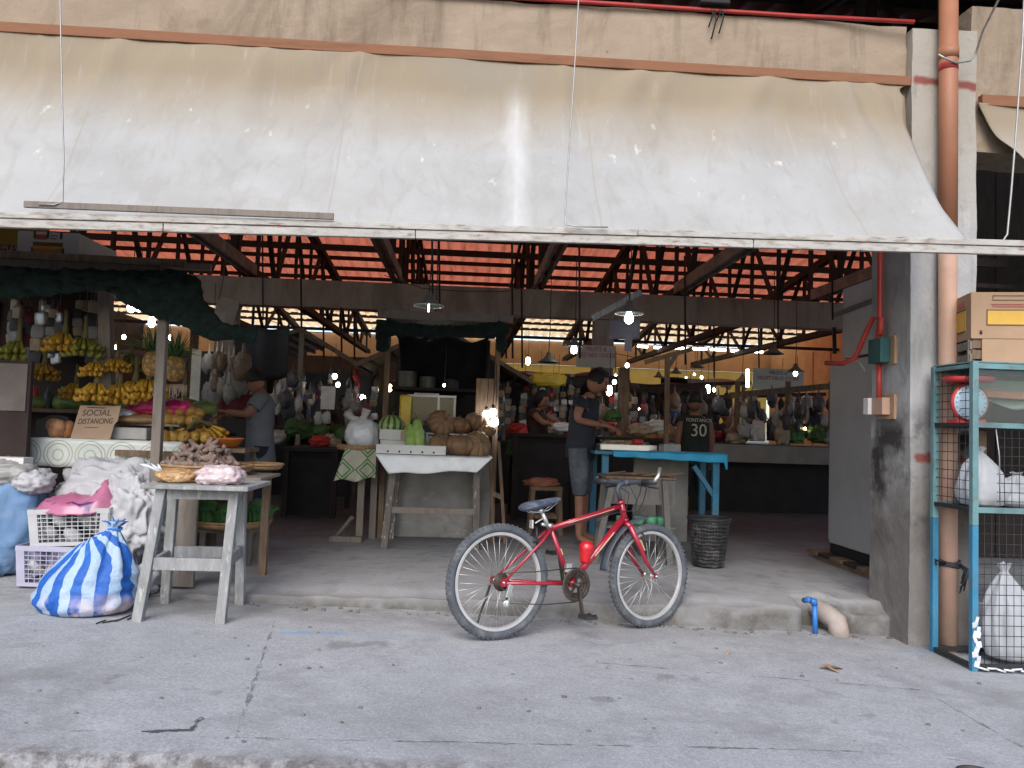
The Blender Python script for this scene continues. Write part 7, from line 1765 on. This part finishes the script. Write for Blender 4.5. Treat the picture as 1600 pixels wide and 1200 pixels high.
def hang_bag(seed, mat):
    t = T('hanging_bag', '', 'hanging bag'); m = MB(); bag(V((0, 0, -.16)), (.075, .05, .10), seed, 2.4, .25, 22, 16, mb=m, flat=None); m.build('body', mat, t)
    MB().tube([(0, 0, .05), (0, 0, -.04), (0, 0, -.10)], [.004, .012, .04], 8).build('neck', mat, t); return t
H1_, H2_, H3_, H4_ = hang_bag(1, 'hb_film'), hang_bag(2, 'pk_grey'), hang_bag(3, 'hb_tan'), hang_bag(4, 'pk_dark')
def bags(n, x0, x1, y0, y1, Y0, Y1, srcs, label, group, s0=.8, s1=1.3):
    for k in range(n): place(rg.choice(srcs), at(rg.uniform(x0, x1), rg.uniform(y0, y1), rg.uniform(Y0, Y1)), rg.uniform(0, 3), label, rg.uniform(s0, s1), group)
bags(22, 322, 382, 540, 590, 2.9, 3.8, [H1_, H2_, H3_, H2_], 'greyish plastic bag in the cluster hung beside the fruit stall', 'plastic bags hung beside the fruit stall')
bags(26, 1160, 1262, 608, 655, 6.5, 7.2, [H1_, H2_, H3_, H4_], 'plastic bag of goods hung over the long counter', 'bags hung over the long counter')
bags(12, 425, 470, 560, 625, 5.4, 6.4, [H1_, H2_, H4_], 'plastic bag hung near the pale grey post', 'bags hung near the pale grey post')
bags(10, 536, 560, 600, 640, 6.5, 7.5, [H1_, H2_], 'plastic bag hung beyond the round stand', 'bags hung beyond the round stand')
for px, py, Y, r, mat, lab in ((1183, 676, 6.6, (.11, .09, .16), 'bag_film', 'translucent bag standing on the long counter nearest the jersey wearer'), (1212, 672, 6.7, (.13, .1, .2), 'pk_dark', 'black lumpy bag standing on the long counter'), (1222, 678, 6.55, (.10, .09, .20), 'pk_tan', 'tan sack standing on the long counter'), (1243, 682, 6.6, (.13, .1, .13), 'cabbage', 'heap of greens in the middle of the long counter'), (1268, 665, 6.8, (.12, .1, .24), 'trouser_navy', 'dark blue bundle on the long counter'), (1280, 680, 6.6, (.16, .12, .15), 'leaf_green', 'heap of dark greens at the end of the long counter'), (1296, 684, 6.55, (.12, .1, .12), 'pk_grey', 'grey bag on the long counter beside the refrigerator'), (1150, 686, 6.7, (.14, .1, .08), 'pk_tan', 'flat brown heap at the start of the long counter'),
                                (463, 668, 5.0, (.14, .12, .10), 'leaf_green', 'heap of dark greens right of the woman in grey'), (500, 690, 4.6, (.12, .10, .07), 'pk_red', 'heap of red tomatoes on the dark table right of the woman'), (520, 692, 4.7, (.10, .09, .06), 'pk_tan', 'heap of onions beside the red tomatoes'), (497, 655, 5.2, (.05, .04, .09), 'bag_film', 'white bag on the dark table behind the tomatoes'), (510, 654, 5.2, (.05, .04, .08), 'bag_film', 'second white bag behind the tomatoes, nearer the round stand'),
                                (880, 668, 4.8, (.14, .1, .06), 'plastic_clear_white', 'white tub of goods before the woman with long hair'), (958, 650, 5.0, (.10, .09, .09), 'leaf_green', 'green heap between the man and the thick post'), (1000, 672, 5.2, (.16, .1, .08), 'pk_tan', 'brown heap beyond the metal trays'), (1028, 668, 5.4, (.14, .1, .10), 'bag_film', 'pale bag beyond the metal trays by the slim post'), (812, 672, 5.2, (.14, .1, .08), 'pk_red', 'dull red basin of goods beside the woman with long hair'), (812, 700, 4.9, (.14, .12, .14), 'leaf_green', 'dark green heap low beside the woman with long hair')):
    p = at(px, py, Y); m = MB(); bag(p, r, int(px), 2.6, .35, 36, 24, mb=m, flat=.8); tag(m.build('produce_heap' if 'heap' in lab else ('bundle' if 'bundle' in lab or 'sack' in lab else ('basin' if 'basin' in lab or 'tub' in lab else 'plastic_bag')), mat), lab, 'heap' if 'heap' in lab else 'bag')
def table(name, label, px0, px1, py, Y, d, mat='counter_dark'):
    a, b = at(px0, py, Y), at(px1, py, Y); z = (a.z + b.z) / 2; t = T(name, label, 'table', ((a.x + b.x) / 2, Y + d / 2, 0)); MB().bb((a.x, Y, z - .04), (b.x, Y + d, z)).build('top', mat, t, True)
    for x in (a.x + .05, b.x - .05):
        for y in (Y + .05, Y + d - .05): MB().bb((x - .03, y - .03, 0), (x + .03, y + .03, z - .041)).build('leg', 'dark_timber', t, True)
    MB().bb((a.x + .02, Y + .1, .02), (b.x - .02, Y + .12, z - .041)).build('front_cloth', 'counter_dark', t, True)
table('dark_table', 'dark vendor table right of the woman in grey', 440, 530, 700, 4.3, 1.2); table('dark_table', 'dark vendor table before the woman with long hair', 800, 905, 678, 4.6, .8); table('dark_table', 'dark vendor table beyond the man and the metal trays', 945, 1045, 684, 4.7, .9)
p = at(857, 593, 7.2); m = MB(); bag(p, (.27, .06, .10), 300, 2.5, .2, 40, 24, mb=m, p=.6, flat=None); tag(m.build('yellow_pouch', 'pk_yellow'), 'bright yellow pouch hanging above the woman with long hair', 'pouch')
p = at(512, 617, 6.3); m = MB(); m.bb((p.x - .09, 6.3, p.z - .2), (p.x + .1, 6.33, p.z + .12)); tag(m.build('silver_panel', 'pk_silver'), 'greyish metal panel hung under the peaked roof', 'panel')
p = at(370, 628, 3.2); m = MB(); m.grid(lambda u, v: V((p.x - .16 + .34 * u, 3.2 + .03 * math.sin(u * 8), p.z + .10 - .24 * v - .04 * u)), 14, 8); tag(m.build('cloth', 'maroon', solid=.004), 'dark maroon cloth hanging behind the arm of the woman in grey', 'cloth')
p = at(305, 560, 2.2); m = MB(); m.bb((p.x - .03, 2.2, at(300, 640, 2.2).z), (p.x + .05, 2.22, at(300, 545, 2.2).z)); tag(m.build('striped_poster', 'pk_silver'), 'narrow pale plastic panel hung at the inner corner of the fruit stall', 'panel')
for px, py, Y, n, src, lab in ((30, 640, 2.0, 9, 0, 'bottle standing on the back shelf of the fruit stall'),):
    for k in range(n): p = at(px + k * 22, py, Y); tag(MB().lathe([(.03, 0), (.033, .01), (.033, .12), (.013, .16), (.013, .19), (0, .192)], (p.x, Y, zs + .001), 12).build('bottle', ['pk_tan', 'pk_red', 'pk_dark', 'pk_green'][k % 4]), lab, 'bottle', 'bottles on the back shelf')
for k in range(26):
    px = rg.uniform(800, 905); Y = 8.35; p = at(px, 668, Y); tag(MB().lathe([(.035, 0), (.04, .01), (.04, .16), (.015, .21), (.015, .25), (0, .252)], (p.x, Y + .4 * rg.random(), .951), 10).build('bottle', rg.choice(['pk_tan', 'pk_red', 'pk_white', 'pk_green', 'pk_silver'])), 'bottle on the counter beneath the black awning', 'bottle', 'bottles under the black awning')
rb = random.Random(33); extra = []
for k in range(26):
    px, py, Y = rb.choice(((rb.uniform(430, 590), rb.uniform(575, 640), rb.uniform(9.8, 12)), (rb.uniform(790, 900), rb.uniform(560, 640), rb.uniform(10.5, 13)), (rb.uniform(935, 1160), rb.uniform(585, 660), rb.uniform(9, 15)), (rb.uniform(180, 300), rb.uniform(490, 590), rb.uniform(4, 8))))
    p = at(px, py, Y); t = T('bare_bulb', 'small bare bulb glowing among the goods deep in the hall', 'bulb', p, group='distant bulbs in the hall'); r = rb.uniform(.018, .03)
    MB().blob((0, 0, 0), (r, r, r * 1.2), 10, 8).build('glass', rb.choice(['bulb_cool', 'bulb_cool', 'bulb_warm']), t); MB().tube([(0, 0, r * 1.2), (.01, 0, .5)], .004, 5).build('cord', 'black_iron', t)
for a0, a1, b0, b1, Y, mat, lab in ((178, 300, 560, 640, 5.2, 'pk_tan', 'behind the fruit stall bulbs'), (430, 540, 640, 690, 6.5, 'leaf_green', 'under the peaked roof'), (790, 900, 640, 670, 8.2, 'pk_tan', 'under the black awning'), (1010, 1160, 660, 690, 7.5, 'root_brown', 'beyond the jersey wearer'), (960, 1040, 655, 680, 6.2, 'orange_fruit', 'behind the metal trays')):
    for k in range(9):
        p = at(a0 + (a1 - a0) * k / 8 + rb.uniform(-4, 4), b1 - rb.uniform(0, b1 - b0) * .4, Y + rb.uniform(0, .5)); m = MB(); r = rb.uniform(.07, .13)
        bag(p, (r * 1.2, r, r), 400 + k + int(a0), 2.6, .4, 22, 16, mb=m, flat=.8); tag(m.build('produce_bag', mat if k % 3 else rb.choice(['hb_film', 'pk_dark', 'maroon'])), 'lumpy bag of produce piled on a stall ' + lab, 'bag', 'produce bags ' + lab)
K1, K2 = hang_bag(7, 'pk_dark'), hang_bag(8, 'dark_timber')
bags(46, 1000, 1300, 596, 660, 7.6, 12.5, [K1, K2, H4_, K1, H3_], 'dark bag of goods hanging at the stalls behind the long counter', 'dark bags behind the long counter', .9, 1.7)
bags(24, 930, 1010, 590, 650, 7, 9.5, [K1, K2, H3_], 'dark bag of goods hanging past the thick timber post', 'dark bags past the thick post', .8, 1.4)
bags(26, 425, 600, 575, 650, 7, 10, [K1, K2, H2_, K1], 'dark bag of goods hanging in the left aisle stalls', 'dark bags in the left aisle', .9, 1.6)
for k, (a0, a1, b, Y) in enumerate(((1000, 1170, 604, 11), (1040, 1290, 622, 10), (960, 1100, 612, 10.5))):
    p, q = at(a0, b, Y), at(a1, b - 6, Y); tag(MB().bar(p, q, .05, .07).build('hanging_pole', 'dark_timber'), ['dark pole with goods under the unlit lamps', 'dark pole with goods behind the long counter rack', 'short dark pole with goods above the jersey wearer'][k], 'pole')
# loose wires strung through the hall
m = MB()
for (a, b, c, Y) in (((600, 430), (720, 455), (860, 440), 7), ((880, 520), (1000, 560), (1130, 530), 9), ((420, 500), (520, 520), (620, 500), 8)):
    pts = [at(a[0], a[1], Y), at((a[0] + b[0]) / 2, (a[1] + b[1]) / 2 + 8, Y), at(b[0], b[1], Y), at((b[0] + c[0]) / 2, (b[1] + c[1]) / 2 + 8, Y), at(c[0], c[1], Y)]
    o = MB().tube(pts, .006, 5).build('cable', 'black_iron'); tag(o, ['thin cable sagging across the red roof above the vegetable stall', 'thin cable sagging in front of the tube lights', 'thin cable sagging above the peaked roof'][{7: 0, 9: 1, 8: 2}[Y]], 'cable')
for px, Y, py0, py1 in ((410, 6.5, 345, 500), (470, 7.2, 400, 512), (505, 8, 480, 560), (533, 8.3, 480, 560), (553, 9, 480, 565), (675, 4, 360, 470), (686, 5, 360, 480), (800, 7, 370, 560), (790, 9, 480, 560), (815, 8.1, 450, 575), (905, 4, 370, 560), (1070, 7, 400, 570), (1215, 6.7, 380, 545), (1300, 7, 390, 500), (1115, 9, 480, 590), (1185, 9.5, 480, 580)):
    a, b = at(px, py0, Y), at(px + 1, py1, Y); tag(MB().tube([a, b], .012 if Y < 7 else .016, 6).build('hanging_rod', 'dark_timber'), 'thin dark rod hanging from the roof trusses', 'rod', 'thin rods hanging from the trusses')

p, q = at(366, 513, 3.9), at(448, 592, 3.9); m = MB(); m.grid(lambda u, v: V((p.x + (q.x - p.x) * u, 3.9 + .04 * math.sin(u * 9), p.z + (q.z - p.z) * v + .03 * math.sin(u * 7) + .05 * u * (1 - v))), 20, 8); tag(m.build('tarpaulin', 'black_tarp', solid=.004), 'black sheet hanging behind the head of the woman in grey', 'tarpaulin')
# ================================================================= light and render settings
w = bpy.data.worlds.new('World'); scene.world = w; w.use_nodes = True
nt = w.node_tree; bg = nt.nodes['Background']
sky = nt.nodes.new('ShaderNodeTexSky'); sky.sky_type = 'NISHITA'; sky.sun_disc = False
SUN_EL, SUN_AZ = R(40), R(192)          # azimuth measured from north (+Y) clockwise: behind the camera
sky.sun_elevation = SUN_EL; sky.sun_rotation = SUN_AZ; sky.air_density = 1.0; sky.dust_density = 1.9; sky.ozone_density = 1.0
nt.links.new(sky.outputs[0], bg.inputs[0]); bg.inputs[1].default_value = .15
sd = bpy.data.lights.new('sun', 'SUN'); so = bpy.data.objects.new('sun', sd); COL.objects.link(so)
sd.energy = 1.3; sd.angle = R(40); sd.color = (1, .985, .97)
dirv = V((math.sin(SUN_AZ) * math.cos(SUN_EL), math.cos(SUN_AZ) * math.cos(SUN_EL), math.sin(SUN_EL)))
so.rotation_euler = (-dirv).to_track_quat('-Z', 'Y').to_euler()
scene.view_settings.view_transform = 'Standard'; scene.view_settings.look = 'None'; scene.view_settings.gamma = 1
scene.view_settings.exposure = 0.88
scene.render.engine = 'CYCLES'
scene.cycles.use_denoising = True
scene.cycles.max_bounces = 8; scene.cycles.diffuse_bounces = 5; scene.cycles.glossy_bounces = 3; scene.cycles.transmission_bounces = 6; scene.cycles.transparent_max_bounces = 12
scene.cycles.sample_clamp_indirect = 6
scene.cycles.caustics_reflective = False; scene.cycles.caustics_refractive = False
